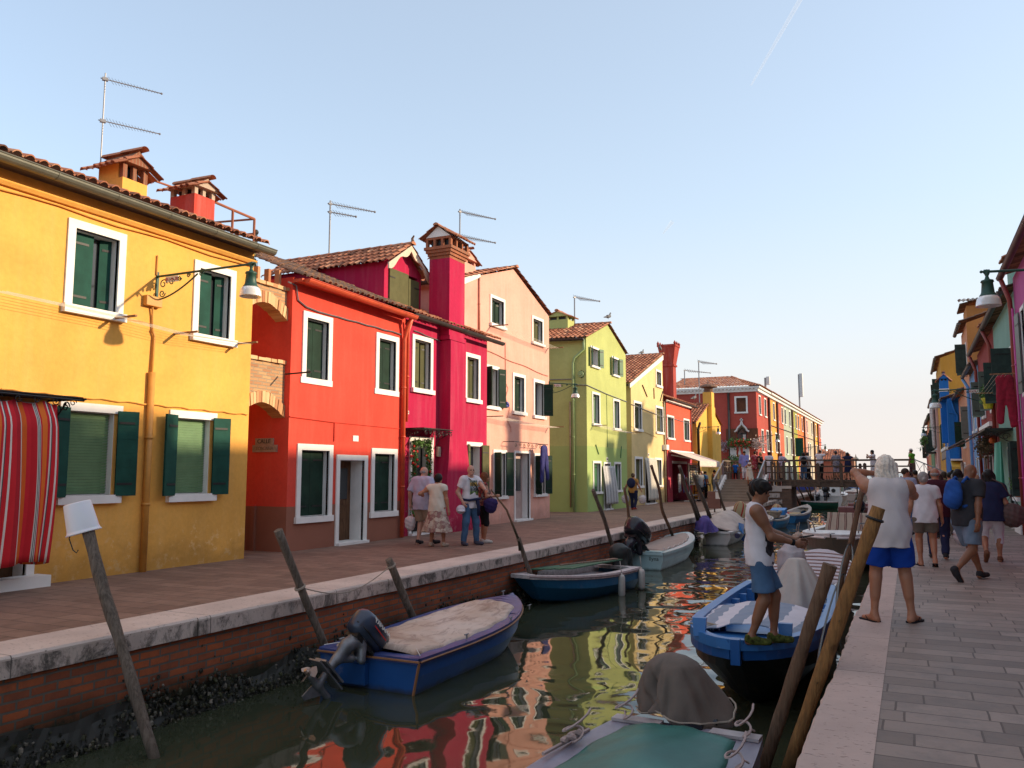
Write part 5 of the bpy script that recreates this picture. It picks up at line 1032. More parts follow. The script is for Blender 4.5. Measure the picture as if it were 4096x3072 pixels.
# gothic window, shutters, balcony with flowers
gm = plain('gothic stone', (.62, .58, .56), .8); cxg = (g0+g1)/2; R_g = (g1-g0)/2; m = MB(); zsp = gz1-.0
arcp = []
for sgn in (-1, 1):
    pts = [(cxg+sgn*(R_g+.22), zsp+.12), (cxg+sgn*(R_g+.05), zsp+.22), (cxg+sgn*(R_g*.85), zsp+.45), (cxg+sgn*R_g*.45, zsp+.62), (cxg+sgn*R_g*.18, zsp+.74), (cxg, zsp+.98)]
    m.tube([(p[0], Y0-.12, p[1]) for p in pts], .085, 6)
m.box(cxg-.05, cxg+.05, Y0-.18, Y0-.06, zsp+.95, zsp+1.30); m.box(cxg-.14, cxg+.14, Y0-.18, Y0-.06, zsp+1.10, zsp+1.2)
go = part('gothic_window', m, gm, t); m = MB(); P = [(cxg-R_g, gz0), (cxg+R_g, gz0), (cxg+R_g, zsp+.1), (cxg+R_g*.75, zsp+.35), (cxg+R_g*.3, zsp+.55), (cxg, zsp+.7), (cxg-R_g*.3, zsp+.55), (cxg-R_g*.75, zsp+.35), (cxg-R_g, zsp+.1)]; m.prism([(p[0], Y0-.03, p[1]) for p in P], (0, .02, 0)); part('pane', m, glassmat(), go)
m = MB(); m.box(cxg-.05, cxg+.05, Y0-.06, Y0-.031, gz0, zsp); m.box(g0, g1, Y0-.06, Y0-.031, zsp-.1, zsp); m.tube([(g0, Y0-.05, zsp), (cxg, Y0-.05, zsp+.45), (g1, Y0-.05, zsp)], .05, 5); part('mullion', m, DARK, go)
m = MB(); m.box(cxg+.08, g1-.1, Y0-.045, Y0-.035, gz0, zsp-.12); part('curtain', m, plain('net curtain', (.5, .45, .42), .9), go)
bs = wood('brown shutter wood', (.16, .06, .03), (.09, .035, .02))
for a, b in ((g0-.95, g0-.08), (g1+.08, g1+.95)): m = MB(); m.box(a, b, Y0-.10, Y0-.02, gz0-.4, zsp+.4); part('shutter', m, bs, go)
b0, b1 = fy('H', 685, 800, Y0)[0], fy('H', 830, 800, Y0)[0]; zb_, zt_ = 2.95, 3.95; m = MB(); m.box(b0, b1, Y0-.9, Y0, zb_-.2, zb_); m.box(b0, b1, Y0-.9, Y0-.75, zt_-.1, zt_); m.box(b0-.05, b0+.45, Y0-.92, Y0-.7, zb_+.001, zt_-.101); m.box(b1-.45, b1+.05, Y0-.92, Y0-.7, zb_+.001, zt_-.101)
for k in range(4): xx = b0+.75+(b1-b0-1.5)*k/3; m.lathe((xx, Y0-.8, zb_), [(.06, 0), (.13, .3), (.05, .6), (.08, zt_-zb_-.1)], 8)
bal = part('balcony', m, gm, t); fb = MB(); fb.box(b0-.1, b1+.1, Y0-1.15, Y0-.93, zt_-.05, zt_+.12); fbx = part('flower_box', fb, plain('terracotta', (.3, .12, .07), .9), bal)
rf = random.Random(5); foliage(fbx, LEAF, 900, lambda r: (r.uniform(b0-.2, b1+.2), Y0-1.1+r.gauss(0, .12), zt_+.2+r.gauss(0, .17)), .09, rf); m = MB()
for _ in range(40): m.blob((rf.uniform(b0-.2, b1+.2), Y0-1.22+rf.uniform(-.1, .1), zt_+.2+rf.gauss(0, .16)), .07, 5, 4, .4, rf)
part('flowers', m, REDF, fbx)
for cc, mt, zz in ((b0-.75, plain('pale mauve flowers', (.35, .25, .28), .8, var=.4, sc=20), 3.9), (b1+.85, plain('white pink flowers', (.6, .45, .4), .8, var=.4, sc=20), 4.1)):
    h = thing('hanging_basket', 'hanging basket of pale blooms '+('left' if cc < b0 else 'right')+' of the gothic window balcony', 'plant', (cc, Y0-.8, zz), group='hanging baskets by the balcony'); foliage(h, mt, 350, lambda r: (cc+r.gauss(0, .3), Y0-.8+r.gauss(0, .2), zz+r.gauss(0, .25)), .09, rf); m = MB(); m.tube([(cc, Y0, zz+.6), (cc, Y0-.8, zz+.5), (cc, Y0-.8, zz)], .02, 4); part('bracket', m, IRON, h)
h = thing('balcony_plant', 'dark green bush hanging below the gothic window balcony', 'plant', (cxg-.6, Y0-1, 2.6)); foliage(h, LEAF, 500, lambda r: (cxg-.5+r.gauss(0, .4), Y0-1.0+r.gauss(0, .2), 2.55+r.gauss(0, .33)), .09, rf)
m = MB(); m.tube([(cxg-.5, Y0-1, 2.6), (cxg-.5, Y0-1, 1.9)], [.25, .18], 8); part('pot', m, plain('terracotta', (.3, .12, .07), .9), h)
lamp((X+.02, Y0+.6, 4.75), (X+1.5, Y0+.8, 4.9), 'dark bracket street lamp on the dark red corner house', sc=1.15)
RCOL = [((.75, .34, .07), 'orange yellow', 'second from the dark red corner'), ((.66, .13, .07), 'brick red', 'between the orange yellow and grey green ones'), ((.38, .44, .34), 'grey green', 'right of the brick red one'), ((.33, .34, .06), 'olive', 'between grey green and orange'), ((.72, .20, .05), 'orange', 'with one dark shutter standing open'), ((.72, .34, .26), 'salmon pink', 'right of the orange one'), ((.50, .44, .33), 'beige grey', 'right of the salmon pink one'), ((.76, .40, .06), 'amber', 'next to last'), ((.60, .10, .06), 'red', 'last before the lagoon')]
for i, (cc, cn, wh) in enumerate(RCOL):
    a, b = ycut[i]+.001, ycut[i+1]; t = thing('terraced_house', f'{cn} house of the far terraced row, {wh}', 'house', (X, (a+b)/2, 0), group='terraced houses of the far row'); hs = []
    for xs__, tp in ((RW_T, True), (RW_B, False)):
        for ox in xs__:
            u = rowwin(ox, tp)
            if u[0] > a+.05 and u[1] < b-.05: hs.append(window(S, None, *u, t, 'ajar', .12, sh=OLIVEP))
    dn = 2 if b-a > 6 else 1
    for k in range(dn): yy = a+(b-a)*(k+.5)/dn; hs.append(leftdoor(S, None, yy-.6, yy+.6, 2.5, t, mat=DARK, fr=.10))
    m = MB(); facade(m, S.T, a, b, 0, H2, hs); 
    if i == 8: m.quad((X, b, 0), (X, b, H2), (-20, b, H2), (-20, b, 0))
    part('wall', m, plaster(cn+' row plaster', cc, (.7, .6, .5), .08), t); tile_roof('roof', (X+.5, a, 9.12), (0, b-a, 0), (-3.8, 0, 1.7), t, TILE, .3, .5, seed=80+i); m = MB(); m.box(X, X+.42, a, b, 8.92, 9.08); m.box(X, X+.2, a, b, 8.66, 8.915); part('cornice', m, WHITE, t)
    if i in (0, 1, 3, 5, 7, 8): pipe(t, [(X+.12, a+.05, 8.6), (X+.12, a+.05, .3)], .12, plain('rusty pipe', (.10, .03, .02), .6))
    cable(t, [(X+.05, a, 6.1-.0*i), (X+.05, b, 6.08)], .04, DG)
    if i == 4: m = MB(); y_ = fx('O', 548, 700, X+.5)[0]; m.box(X+.05, X+.9, y_, y_+.12, 3.5, 5.6); part('shutter', m, GREEN, t)
lamp((X+.02, 106, 4.6), (X+2.6, 106.3, 5.0), 'far street lamp on the orange house of the terraced row', sc=1.4)
# far low tiled building at the end of the row
t = thing('far_low_house', 'low house with sloping tile roof beyond the end of the row', 'house', (-10, 138, 0)); m = MB(); m.box(-15, -7.5, 134, 139, 0, 3.4); part('wall', m, plaster('faded brown plaster', (.35, .2, .13)), t)
tile_roof('roof', (-15.2, 133.6, 3.5), (8.2, 0, 0), (0, 4, 1.8), t, TILE, .35, .5, seed=95, maxu=lambda s_: (0, 1-.3*s_)); 
# ================= FOOTBRIDGE =================
STEPM = stone('worn step stone', (.36, .28, .22), (.27, .21, .17), .3); WOODB = wood('dark bridge wood', (.13, .09, .068), (.065, .045, .036), grain=(3, 3, 12)); WOODL = wood('weathered rail wood', (.22, .17, .13), (.12, .09, .07), grain=(3, 3, 10))
br = thing('footbridge', 'wooden footbridge with stone steps crossing the canal, crowded with people', 'bridge', (-4, 52, 0)); DZ = 1.22
NS = 8; sx0, sx1 = -10.05, -7.92; sy0, sy1 = 48.1, 51.0
for k in range(NS):
    m = MB(); y = sy0+(sy1-sy0)*k/NS; m.box(sx0, sx1, y, sy1+.02, DZ*k/NS+.001*k, DZ*(k+1)/NS); m.box(sx0, sx1, y-.03, y+.1, DZ*(k+1)/NS-.035, DZ*(k+1)/NS+.002); part('step', m, STEPM, br)
for xx in (sx0-.28, sx1+.01):
    m = MB(); m.prism([(xx, sy0-.15, 0), (xx, sy0-.15, .34), (xx, sy0+.2, .42), (xx, sy1, DZ+.3), (xx, sy1+.1, DZ+.3), (xx, sy1+.1, 0)], (.27, 0, 0)); m.box(xx-.03, xx+.30, sy0-.45, sy0-.151, 0, .42); sg = part('stringer', m, WHITE, br)
ALU = plain('painted handrail', (.30, .31, .32), .35, .6)
for xx in (sx0-.14, sx1+.14):
    m = MB(); p0 = np.array([xx, sy0-.1, 1.22]); p1 = np.array([xx, sy1, DZ+1.14]); m.beam(p0, p1, .08, .05); 
    for k in range(14): q = p0+(p1-p0)*k/13; m.tube([q, (q[0], q[1], .33+(DZ)*max(0, (q[1]-sy0))/(sy1-sy0))], .012 if k % 4 else .025, 5)
    q = p0-(0, 0, .9); m.beam(p0-(0, 0, .85), p1-(0, 0, .85), .03, .03); part('handrail', m, ALU, br)
m = MB(); m.box(-10.3, -6.8, 51.03, 53.6, DZ-.12, DZ); m.box(-6.8, .35, 51.3, 53.6, DZ-.12, DZ); m.box(-6.9, 2.0, 51.33, 51.55, DZ-.42, DZ-.121); m.box(-6.9, 2.0, 53.3, 53.55, DZ-.42, DZ-.121); part('deck', m, WOODB, br)
def rail(P, Q, n, mat=None, slat=False, th=.09, k0=0):
    P, Q = np.array(P, float), np.array(Q, float); m = MB(); z = np.array([0, 0, 1.0])
    m.beam(P+z*1.14, Q+z*1.14, .13, .08); m.beam(P+z*.78, Q+z*.78, .05, .07); m.beam(P+z*.42, Q+z*.42, .05, .07); part('rail', m, mat or WOODB, br)
    for k in range(k0, n+1):
        c = P+(Q-P)*k/n; m = MB(); hh = 1.10 if slat else .98; m.prism([c+(-th*.6, -.09, -.35), c+(th*.6, -.09, -.35), c+(th*.6, -.09, hh-.06), (c[0], c[1]-.09, c[2]+hh), c+(-th*.6, -.09, hh-.06)], (0, .12, 0)); part('rail_post', m, mat or WOODB, br)
rail((-7.75, 51.15, DZ), (-6.75, 51.35, DZ), 3, mat=WOODB, slat=True, th=.11); rail((-6.73, 51.37, DZ), (-6.12, 51.37, DZ), 2, slat=True, th=.10, k0=1); rail((-6.1, 51.35, DZ), (.2, 51.35, DZ), 5, th=.15, k0=1); rail((-10.25, 51.1, DZ), (-10.3, 53.5, DZ), 4, mat=WOODL, slat=True); rail((-10.3, 53.52, DZ), (-7.0, 53.52, DZ), 6, mat=WOODL, slat=True, k0=1); rail((-6.98, 53.5, DZ), (.2, 53.5, DZ), 5, th=.14, k0=1)
PB = bricks('pier bricks', (.24, .13, .09), (.17, .10, .07), (.14, .11, .09), .25, .085, .011, (math.pi/2, 0, 0), .5, dirt=.4)
m = MB(); m.box(-7.85, -6.35, 51.2, 53.7, -1.8, DZ-.43); part('pier', m, PB, br); m = MB()
for k in range(4): m.box(-7.87, -7.0+(.12 if k % 2 else 0), 51.14, 51.3, -.55+k*.36, -.30+k*.36); m.box(-7.6+(.1 if k % 2 else 0), -6.33, 51.15, 51.29, -.29+k*.36-.09, -.2+k*.36-.02) if k == 3 else None
part('quoin', m, KERB, br)
m = MB(); m.box(-.62, .4, 51.3, 53.6, .0, DZ-.13); part('right_abutment', m, PB, br)
for k in range(7): m = MB(); x = .36+k*.28; m.box(x, x+.30, 51.35, 53.5, .001, DZ-(k+1)*DZ/8); part('step', m, STEPM, br)
m = MB(); p0, p1 = np.array([.25, 51.35, DZ+1.14]), np.array([2.5, 51.35, 1.3]); m.beam(p0, p1, .07, .06); m.beam(p0-(0, 0, .85), p1-(0, 0, .85), .04, .04)
for k in range(6):
    a = p0+(p1-p0)*k/5; m.tube([a, a-(0, 0, .95)], .02, 5)
    if k < 5: b = p0+(p1-p0)*(k+1)/5; m.tube([a-(0, 0, .85), b], .012, 4); m.tube([a, b-(0, 0, .85)], .012, 4)
part('handrail', m, ALU, br)
# low iron fence by the foot of the steps
f = thing('iron_fence', 'low dark iron fence beside the foot of the bridge steps', 'fence', (-11, 49, 0)); m = MB(); xa, xb = -11.9, -10.5
for zz in (.15, .5, .95): m.tube([(xa, 50.5, zz), (xb, 48.5, zz)], .02, 5)
for k in range(4): c = np.array([xa, 50.5, 0])+np.array([xb-xa, -2, 0])*k/3; m.tube([c, c+(0, 0, 1.0)], .028, 5)
part('fence_frame', m, IRON, f)
# ================= RIGHT HOUSES =================
XRW = 2.72; RSH = plain('grey green board shutter', (.035, .055, .048), .75, var=.2, spec=.2)
def rwin(t, u0, u1, z0, z1, style='perp', sh=RSH, leaf=.5, S=None, fr=.10):
    S = S or right_side(XRW); r = window(S, None, u0, u1, z0, z1, t, 'none', fr, frame='full', frm=WHITE)
    o = [x for x in bpy.data.objects if x.parent == t and x.name.startswith('window')][-1]; a, b, c, d = r[:4]
    if style == 'perp': shutter_leaf(S, a-.01, -.05, a-.10, -leaf, c, d, sh, o, boards=7); shutter_leaf(S, b+.01, -.05, b+.25, -leaf*.8, c, d, sh, o, boards=7)
    if style == 'flat': shutter_leaf(S, a-.02, -.07, a-leaf, -.10, c, d, sh, o, boards=7); shutter_leaf(S, b+.02, -.07, b+leaf, -.10, c, d, sh, o, boards=7)
    if style == 'shut': shutter_leaf(S, a+.01, .04, (a+b)/2, .04, c, d, sh, o); shutter_leaf(S, b-.01, .04, (a+b)/2+.005, .04, c, d, sh, o)
    return r
def right_house(label, y0, y1, ze, mat, wins, X=XRW, ov=.27, pitch=.36, near=True, gut=None, doors=(), back=9.0, roof=TILEO, group=None, name='house', tiles=True):
    t = thing(name, label, 'house', (X, (y0+y1)/2, 0), group=group); S = right_side(X); hs = []
    for wv in wins: hs.append(rwin(t, *wv[:4], *(wv[4:]), S=S))
    for (a, b, z1) in doors: hs.append(leftdoor(S, None, a, b, z1, t, mat=DARK, fr=.08))
    m = MB(); facade(m, S.T, y0, y1, 0, ze-.05, hs); m.quad((X, y0, 0), (back, y0, 0), (back, y0, ze-.05), (X, y0, ze-.05)); m.quad((X, y1, 0), (X, y1, ze-.05), (back, y1, ze-.05), (back, y1, 0))
    zr = ze+(back-X)/2*pitch*.9; m.add([(X, y0, ze-.05), ((X+back)/2, y0, zr), (back, y0, ze-.05)], [(0, 1, 2)]); part('wall', m, mat, t)
    L = (back-X)/2+ov
    if tiles: tile_roof('roof', (X-ov, y0-.05, ze+.02), (0, y1-y0+.1, 0), (L, 0, L*pitch*.9), t, roof, .2 if y0 < 60 else .3, .36 if y0 < 60 else .6, seed=int(y0*3))
    else: m = MB(); m.quad((X-ov, y0, ze+.03), (X-ov, y1, ze+.03), (X+L-ov, y1, zr+.05), (X+L-ov, y0, zr+.05)); part('roof', m, roof, t)
    m = MB(); m.quad((X+L-ov, y0, zr+.1), (X+L-ov, y1, zr+.1), (back+.2, y1, ze), (back+.2, y0, ze)); part('roof', m, roof, t)
    gutter((X-ov-.03, y0, ze-.03), (X-ov-.03, y1, ze-.03), t, gut or DG, .085, out=(-1, 0, 0)); return t
MG = plaster('magenta pink plaster', (.48, .10, .28), (.6, .4, .5)); TG = plaster('sea green plaster', (.22, .38, .31), (.4, .5, .45)); DRR = plaster('brick red plaster', (.30, .05, .045), (.4, .2, .2)); LB = plaster('light blue plaster', (.20, .36, .62), (.4, .5, .6)); OB = plaster('orange brown plaster', (.48, .20, .06), (.5, .35, .2)); SAL = plaster('apricot plaster', (.62, .28, .16), (.6, .45, .35)); BLU = plaster('strong blue plaster', (.02, .16, .50), (.2, .35, .5)); OCH = plaster('ochre yellow plaster', (.60, .30, .05), (.6, .45, .2)); WH_ = plaster('off white plaster', (.5, .47, .42), (.5, .45, .4)); GB = plain('grey board shutter', (.16, .18, .16), .6)
# houses beside and behind the viewpoint continue the street
for k, (a, b, z, mt, nm) in enumerate(((-4, 4.5, 7.2, OCH, 'ochre'), (4.51, 10.5, 6.7, LB, 'pale blue'), (10.51, 16.0, 7.35, SAL, 'apricot'))): right_house(f'{nm} house continuing the street beside the viewpoint', a, b, z, mt, [(a+1.2, a+2.2, 3.8, 5.2, 'flat', GREEN, .45), (b-2.2, b-1.2, 3.8, 5.2, 'flat', GREEN, .45)], doors=[((a+b)/2-.5, (a+b)/2+.5, 2.3)], name='street_house')
th = right_house('magenta pink house at the right edge of the street', 16.01, 25.45, 6.86, MG, [(18, 19, 3.7, 5.4, 'flat', GB, .45), (22.9, 24.2, 3.5, 5.75, 'flat', GB, .55)], doors=[(20.5, 21.5, 2.4)], gut=plain('dark maroon gutter', (.10, .03, .03), .5, .2))
PM = plain('dark red pipe', (.25, .04, .03), .5); pipe(th, [(XRW-.3, 25.2, 6.75), (XRW-.12, 25.3, 6.2), (XRW-.10, 25.35, 5.9), (XRW-.10, 25.35, 0)], .06, PM); pipe(th, [(XRW-.1, 24.95, 5.9), (XRW-.1, 24.95, 0)], .03, plain('magenta pipe', (.5, .06, .25), .5))
tg = right_house('sea green house with dark board shutters and a green door curtain', 25.46, 31.7, 6.52, TG, [(26.3, 27.4, 3.75, 5.15, 'perp', RSH, .55), (29.6, 30.7, 3.75, 5.15, 'perp', RSH, .5), (25.6, 26.5, .9, 2.55, 'perp', RSH, .3)], doors=[(28.2, 29.3, 2.4)])
m = MB(); m.box(XRW-.18, XRW, 25.6, 27.0, .0, .32); m.box(XRW-.22, XRW, 25.5, 26.7, .86, .95); part('ledge', m, WHITE, tg)
dr = right_house('brick red house with grey green shutters and extended shop awning', 31.71, 38.85, 6.5, DRR, [(32.6, 33.5, 3.7, 5.2, 'perp', plain('grey green shutter', (.10, .15, .12), .6), .45), (36.3, 37.3, 3.7, 5.2, 'perp', plain('grey green shutter', (.10, .15, .12), .6), .45)], doors=[(34.5, 35.8, 2.3), (37, 38, 2.3)])
pipe(dr, [(XRW-.3, 31.9, 6.4), (XRW-.1, 32.0, 5.9), (XRW-.1, 32.0, 0)], .06, PM); pipe(dr, [(XRW-.3, 38.6, 6.4), (XRW-.1, 38.7, 5.8), (XRW-.1, 38.7, 0)], .06, PM)
lb = right_house('light blue house between the brick red and the tall apricot house', 38.86, 44.2, 6.12, LB, [(40, 41, 3.4, 4.9, 'none'), (42.3, 43.2, 3.4, 4.9, 'none')], doors=[(39.6, 40.5, 2.3), (41.5, 42.5, 2.3)]); pipe(lb, [(XRW-.3, 44, 6.0), (XRW-.1, 44, 5.6), (XRW-.1, 44, 0)], .07, LB)
oh = right_house('tall orange brown house rising above its neighbours', 44.21, 48.5, 8.75, SAL, [(45.2, 46.1, 3.2, 4.9, 'perp', GB, .4), (45.0, 46.0, 6.3, 7.9, 'perp', RSH, .5)])
m = MB(); m.box(XRW+.004, 9, 44.15, 44.205, 5.4, 8.7); m.add([(XRW+.004, 44.16, 8.7), (5.85, 44.16, 9.7), (9, 44.16, 8.7)], [(0, 1, 2)]); part('side_wall', m, OB, oh)
m = MB(); m.box(2.95, 4.4, 47.2, 49.8, 8.9, 10.05); part('roof_loft', m, OB, oh); tile_roof('roof', (2.7, 47.0, 10.1), (0, 3, 0), (1.9, 0, .5), oh, TILEO, .2, .36, seed=4); tile_roof('roof', (4.6, 46.9, 10.2), (-2.0, 0, 0), (0, 1.2, .35), oh, TILEO, .2, .36, seed=5)
ap_ = right_house('low apricot house behind the tall orange brown one', 48.51, 54.4, 5.9, SAL, [(49.6, 50.5, 2.9, 4.4, 'perp', DGREEN, .5)], doors=[(51, 52, 2.2)])
SB = front_side(54.45)
bl = right_house('strong blue house standing forward with a gabled chimney', 54.45, 60.4, 5.95, BLU, [(55.6, 56.5, 3, 4.6, 'shut', DARK, .4)], X=2.12, roof=TILEO, back=5.5)
chimney(bl, 1.82, 2.30, 55.4, 56.2, 3.4, 7.1, BLU, 'y', .12, .40, .14, brick=BLU); m = MB(); m.box(1.80, 2.32, 55.38, 56.22, 6.45, 6.62); part('chimney_band', m, WHITE, bl); pipe(bl, [(2.35, 54.38, 5.8), (2.5, 54.38, 5.2), (2.62, 54.38, 4.9), (2.62, 54.38, 2.4)], .05, BLU); cable(bl, [(2.2, 54.4, 5.1), (2.8, 54.4, 5.0), (2.8, 54.4, 3.0)], .03, BLU)
m = MB(); m.box(2.14, 3.0, 53.6, 54.44, 2.32, 2.42); part('canopy_board', m, WHITE, bl)
oc = right_house('tall ochre yellow house beyond the blue one', 60.41, 70, 9.15, OCH, [(62, 63, 6.5, 8, 'perp', RSH, .5), (66, 67, 6.5, 8, 'perp', RSH, .5), (63, 64, 3, 5, 'flat', GREEN, .4)], X=2.1, back=6.2)
fc = [(70.01, 79, 7.2, plaster('pale pink plaster', (.55, .35, .32)), 1.95, 'pale pink house hung with laundry beyond the ochre one'), (79.01, 90, 6.6, plaster('leaf green plaster', (.15, .32, .18)), 1.9, 'green house far down the right bank'), (90.01, 103, 6.8, SAL, 1.9, 'apricot house with flower balconies far down the right bank'), (103.01, 120, 6.2, DRR, 2.0, 'last red house of the right bank')]
for a, b, z, mt, X_, lab in fc: right_house(lab, a, b, z, mt, [(a+1.5, a+2.6, 3.4, 5, 'perp', RSH, .5), (b-3, b-1.9, 3.4, 5, 'perp', RSH, .5)], X=X_, doors=[((a+b)/2, (a+b)/2+1, 2.3)], roof=TILEO, tiles=True)
for (y, zt_, x) in ((31.4, 8.5, 3.6), (36.5, 8.0, 3.9), (42.0, 8.0, 3.6)):
    host = min([o for o in bpy.data.objects if o.parent is None and o.get('category') == 'house' and o.location.x > 0], key=lambda o: abs(o.location.y-y)); chimney(host, x-.35, x+.35, y-.4, y+.4, 6.2, zt_, TG if host == tg else DRR, 'y')
# right side lamps
lamp((XRW, 14.0, 4.52), (1.17, 14.0, 4.60), 'dark bracket street lamp at the right edge above the walkers', sc=.98)
zL = fy('K', 820, 385, 35.3)[1]; lamp((XRW, 35.3, zL+.02), (.98, 35.3, zL), 'dark scrolled street lamp before the blue chimney', sc=1.25, plate='BU 15 12')
for k, (px, py, sz) in enumerate(((695, 735, 75), (685, 870, 45), (668, 925, 34))):
    d = FOC*.52/(sz*.42182); y = d/.905; x, z = fy('K', px, py, y); lamp((2.0, y, z+.02), (x, y, z), ('nearest', 'middle', 'farthest')[k]+' of the three small street lamps against the sky on the right', sc=1.0)
# awnings, laundry, curtain, pots
c = thing('shop_awning', 'striped grey awning stretched out from the brick red house', 'awning', (XRW, 34, 3)); AG = plain('grey brown canvas', (.25, .20, .17), .9); xo, zo = fy('K', 960, 960, 37.5); m = MB(); m.quad((XRW-.05, 33.6, 3.30), (1.25, 33.8, 2.50), (1.25, 38.2, 2.50), (XRW-.05, 38.2, 3.30)); part('canvas', m, AG, c, solid=.03)
m = MB(); m.box(1.17, 1.27, 33.75, 38.2, 2.45, 2.56); m.box(XRW-.14, XRW, 33.5, 38.3, 3.26, 3.42); part('cassette', m, WHITE, c); m = MB()
for k in range(12): y = 33.8+k*.37; m.add([(1.2, y, 2.45), (1.2, y+.33, 2.45), (1.19, y+.33, 2.18), (1.19, y+.17, 2.10), (1.19, y, 2.18)], [(0, 1, 2, 3, 4)])
part('valance', m, plain('navy and cream canvas', (.30, .25, .22), .9), c, solid=.01); m = MB(); m.tube([(XRW-.1, 34, 3.22), (1.9, 34.9, 2.75), (1.25, 34.6, 2.46)], .03, 5); part('folding_arm', m, WHITE, c)
c = thing('yellow_awning', 'yellow shop awning under the strong blue wall', 'awning', (2.2, 53, 2)); m = MB(); m.add([(2.15, 54.3, 2.30), (2.95, 54.3, 2.30), (2.95, 53.3, 1.95), (2.15, 53.3, 1.95)], [(0, 1, 2, 3)]); m.add([(2.15, 53.3, 1.95), (2.95, 53.3, 1.95), (2.95, 53.28, 1.65), (2.15, 53.28, 1.65)], [(0, 1, 2, 3)]); m.quad((2.15, 53.29, 1.66), (2.95, 53.29, 1.66), (2.95, 54.3, 2.3), (2.15, 54.3, 2.3)); part('canvas', m, plain('yellow canvas', (.62, .40, .06), .8), c, solid=.02); m = MB(); m.tube([(2.15, 54.4, 2.3), (2.15, 53.3, 1.95), (2.95, 53.3, 1.95), (2.95, 54.4, 2.3)], .02, 5); part('frame', m, STEEL, c)
REDC = plain('crimson laundry cloth', (.28, .01, .03), .9, var=.3, sc=9, bump=.3)
garment('hanging_trousers', 'dark red sports trousers drying below the shutters of the sea green house', REDC, (2.28, 24.3, 3.98), .50, 1.15, flare=.04).rotation_euler = (0, 0, math.pi/2); line('clothes lines above the dark red laundry on the right', [(2.0, 23.6, 4.05), (2.0, 26, 4.03), (2.0, 28.5, 4.0)], n=4)
c = thing('door_canopy', 'iron canopy hung with dried flowers over the sea green house door', 'canopy', (XRW, 30, 2.8)); m = MB(); m.box(XRW-.7, XRW, 27.6, 32.4, 2.86, 2.90)
for yy in (27.7, 32.3): m.tube([(XRW-.02, yy, 2.3), (XRW-.1, yy, 2.5), (XRW-.66, yy, 2.84)], .014, 5); [scroll(m, (XRW-.18-.2*k, yy, 2.66+.05*k), (1, 0, 0), (0, 0, 1), .11-.03*k, w_=.011) for k in range(3)]
m.tube([(XRW-.7, 27.6, 2.86), (XRW-.7, 32.4, 2.86)], .018, 5); part('bracket', m, IRON, c)
rf = random.Random(33); h = thing('dried_flower_basket', 'hanging basket of dried flowers with orange pumpkin under the iron canopy', 'plant', (2.2, 30.5, 2.5)); foliage(h, plain('dried flowers', (.12, .08, .04), .9, var=.6, sc=20), 500, lambda r: (2.15+r.gauss(0, .12), 30.5+r.gauss(0, .25), 2.45+r.gauss(0, .16)), .05, rf); m = MB(); m.blob((2.36, 29.9, 2.62), (.09, .09, .10)); part('pumpkin', m, plain('orange pumpkin', (.6, .12, .02), .5), h)
GC = [(0, (.10, .36, .25)), (.3, (.16, .46, .34)), (.55, (.08, .30, .21)), (.8, (.22, .52, .40))]
def gcf(u, v): return (XRW-.32+.10*math.sin(u*17)*(.3+v)-.06*v, 27.8+u*1.5, 2.52-v*2.0)
c = cloth('door_curtain', gcf, 60, 12, stripes('green cotton', GC, .5), None, lambda u, v: u*1.5, at=(XRW-.3, 28.5, 2.5)); tag(c, 'long pale green curtain hanging in the sea green house doorway', 'curtain')
def pot(label, p, s_, col, leaf=LEAF, n=160):
    t = thing('flower_pot', label, 'flower pot', p, group='potted plants'); m = MB(); m.lathe(p, [(.08*s_, 0), (.12*s_, .2*s_), (.13*s_, .2*s_), (.13*s_, .23*s_), (.1*s_, .23*s_)], 10); part('pot', m, col, t); p = np.array(p); foliage(t, leaf, n, lambda r: tuple(p+(r.gauss(0, .09*s_), r.gauss(0, .09*s_), .34*s_+r.gauss(0, .09*s_))), .05*s_, rf); return t
pot('green plant in a terracotta pot on the white ledge at the right', (XRW-.12, 26.0, .96), 1.1, plain('terracotta', (.3, .12, .07), .9)); pot('yellow flower pot in an iron holder on the brick red house', (XRW-.25, 31.9, 3.75), 1.6, plain('yellow pot', (.6, .5, .03), .5))
PASTL = plain('pale laundry', (.5, .45, .42), .9, var=.3); garment('hanging_sheet', 'bundle of pale laundry on the pale pink house beyond the ochre one', PASTL, (1.75, 72, 6.4), 1.6, 2.6, flare=.1)
h = thing('flower_balcony', 'dark balcony with flower boxes far along the right houses', 'balcony', (1.6, 76, 3.2)); m = MB(); m.box(1.2, 1.95, 74, 78, 3.2, 3.3); [m.tube([(1.2, 74+k*.4, 3.3), (1.2, 74+k*.4, 4.2)], .02, 4) for k in range(11)]; m.tube([(1.2, 74, 4.2), (1.2, 78, 4.2)], .03, 4); part('railing', m, IRON, h); foliage(h, LEAF, 400, lambda r: (1.12+r.gauss(0, .1), r.uniform(74, 78), 4.25+r.gauss(0, .15)), .11, rf)
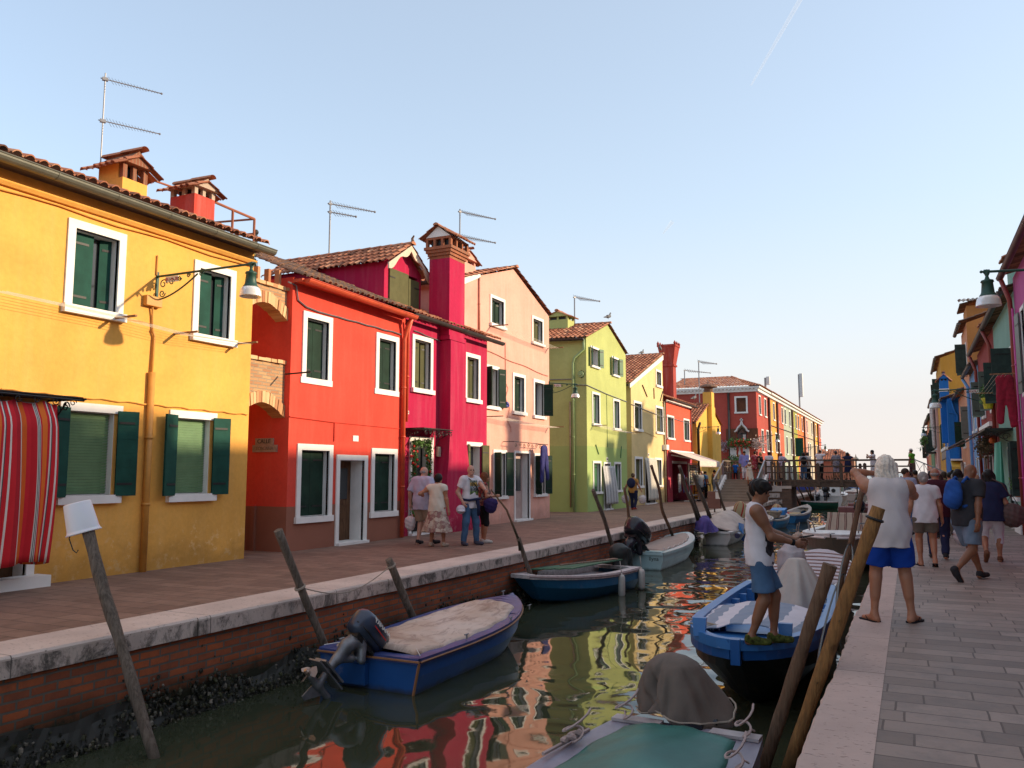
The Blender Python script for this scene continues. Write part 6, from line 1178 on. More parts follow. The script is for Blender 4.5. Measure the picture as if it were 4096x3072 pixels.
# shop goods
rk = thing('postcard_rack', 'tall wire rack full of postcards outside the souvenir shop', 'rack', (-11.3, 47.5, 0)); m = MB(); xr, y0_, y1_ = -11.25, 46.6, 48.7
for yy in (y0_, y1_): m.tube([(xr, yy, .05), (xr, yy, 2.15)], .025, 5); m.tube([(xr-.3, yy, .04), (xr+.3, yy, .04)], .03, 5)
for zz in (.35, .95, 2.15): m.tube([(xr, y0_, zz), (xr, y1_, zz)], .022, 5)
part('frame', m, plain('white wire', (.6, .6, .58), .4), rk); m = MB(); rr = random.Random(2)
for i in range(9):
    for j in range(8):
        y = y0_+.14+i*.215; z = 1.02+j*.14; m.cur = rr.random(); m.obox((xr+.06+rr.uniform(0, .03), y, z), (.006, 0, .002), (0, .075, 0), (-.01, 0, .05))
cm_ = NT('postcards', .4); a = cm_.n('ShaderNodeAttribute', attribute_name='rnd'); cm_.col(cm_.ramp(a.outputs['Fac'], [(0, (.05, .07, .1)), (.2, (.2, .28, .35)), (.4, (.35, .15, .08)), (.6, (.5, .45, .35)), (.8, (.12, .2, .12)), (1, (.45, .3, .1))])); po = part('postcards', m, cm_.m, rk); m = MB(); m.box(xr-.1, xr-.05, y0_+.05, y1_-.05, .98, 2.1); part('backing', m, DARK, rk)
garment('hanging_shirt', 'black and white patterned shirt hanging by the souvenir shop', plain('patterned cloth', (.2, .2, .22), .9, var=.9, sc=18), (-11.6, 45.75, 1.45), .5, .85, flare=.05, legs=2); garment('hanging_shirt', 'dark navy shirt hanging beside the patterned one at the shop', NAVY, (-11.45, 46.15, 1.42), .4, .85, flare=.05)
garment('hanging_blouse', 'white blouse on a hanger under the grey awning', plain('white cotton', (.6, .58, .62), .9), (1.85, 37, 1.95), .45, .5, flare=.1)
# pigeons
PG = plain('pigeon grey', (.14, .14, .15), .7, var=.3)
def pigeon(label, p, az, s_=1.0):
    s = SDF(.018*s_); c, d = math.cos(az), math.sin(az)
    s.cap((0, 0, .12*s_), (.10*s_, 0, .14*s_), .055*s_, .05*s_, .03); s.cap((-.02*s_, 0, .11*s_), (-.19*s_, 0, .07*s_), .04*s_, .015*s_, .03); s.cap((.11*s_, 0, .17*s_), (.13*s_, 0, .24*s_), .028*s_, .022*s_, .03); s.ell((.145*s_, 0, .25*s_), (.03*s_, .026*s_, .026*s_), .01); s.cap((.17*s_, 0, .247*s_), (.195*s_, 0, .24*s_), .008*s_, .004*s_, .005)
    for q in (-1, 1): s.cap((.03*s_, q*.025*s_, .08*s_), (.03*s_, q*.025*s_, 0), .012*s_, .010*s_, .01)
    V, F = s.mesh(); R = np.array([[c, d, 0], [-d, c, 0], [0, 0, 1]]); o = part_vf('pigeon', V@R, F, PG, None); o.location = p; return tag(o, label, 'bird', 'pigeons on the roofs')
q = fx('G', 668, 172, -12.1); pigeon('grey pigeon on the ridge end of the green house roof', (-12.0, q[0], q[1]+.02), 1.2, 1.4); q = fx('G', 1110, 428, -12.4); pigeon('grey pigeon at the top corner of the cream house roof', (-12.3, q[0], q[1]), -1.5, 1.4); q = fx('G', 965, 443, -13.3); pigeon('grey pigeon halfway down the cream house ridge', (-13.3, q[0]-.0, q[1]-.1), 1.2, 1.3); q = fx('G', 1385, 838, -12.0); pigeon('dark pigeon on the gutter end of the shop house', (-11.9, q[0], q[1]), 1.2, 1.7)
# antennas
def ant(k, bx, by, ty, X_, arms, label, drop=.5): b = on(k, bx, by, X_); tz = fx(k, bx, ty, X_)[1]; antenna((b[0], b[1], b[2]-drop), tz-b[2]+drop, arms, label, r=.016+.0004*abs(b[1]))
ant('W', 711, 545, 432, -15, [(.1, 1.4, rad(58), 14), (.35, .8, rad(58), 8)], 'television antenna rising behind the crimson dormer')
ant('D', 397, 200, 60, -14.5, [(.1, 1.55, rad(60), 14), (1.02, 1.55, rad(60), 14)], 'two boom antenna behind the crimson chimney stack'); ant('D', 1159, 800, 640, -14, [(.05, 1.55, rad(60), 12)], 'single boom antenna on the green house chimney'); ant('H', 412, 470, 92, -13.5, [(.1, 1.9, rad(60), 10)], 'thin antenna before the dark red hipped roof'); ant('H', 287, 235, 165, -17, [(.05, 3.2, rad(60), 10)], 'small antenna left of the hipped roof apex')
# telephone masts behind the far row
for lab, ox, oy, ty in (('grey mobile mast with white panel above the far row', 958, 320, 232), ('tall mobile mast farther along the far row', 1243, 490, 212)):
    X_ = -14.0; b = on('H', ox, oy, X_); tz = fx('H', ox, ty, X_)[1]; t = thing('mobile_mast', lab, 'mast', b); m = MB(); m.tube([(b[0], b[1], b[2]-1), (b[0], b[1], tz)], .12, 6); part('mast', m, plain('grey mast', (.25, .25, .25), .5), t); m = MB(); hgt = tz-b[2]; m.tube([(b[0]+.3, b[1], b[2]+hgt*.35), (b[0]+.3, b[1], tz+.1)], .28 if ox > 1000 else .22, 8); part('panel', m, plain('pale mast panel', (.55, .58, .58), .5), t)
# far lamp post on the quay by the lagoon
b = gz('O', 1378, 1300); 
x, z0 = fy('O', 1378, 890, 85); z1 = fy('O', 1378, 815, 85)[1]; t = thing('lamp_post', 'small lantern on a post seen above the bridge railing against the sky', 'street lamp', (x, 85, 0)); m = MB(); m.tube([(x, 85, -1.5), (x, 85, z0)], .07, 6); part('pole', m, IRON, t); m = MB(); m.lathe((x, 85, z0), [(.12, 0), (.26, z1-z0-.35), (.05, z1-z0-.1), (.02, z1-z0+.1)], 6); part('lantern', m, plain('lantern glass', (.4, .35, .25), .4), t)
# contrails high in the sky
cm = NT('contrail ice', 1, 0, 0); cm.col((.9, .9, .9)); 
for nm, A_, B_, w_, al in (('long white contrail in the upper right of the sky', ('W', 1728, 0), ('W', 1622, 185), 30, .12), ('short faint contrail above the far houses', ('W', 1453, 478), ('W', 1432, 505), 22, .15)):
    k_ = 'contrail%d' % w_; mm = NT(k_, 1, 0, 0); mm.col((.95, .95, .95)); mm.b.inputs['Alpha'].default_value = al; pa = CO+_ray(*A_)*9000; pb = CO+_ray(*B_)*9000; pa = pa+(pa-pb)*.3 if w_ == 30 else pa; P = [pa+(pb-pa)*i/8 for i in range(9)]; m = MB(); m.tube(P, [w_*(1-.085*i) for i in range(9)], 8, cap=False); o = part('contrail', m, mm.m, None, at=tuple(pa)); tag(o, nm, 'contrail', kind='stuff')
# ================= MOORING POSTS =================
PW1 = wood('grey post wood', (.20, .16, .13), (.09, .07, .055), grain=(20, 20, 2), wet=1); PW2 = wood('golden post wood', (.34, .17, .06), (.17, .085, .035), grain=(16, 16, 1.5), wet=1); PW3 = wood('brown post wood', (.20, .12, .075), (.10, .06, .04), grain=(18, 18, 1.6), wet=1)
def post(label, A_, B_, r0, r1, mat=PW1, seed=0, bends=.02, nseg=14, name='mooring_post', group='mooring posts along the canal', n=9):
    """A_: foot (world), B_: top (world)"""
    A_, B_ = np.array(A_, float), np.array(B_, float); rr = random.Random(seed); P = []; R = []; ph = rr.uniform(0, 6)
    for i in range(nseg+1):
        t_ = i/nseg; o = bends*(math.sin(t_*5+ph)+.5*math.sin(t_*11+ph*2)); P.append(A_+(B_-A_)*t_+np.array([o, o*.7, 0])*math.sin(math.pi*min(1, t_*1.1))); R.append((r0+(r1-r0)*t_)*(1+rr.uniform(-.09, .09)))
    m = MB(); m.tube(P, R, n); o = part(name, m, mat, None, True, at=tuple(A_)); 
    for pl_ in list(o.data.polygons)[-2:]: pl_.use_smooth = False
    return tag(o, label, 'post', group)
def pp(kf, xf, yf, kt, xt, yt, zf=ZW, dyt=0.0, X_=None):
    """foot read at the water level, top read on the plane through the foot shifted by dyt along the canal"""
    a = gz(kf, xf, yf, zf) if X_ is None else np.array([X_, *fx(kf, xf, yf, X_)]); x, z = fy(kt, xt, yt, a[1]+dyt); return a, np.array([x, a[1]+dyt, z])
def ext(a, b, k): return a-(b-a)*k/np.linalg.norm(b-a)
a, b = pp('W', 330, 1636, 'W', 178, 1105); BUK = (a, b); post('tall leaning post with a white bucket on top at the left', ext(a, b, .6), b, .050, .062, PW1, 1)
a, b = np.array([-6.98, *fx('E', 540, 1222, -6.98)]), np.array([-7.12, *fx('E', 293, 582, -7.12)]); POSTA = (a, b); post('rough leaning post left of the blue outboard boat', ext(a, b, .8), b, .050, .052, PW1, 2)
a, b = np.array([-6.98, *fx('E', 1022, 1025, -6.98)]), np.array([-7.10, *fx('E', 905, 742, -7.10)]); POSTB = (a, b); post('short straight post behind the beige boat cover', ext(a, b, .9), b, .058, .058, PW1, 3, .004)
a, b = np.array([-7.02, *fx('F', 700, 760, -7.02)]), np.array([-7.10, *fx('F', 655, 625, -7.10)]); post('stub post by the bow of the green planked boat', ext(a, b, 1.0), b, .05, .045, PW1, 4, .006)
a2, b2 = np.array(b)-(0, 0, .25)+(.03, 0, 0), None; x, z = fy('F', 503, 357, b[1]-.35); mid = fy('F', 590, 470, b[1]-.15); m = MB(); m.tube([a2, (a2[0]-.02, a2[1], a2[2]+.2), (mid[0], b[1]-.15, mid[1]), (x, b[1]-.35, z)], [.026, .026, .020, .013], 6); o = part('bent_branch', m, PW3, None, True, at=tuple(a2)); tag(o, 'thin bent stick leaning from the stub post to the bald man', 'stick')
for i, (kf, xf, yf, kt, xt, yt, r, lab, zf) in enumerate((('F', 1188, 690, 'F', 1068, 358, .058, 'straight grey post behind the dark outboard of the turquoise boat', -.5), ('F', 1278, 558, 'F', 1240, 345, .045, 'thin brown post beside the woman with the backpack', -.1), ('F', 1497, 580, 'F', 1390, 225, .055, 'crooked dark post before the cream house', -.6), ('H', 380, 1360, 'H', 243, 962, .070, 'thick crooked post before the postcard rack', -.25), ('H', 402, 1358, 'H', 300, 1060, .04, 'thin post leaning against the thick crooked one', -.25), ('H', 485, 1362, 'H', 358, 1030, .08, 'broad leaning post right of the postcard rack', -.25), ('H', 635, 1370, 'H', 545, 1085, .06, 'dark green post with a brown box before the bridge steps', -.6), ('H', 858, 1300, 'H', 805, 1175, .07, 'post at the bridge foot left of the boy', -.1))):
    a, b = np.array([-7.02, *fx(kf, xf, yf, -7.02)]), np.array([-7.12, *fx(kt, xt, yt, -7.12)]); post(lab, ext(a, b, .7), b, r, r*.8, PW3 if i in (1, 2) else PW1, 10+i, .05 if i in (2, 3) else .015)
    if i == 6:
        c = a+(b-a)*.45; t = thing('meter_box', 'brown meter box with white label mounted by the dark green post', 'box', tuple(c+(-.25, 0, 0))); m = MB(); m.box(c[0]-.55, c[0]-.05, c[1]-.15, c[1]+.15, c[2]-.35, c[2]+.35); part('box', m, plain('brown box', (.16, .07, .05), .6), t); m = MB(); m.box(c[0]-.22, c[0]-.04, c[1]-.16, c[1]-.151, c[2]+.05, c[2]+.32); part('label', m, SIGNW, t); m = MB(); m.tube([c+(-.3, 0, -.35), c+(-.3, 0, -1.4)], .03, 5); part('stand', m, IRON, t)
# foreground posts on the right
a, b = pp('N', 80, 1690, 'M', 1752, 112, zf=ZW-0.0); post('sawn off brown post in front of the striped boat cover', ext(a, b, .5), b, .056, .056, PW3, 31, .008, n=14)
a, b = pp('N', 250, 1760, 'L', 445, 580, zf=ZW); FG = (a, b); post('golden peeled post leaning with a black strap near its top', ext(a, b, .4), b, .052, .058, PW2, 32, .010, n=14)
a, b = pp('L', 90, 1480, 'L', 305, 425, zf=ZW, dyt=0); a = gz('L', 60, 1560, ZW); x, z = fy('L', 310, 425, a[1]); FG2 = (a, np.array([x, a[1], z])); post('reddish brown post behind the golden one, strapped to it', ext(FG2[0], FG2[1], .5), FG2[1], .050, .044, PW3, 33, .012, n=12)
# straps
def strap(label, P, r, axis, mat=IRON):
    a = np.array(axis, float); a /= np.linalg.norm(a); u = np.cross(a, (0, 0, 1)); u /= np.linalg.norm(u); v = np.cross(a, u); m = MB(); P = np.array(P, float)
    m.tube([P+u*r[0]*math.cos(q)+v*r[1]*math.sin(q) for q in np.linspace(0, 2*math.pi, 19)], .012, 5); o = part('strap', m, mat, None, at=tuple(P)); return tag(o, label, 'strap')
d = FG[1]-FG[0]; strap('black strap round the top of the golden post', FG[1]-d/np.linalg.norm(d)*.10, (.064, .064), d)
for f_, lab in ((.60, 'upper black strap tying the two leaning posts'), (.38, 'lower black strap tying the two leaning posts')):
    p1 = FG[0]+(FG[1]-FG[0])*f_; tt = (p1[2]-FG2[0][2])/(FG2[1][2]-FG2[0][2]); p2 = FG2[0]+(FG2[1]-FG2[0])*tt; c_ = (p1+p2)/2; h_ = (p2-p1)/2; hl_ = np.linalg.norm(h_); u = h_/hl_; v = np.cross(d/np.linalg.norm(d), u); m = MB(); m.tube([c_+u*(hl_+.062)*math.cos(q)+v*.066*math.sin(q) for q in np.linspace(0, 2*math.pi, 25)], .012, 5); o = part('strap', m, IRON, None, at=tuple(c_)); tag(o, lab, 'strap')
# rope between the two posts left of the outboard
pA = POSTA[0]+(POSTA[1]-POSTA[0])*.52; pB = POSTB[1]-(POSTB[1]-POSTB[0])*.12; m = MB(); m.tube([pA+(pB-pA)*k/14-(0, 0, .22*math.sin(math.pi*k/14)) for k in range(15)], .008, 5)
for c_, ax in ((pA, POSTA[1]-POSTA[0]), (pB, POSTB[1]-POSTB[0])):
    a = ax/np.linalg.norm(ax); u = np.cross(a, (0, 0, 1)); u /= np.linalg.norm(u); v = np.cross(a, u); m.tube([c_+a*.03*(q/12.5-.5)+u*.066*math.cos(q)+v*.066*math.sin(q) for q in np.linspace(0, 12.5, 30)], .009, 5)
o = part('rope', m, plain('rope fibre', (.32, .27, .22), .9), None, at=tuple(pA)); tag(o, 'thin rope slung between two posts above the left kerb', 'rope')
# bucket
d = (BUK[1]-BUK[0]); d /= np.linalg.norm(d); c_ = BUK[1]+d*.045+np.array([-.02, -.02, 0]); t = thing('bucket', 'white plastic bucket hung upside down on the tall leaning post', 'bucket', tuple(c_)); ax = np.array([-.22, -.16, 1.0]); ax /= np.linalg.norm(ax); u = np.cross(ax, (0, 1, 0)); u /= np.linalg.norm(u); v = np.cross(ax, u); BW = NT('bucket plastic', .4, 0, .5); BW.col((.74, .72, .76)); BW.b.inputs['Subsurface Weight'].default_value = .15
m = MB(); prof = [(.0, .05), (.120, .05), (.128, .04), (.150, -.22), (.158, -.245), (.168, -.25), (.168, -.262), (.156, -.262), (.143, -.22), (.120, .035)]; V = []
for r_, z_ in prof:
    for k in range(28): q = 2*math.pi*k/28; V.append(c_+u*r_*math.cos(q)+v*r_*math.sin(q)+ax*z_)
m.add(V, [(i*28+k, i*28+(k+1) % 28, (i+1)*28+(k+1) % 28, (i+1)*28+k) for i in range(len(prof)-1) for k in range(28)]); part('shell', m, BW.m, t, True)
m = MB(); e0, e1 = c_+u*.16*.3+v*.155-ax*.25, c_-u*.16*.3-v*.155-ax*.25; e0 = c_-RT*.10-FW*.06-ax*.25; m.tube([e0, e0+(-.005, -.01, -.06), e0+(.02, .02, -.17), e0+(.05, .04, -.20), e0+(.06, .05, -.17)], .006, 5); part('handle', m, IRON, t)
# posts beyond the bridge
rr = random.Random(77); tops = [(60, 120, 195, 470), (150, 175, 290, 440), (235, 130, 395, 410), (310, 150, 420, 400), (400, 130, 470, 300), (520, 125, 540, 225), (560, 118, 620, 250), (650, 118, 695, 230), (690, 118, 735, 215), (735, 118, 775, 215), (800, 118, 850, 250), (822, 118, 870, 245), (845, 118, 890, 240), (870, 118, 920, 230), (905, 115, 945, 215), (950, 112, 985, 205), (975, 112, 1012, 200), (1085, 110, 1100, 160), (1120, 110, 1135, 150)]
for i, (tx, ty, fx_, fy_) in enumerate(tops):
    qa = fx('S', fx_, fy_, -7.05); qb = fx('S', tx-.18*(fx_-tx), ty-110, -7.2)
    if not (50 < qa[0] < 150 and 50 < qb[0] < 165): qa = (118+i*2.2, -.8); qb = (121+i*2.2, 1.2)
    a = np.array([-7.05, *qa]); b = np.array([-7.2, *qb]); post('leaning mooring post beyond the footbridge', ext(a, b, .8), b, .06, .055, PW3, 50+i, .02, group='leaning mooring posts beyond the bridge')
for i in range(10):
    y = 125+i*5; x = -6+i*1.2; post('distant channel post standing in the lagoon', (x, y, -2), (x+rr.uniform(-.2, .2), y, 1.0+rr.uniform(-.2, .4)), .14, .12, PW3, 90+i, .02, group='channel posts in the lagoon')
# ================= BOATS =================
def boat_paint(name, c, rough=.35, worn=(.3, .28, .26), amt=.25):
    k = ('bp', name)
    if k in _M: return _M[k]
    t = NT(name, rough, 0, .5); v = t.co(); n1 = t.noise(2.5, 6, v, .7); cc = t.ramp(t.noise(1.5, 4), [(.3, sc3(c, .82)), (.7, sc3(c, 1.1))]); cc = t.mix(t.ramp(n1, [(.60, 0.0), (.68, amt)]), cc, worn)
    z = t.sep(v)[2]; e = t.math('ADD', z, t.math('MULTIPLY', t.noise(6, 5, v), .10)); cc = t.mix(t.ramp(t.math('ADD', e, .5), [(.54, .85), (.62, 0.0)]), cc, (.03, .028, .02)); t.col(cc); t.bump(t.noise(8, 4), .15, .01); _M[k] = t.m; return t.m
def hull(t, L, B, zs, zb, mat, tr=.85, pin=2.2, qp=.75, rake=.35, bw=0.0, chine=.82, rim=.09, rimmat=None, inmat=None, depth=.34, deck=None, deckmat=None, rimh=.03, mid=.42, keel=-.25, stem=True, transom_mat=None):
    """local axes: bow +x, z = 0 at the waterline. returns gunwale function g(s) -> (x, half beam, z)"""
    def gb(s):
        if s < mid: w_ = tr+(1-tr)*math.sin(s/mid*math.pi/2)
        else: w_ = max(0, 1-((s-mid)/(1-mid))**pin)**qp*(1-bw)+bw*(1-.15*((s-mid)/(1-mid))**2)
        return B/2*w_
    def g(s): return (s*L, gb(s), zs+(zb-zs)*max(0, (s-.25)/.75)**1.8)
    N = 26; ss = [1-(1-i/N)**1.25 for i in range(N+1)]; m = MB(True); rows = []
    for s in ss:
        x, b, z = g(s); xr = lambda f: x-rake*f*max(0, (s-.45)/.55)**2; cb = b*(chine-.25*s*s); zc = -.02+.22*max(0, s-.5)**1.5*1.6; r = [(x, b, z), (xr(.35), b*.985+.0, z-(z-zc)*.45), (xr(.75), cb, zc), (xr(1), b*.25*(1-s), keel+.22*s*s)]
        rows.append(r+[(p[0], -p[1], p[2]) for p in r[::-1]])
    K = 8; V = [p for r in rows for p in r]; F = [(i*K+k, i*K+k+1, (i+1)*K+k+1, (i+1)*K+k) for i in range(N) for k in range(K-1)]
    m.add(V, F); m.add(rows[0], [tuple(range(K))]); m.add(rows[-1], [tuple(range(K))[::-1]]); h = part('hull', m, mat, t)
    rm = MB(True); ring_o, ring_i = [], []
    for s in ss:
        x, b, z = g(s); ring_o.append((x, b+.02, z)); ring_i.append((min(x, L-rim*1.2), max(b-rim, .0), z))
    for sg in (1, -1):
        o = [(p[0], sg*p[1], p[2]) for p in ring_o]; i_ = [(p[0], sg*p[1], p[2]) for p in ring_i]; lx_ = [rake*.5*max(0, (s-.45)/.55)**2 for s in ss]
        for k in range(N):
            a, b_, c, d = o[k], o[k+1], i_[k+1], i_[k]; u = lambda p, q: (p[0], p[1], p[2]+q)
            rm.add([u(a, rimh), u(b_, rimh), u(c, rimh), u(d, rimh), u(a, -.05), u(b_, -.05), (c[0]-lx_[k+1], c[1], c[2]-depth), (d[0]-lx_[k], d[1], d[2]-depth)], [(0, 1, 2, 3) if sg < 0 else (3, 2, 1, 0), (0, 1, 5, 4) if sg > 0 else (4, 5, 1, 0), (3, 2, 6, 7) if sg < 0 else (7, 6, 2, 3)])
    x, b, z = g(0); rm.box(-.03, rim, -b, b, z-.04, z+rimh-.003)
    if bw > 0: x, b, z = g(1); rm.box(L-rim, L+.03, -b-.02, b+.02, z-.04, z+rimh-.003)
    part('gunwale', rm, rimmat or mat, t); fl = MB(True); ii = []
    for s in ss: x, b, z = g(s); x -= rake*.5*max(0, (s-.45)/.55)**2; ii.append((min(x, L-rim), max(b-rim, .0)*.97, min(z-depth+.02, zs-depth+.05)))
    for k in range(N): fl.add([(ii[k][0], ii[k][1], ii[k][2]), (ii[k+1][0], ii[k+1][1], ii[k+1][2]), (ii[k+1][0], -ii[k+1][1], ii[k+1][2]), (ii[k][0], -ii[k][1], ii[k][2])], [(0, 1, 2, 3)])
    part('floor', fl, inmat or rimmat or mat, t)
    if deck is not None:
        dk = MB(True); sd = [s for s in np.linspace(deck, 1, 9)]
        for a, b_ in zip(sd, sd[1:]): p, q = g(a), g(b_); dk.add([(p[0], p[1]-.01, p[2]+rimh+.004), (q[0], max(q[1]-.01, 0), q[2]+rimh+.004), (q[0], 0, q[2]+rimh+.03), (p[0], 0, p[2]+rimh+.035), (q[0], -max(q[1]-.01, 0), q[2]+rimh+.004), (p[0], -p[1]+.01, p[2]+rimh+.004)], [(3, 2, 1, 0), (5, 4, 2, 3)])
        part('foredeck', dk, deckmat or rimmat or mat, t)
    return g
def cover(t, g, s0, s1, mat, h=.10, sag=.0, inset=.02, ov=.0, su=False, nm='cover', wr_=.012, ridge_=None, z0=.05, skirt=.0, seed=0, endfold=.05):
    """cloth laid over the gunwales from station s0 to s1"""
    def f(u, v):
        s = s0+(s1-s0)*u; x, b, z = g(min(s, .995)); e = (v*2-1); b = max(b-inset, .03); hh = h if ridge_ is None else ridge_(u)
        zz = z+z0+hh*(1-abs(e)**1.8)-sag*(1-e*e)*math.sin(u*math.pi)+wr_*math.sin(u*23+e*3+seed)*math.sin(e*7+u*9)+wr_*.35*math.sin(u*51+e*13)
        if abs(e) > .93: zz -= skirt*(abs(e)-.93)/.07
        if u < .02: zz -= endfold
        return (x+.02*math.sin(e*9+seed), e*b*(1+.03*math.sin(u*31+seed)), zz)
    m = MB(True); nu, nv = 48, 30; m.grid(f, nu, nv); o = part(nm, m, mat, t, True)
    if su: set_su(o, [su(i/nu, j/nv) for i in range(nu+1) for j in range(nv+1)])
    md = o.modifiers.new('s', 'SOLIDIFY'); md.thickness = .012; return o
MOT = plain('blue grey engine cowl', (.045, .06, .095), .28, .25, var=.15); MOTB = plain('black engine cowl', (.02, .022, .03), .22, .2, var=.1); ALM = plain('worn aluminium leg', (.20, .21, .23), .45, .6, var=.3); CHR = plain('bright propeller', (.40, .32, .28), .35, .9)
def rotm(a, ax):
    return np.array(Matrix.Rotation(a, 3, ax))
def outboard(t, P, tilt, mat=MOT, leg=ALM, sc=1.0, txt=None, az=math.pi, prop=True):
    """P: clamp point on the transom (local), drive leg pointing aft when tilted; az = direction of aft"""
    P = np.array(P, float); Rt = rotm(az, 'Z') @ rotm(-tilt, 'Y')       # local engine frame: x aft, z up
    def W(p): return tuple(P+Rt@(np.array(p, float)*sc))
    def tr(mb): mb.v = [W(p) for p in mb.v]; return mb
    s = SDF(.012); s.cap((.02, -.09, -.05), (.12, -.06, .08), .05, .06, .04); s.cap((.02, .09, -.05), (.12, .06, .08), .05, .06, .04); s.cap((.20, 0, .12), (.27, 0, -.05), .11, .085, .05); s.cap((.27, 0, -.05), (.28, 0, -.44), .078, .05, .05); s.cap((.10, 0, -.1), (.26, 0, -.25), .05, .04, .06); s.cap((.27, 0, -.45), (.27, 0, -.62), .042, .05, .04); s.cap((.05, 0, -.62), (.44, 0, -.62), .045, .05, .04, sq=(1, .9, .9)); V, F = s.mesh(); m = MB(True); m.add(V.tolist(), [tuple(f) for f in F]); m.obox((.26, 0, -.40), (.20, 0, 0), (0, .10, 0), (0, 0, .012)); m.obox((.27, 0, -.46), (.26, 0, 0), (0, .10, 0), (0, 0, .010)); m.prism([(.14, -.01, -.66), (.34, -.01, -.68), (.36, -.01, -.84), (.30, -.01, -.85)], (0, .02, 0)); L_ = part('outboard_motor', tr(m), leg, t)
    c = MB(True); prof = [(-.20, .02, .10, .06), (-.16, .10, .15, .10), (-.05, .15, .16, .15), (.12, .17, .17, .17), (.28, .165, .16, .19), (.38, .13, .14, .18), (.43, .06, .08, .12)]; V = []
    for (x, hw, zt_, zb_) in prof:
        for k in range(14):
            q = 2*math.pi*k/14; cx, cz = math.cos(q), math.sin(q); V.append((x, hw*(abs(cx)**.65)*(1 if cx > 0 else -1), .30+(zt_ if cz > 0 else zb_)*(abs(cz)**.7)*(1 if cz > 0 else -1)))
    n = 14; c.add(V, [(i*n+k, (i+1)*n+k, (i+1)*n+(k+1) % n, i*n+(k+1) % n) for i in range(len(prof)-1) for k in range(n)]+[tuple(range(n)), tuple((len(prof)-1)*n+k for k in range(n))[::-1]]); cw = part('cowling', tr(c), mat, L_, True)
    s = MB(True); s.tube([(-.19, 0, .22), (-.05, .155, .215), (.28, .168, .205), (.41, .08, .22), (.42, 0, .22), (.41, -.08, .22), (.28, -.168, .205), (-.05, -.155, .215), (-.19, 0, .22)], .010, 5); s.obox((.1, 0, .105), (.22, 0, 0), (0, .11, 0), (0, 0, .03)); s.tube([(0, .12, .1), (-.25, .13, .08), (-.5, .13, .10)], .02, 6); part('cowl_trim', tr(s), IRON, L_)
    if prop:
        p = MB(True); p.tube([(.44, 0, -.62), (.52, 0, -.62), (.55, 0, -.62)], [.04, .035, .02], 8)
        for k in range(3):
            a = 2*math.pi*k/3+.5; d = np.array([0, math.cos(a), math.sin(a)]); e = np.array([.03, -math.sin(a)*.05, math.cos(a)*.05]); o = np.array([.49, 0, -.62]); p.add([o+d*.03-e*.6, o+d*.09-e*1.2, o+d*.13-e*.3, o+d*.12+e*.9, o+d*.06+e*1.0, o+d*.03+e*.5], [(0, 1, 2, 3, 4, 5)])
        po = part('propeller', tr(p), CHR, L_); md = po.modifiers.new('s', 'SOLIDIFY'); md.thickness = .008
    if txt:
        for sd_ in (1, -1):
            me = text_mesh(txt, .085*sc, .002); M4 = Matrix(((1, 0, 0), (0, 1, 0), (0, 0, 1))).to_4x4(); lx = Rt@np.array([sd_*1.0, 0, -.08*sd_]); lx /= np.linalg.norm(lx); zz = Rt@np.array([0, sd_*-1.0, .55]); zz /= np.linalg.norm(zz); yy = np.cross(zz, lx); o = W((.12, -sd_*.188, .38)); me.transform(basis(o, lx, yy)); link('lettering', me, SIGNW, L_)
        st_ = MB(True); st_.obox((.10, .187, .315), (.14, 0, 0), (0, .003, 0), (0, 0, .006)); part('red_stripe', tr(st_), REDF, L_)
    return L_
def shroud(t, P, sc, mat, tilt=.5, az=math.pi, nm='motor_cover', legmat=ALM, leg=True, tall=1.0, rope=True, seed=1, res=.02, flare=.28, rw=.20, tail=None, zb=.30):
    """cloth draped over a motor: convex head, flaring folded skirt"""
    P = np.array(P, float); Rz = rotm(az, 'Z'); s = SDF(res*sc); w = lambda p: P+Rz@(np.array(p, float)*sc)
    q_ = rw/.2; s.ell(w((.10, 0, .36*tall)), np.array((.26*q_, .22*q_, .20*tall))*sc, .1, op='u'); s.ell(w((.28, 0, .22*tall)), np.array((.22*q_, .22*q_, .2*tall))*sc, .1)
    if tail: s.cap(w(tail[0]), w(tail[1]), .17*sc, .07*sc, .16*sc)
    rr_ = random.Random(seed); ph = rr_.uniform(0, 6)
    c = w((.14, 0, 0))
    def sk(X, Y, Z):
        h = (Z-c[2])/sc; a = np.arctan2(Y-c[1], X-c[0]); rad_ = (rw+flare*np.clip(.35*tall-h, 0, 1)*.55)*sc*(1+.11*np.sin(a*5+ph+h*4)+.07*np.sin(a*9+ph*2-h*5)); ex = (X-c[0]-.06*sc*math.cos(az)); d = np.sqrt(ex**2*.72+(Y-c[1])**2*1.15)-rad_
        return np.maximum(np.maximum(d, (Z-c[2]-.42*sc*tall)), (c[2]-zb*sc-Z+.05*sc*np.sin(a*3+ph)))
    s.fn(sk, c-np.array((.75, .75, .36))*sc, c+np.array((.75, .75, .46*tall))*sc, .10*sc)
    V, F = s.mesh(disp=lambda X, Y, Z: .020*sc*np.abs(np.sin(X*7/sc+Z*9/sc+ph+1.5*np.sin(Y*6/sc)))*np.abs(np.sin(Y*9/sc-Z*5/sc+X*3/sc))-.006); o = part_vf(nm, V, F, mat, t)
    if leg: m = MB(True); q = w((.1, 0, -.25)); q2 = w((.35, 0, -.65)); m.tube([q, q2], .07*sc, 8); m.obox(w((.02, 0, -.28)), Rz@np.array((.06, 0, 0))*sc, Rz@np.array((0, .13, 0))*sc, np.array((0, 0, .14))*sc); part('motor_leg', m, legmat, t)
    if rope: m = MB(True); m.tube([w((.14+.47*math.cos(q), .36*math.sin(q), -.12+.06*math.cos(q))) for q in np.linspace(0, 2*math.pi, 25)], .008, 5); part('cover_cord', m, plain('rope fibre', (.32, .27, .22), .9), o)
    return o
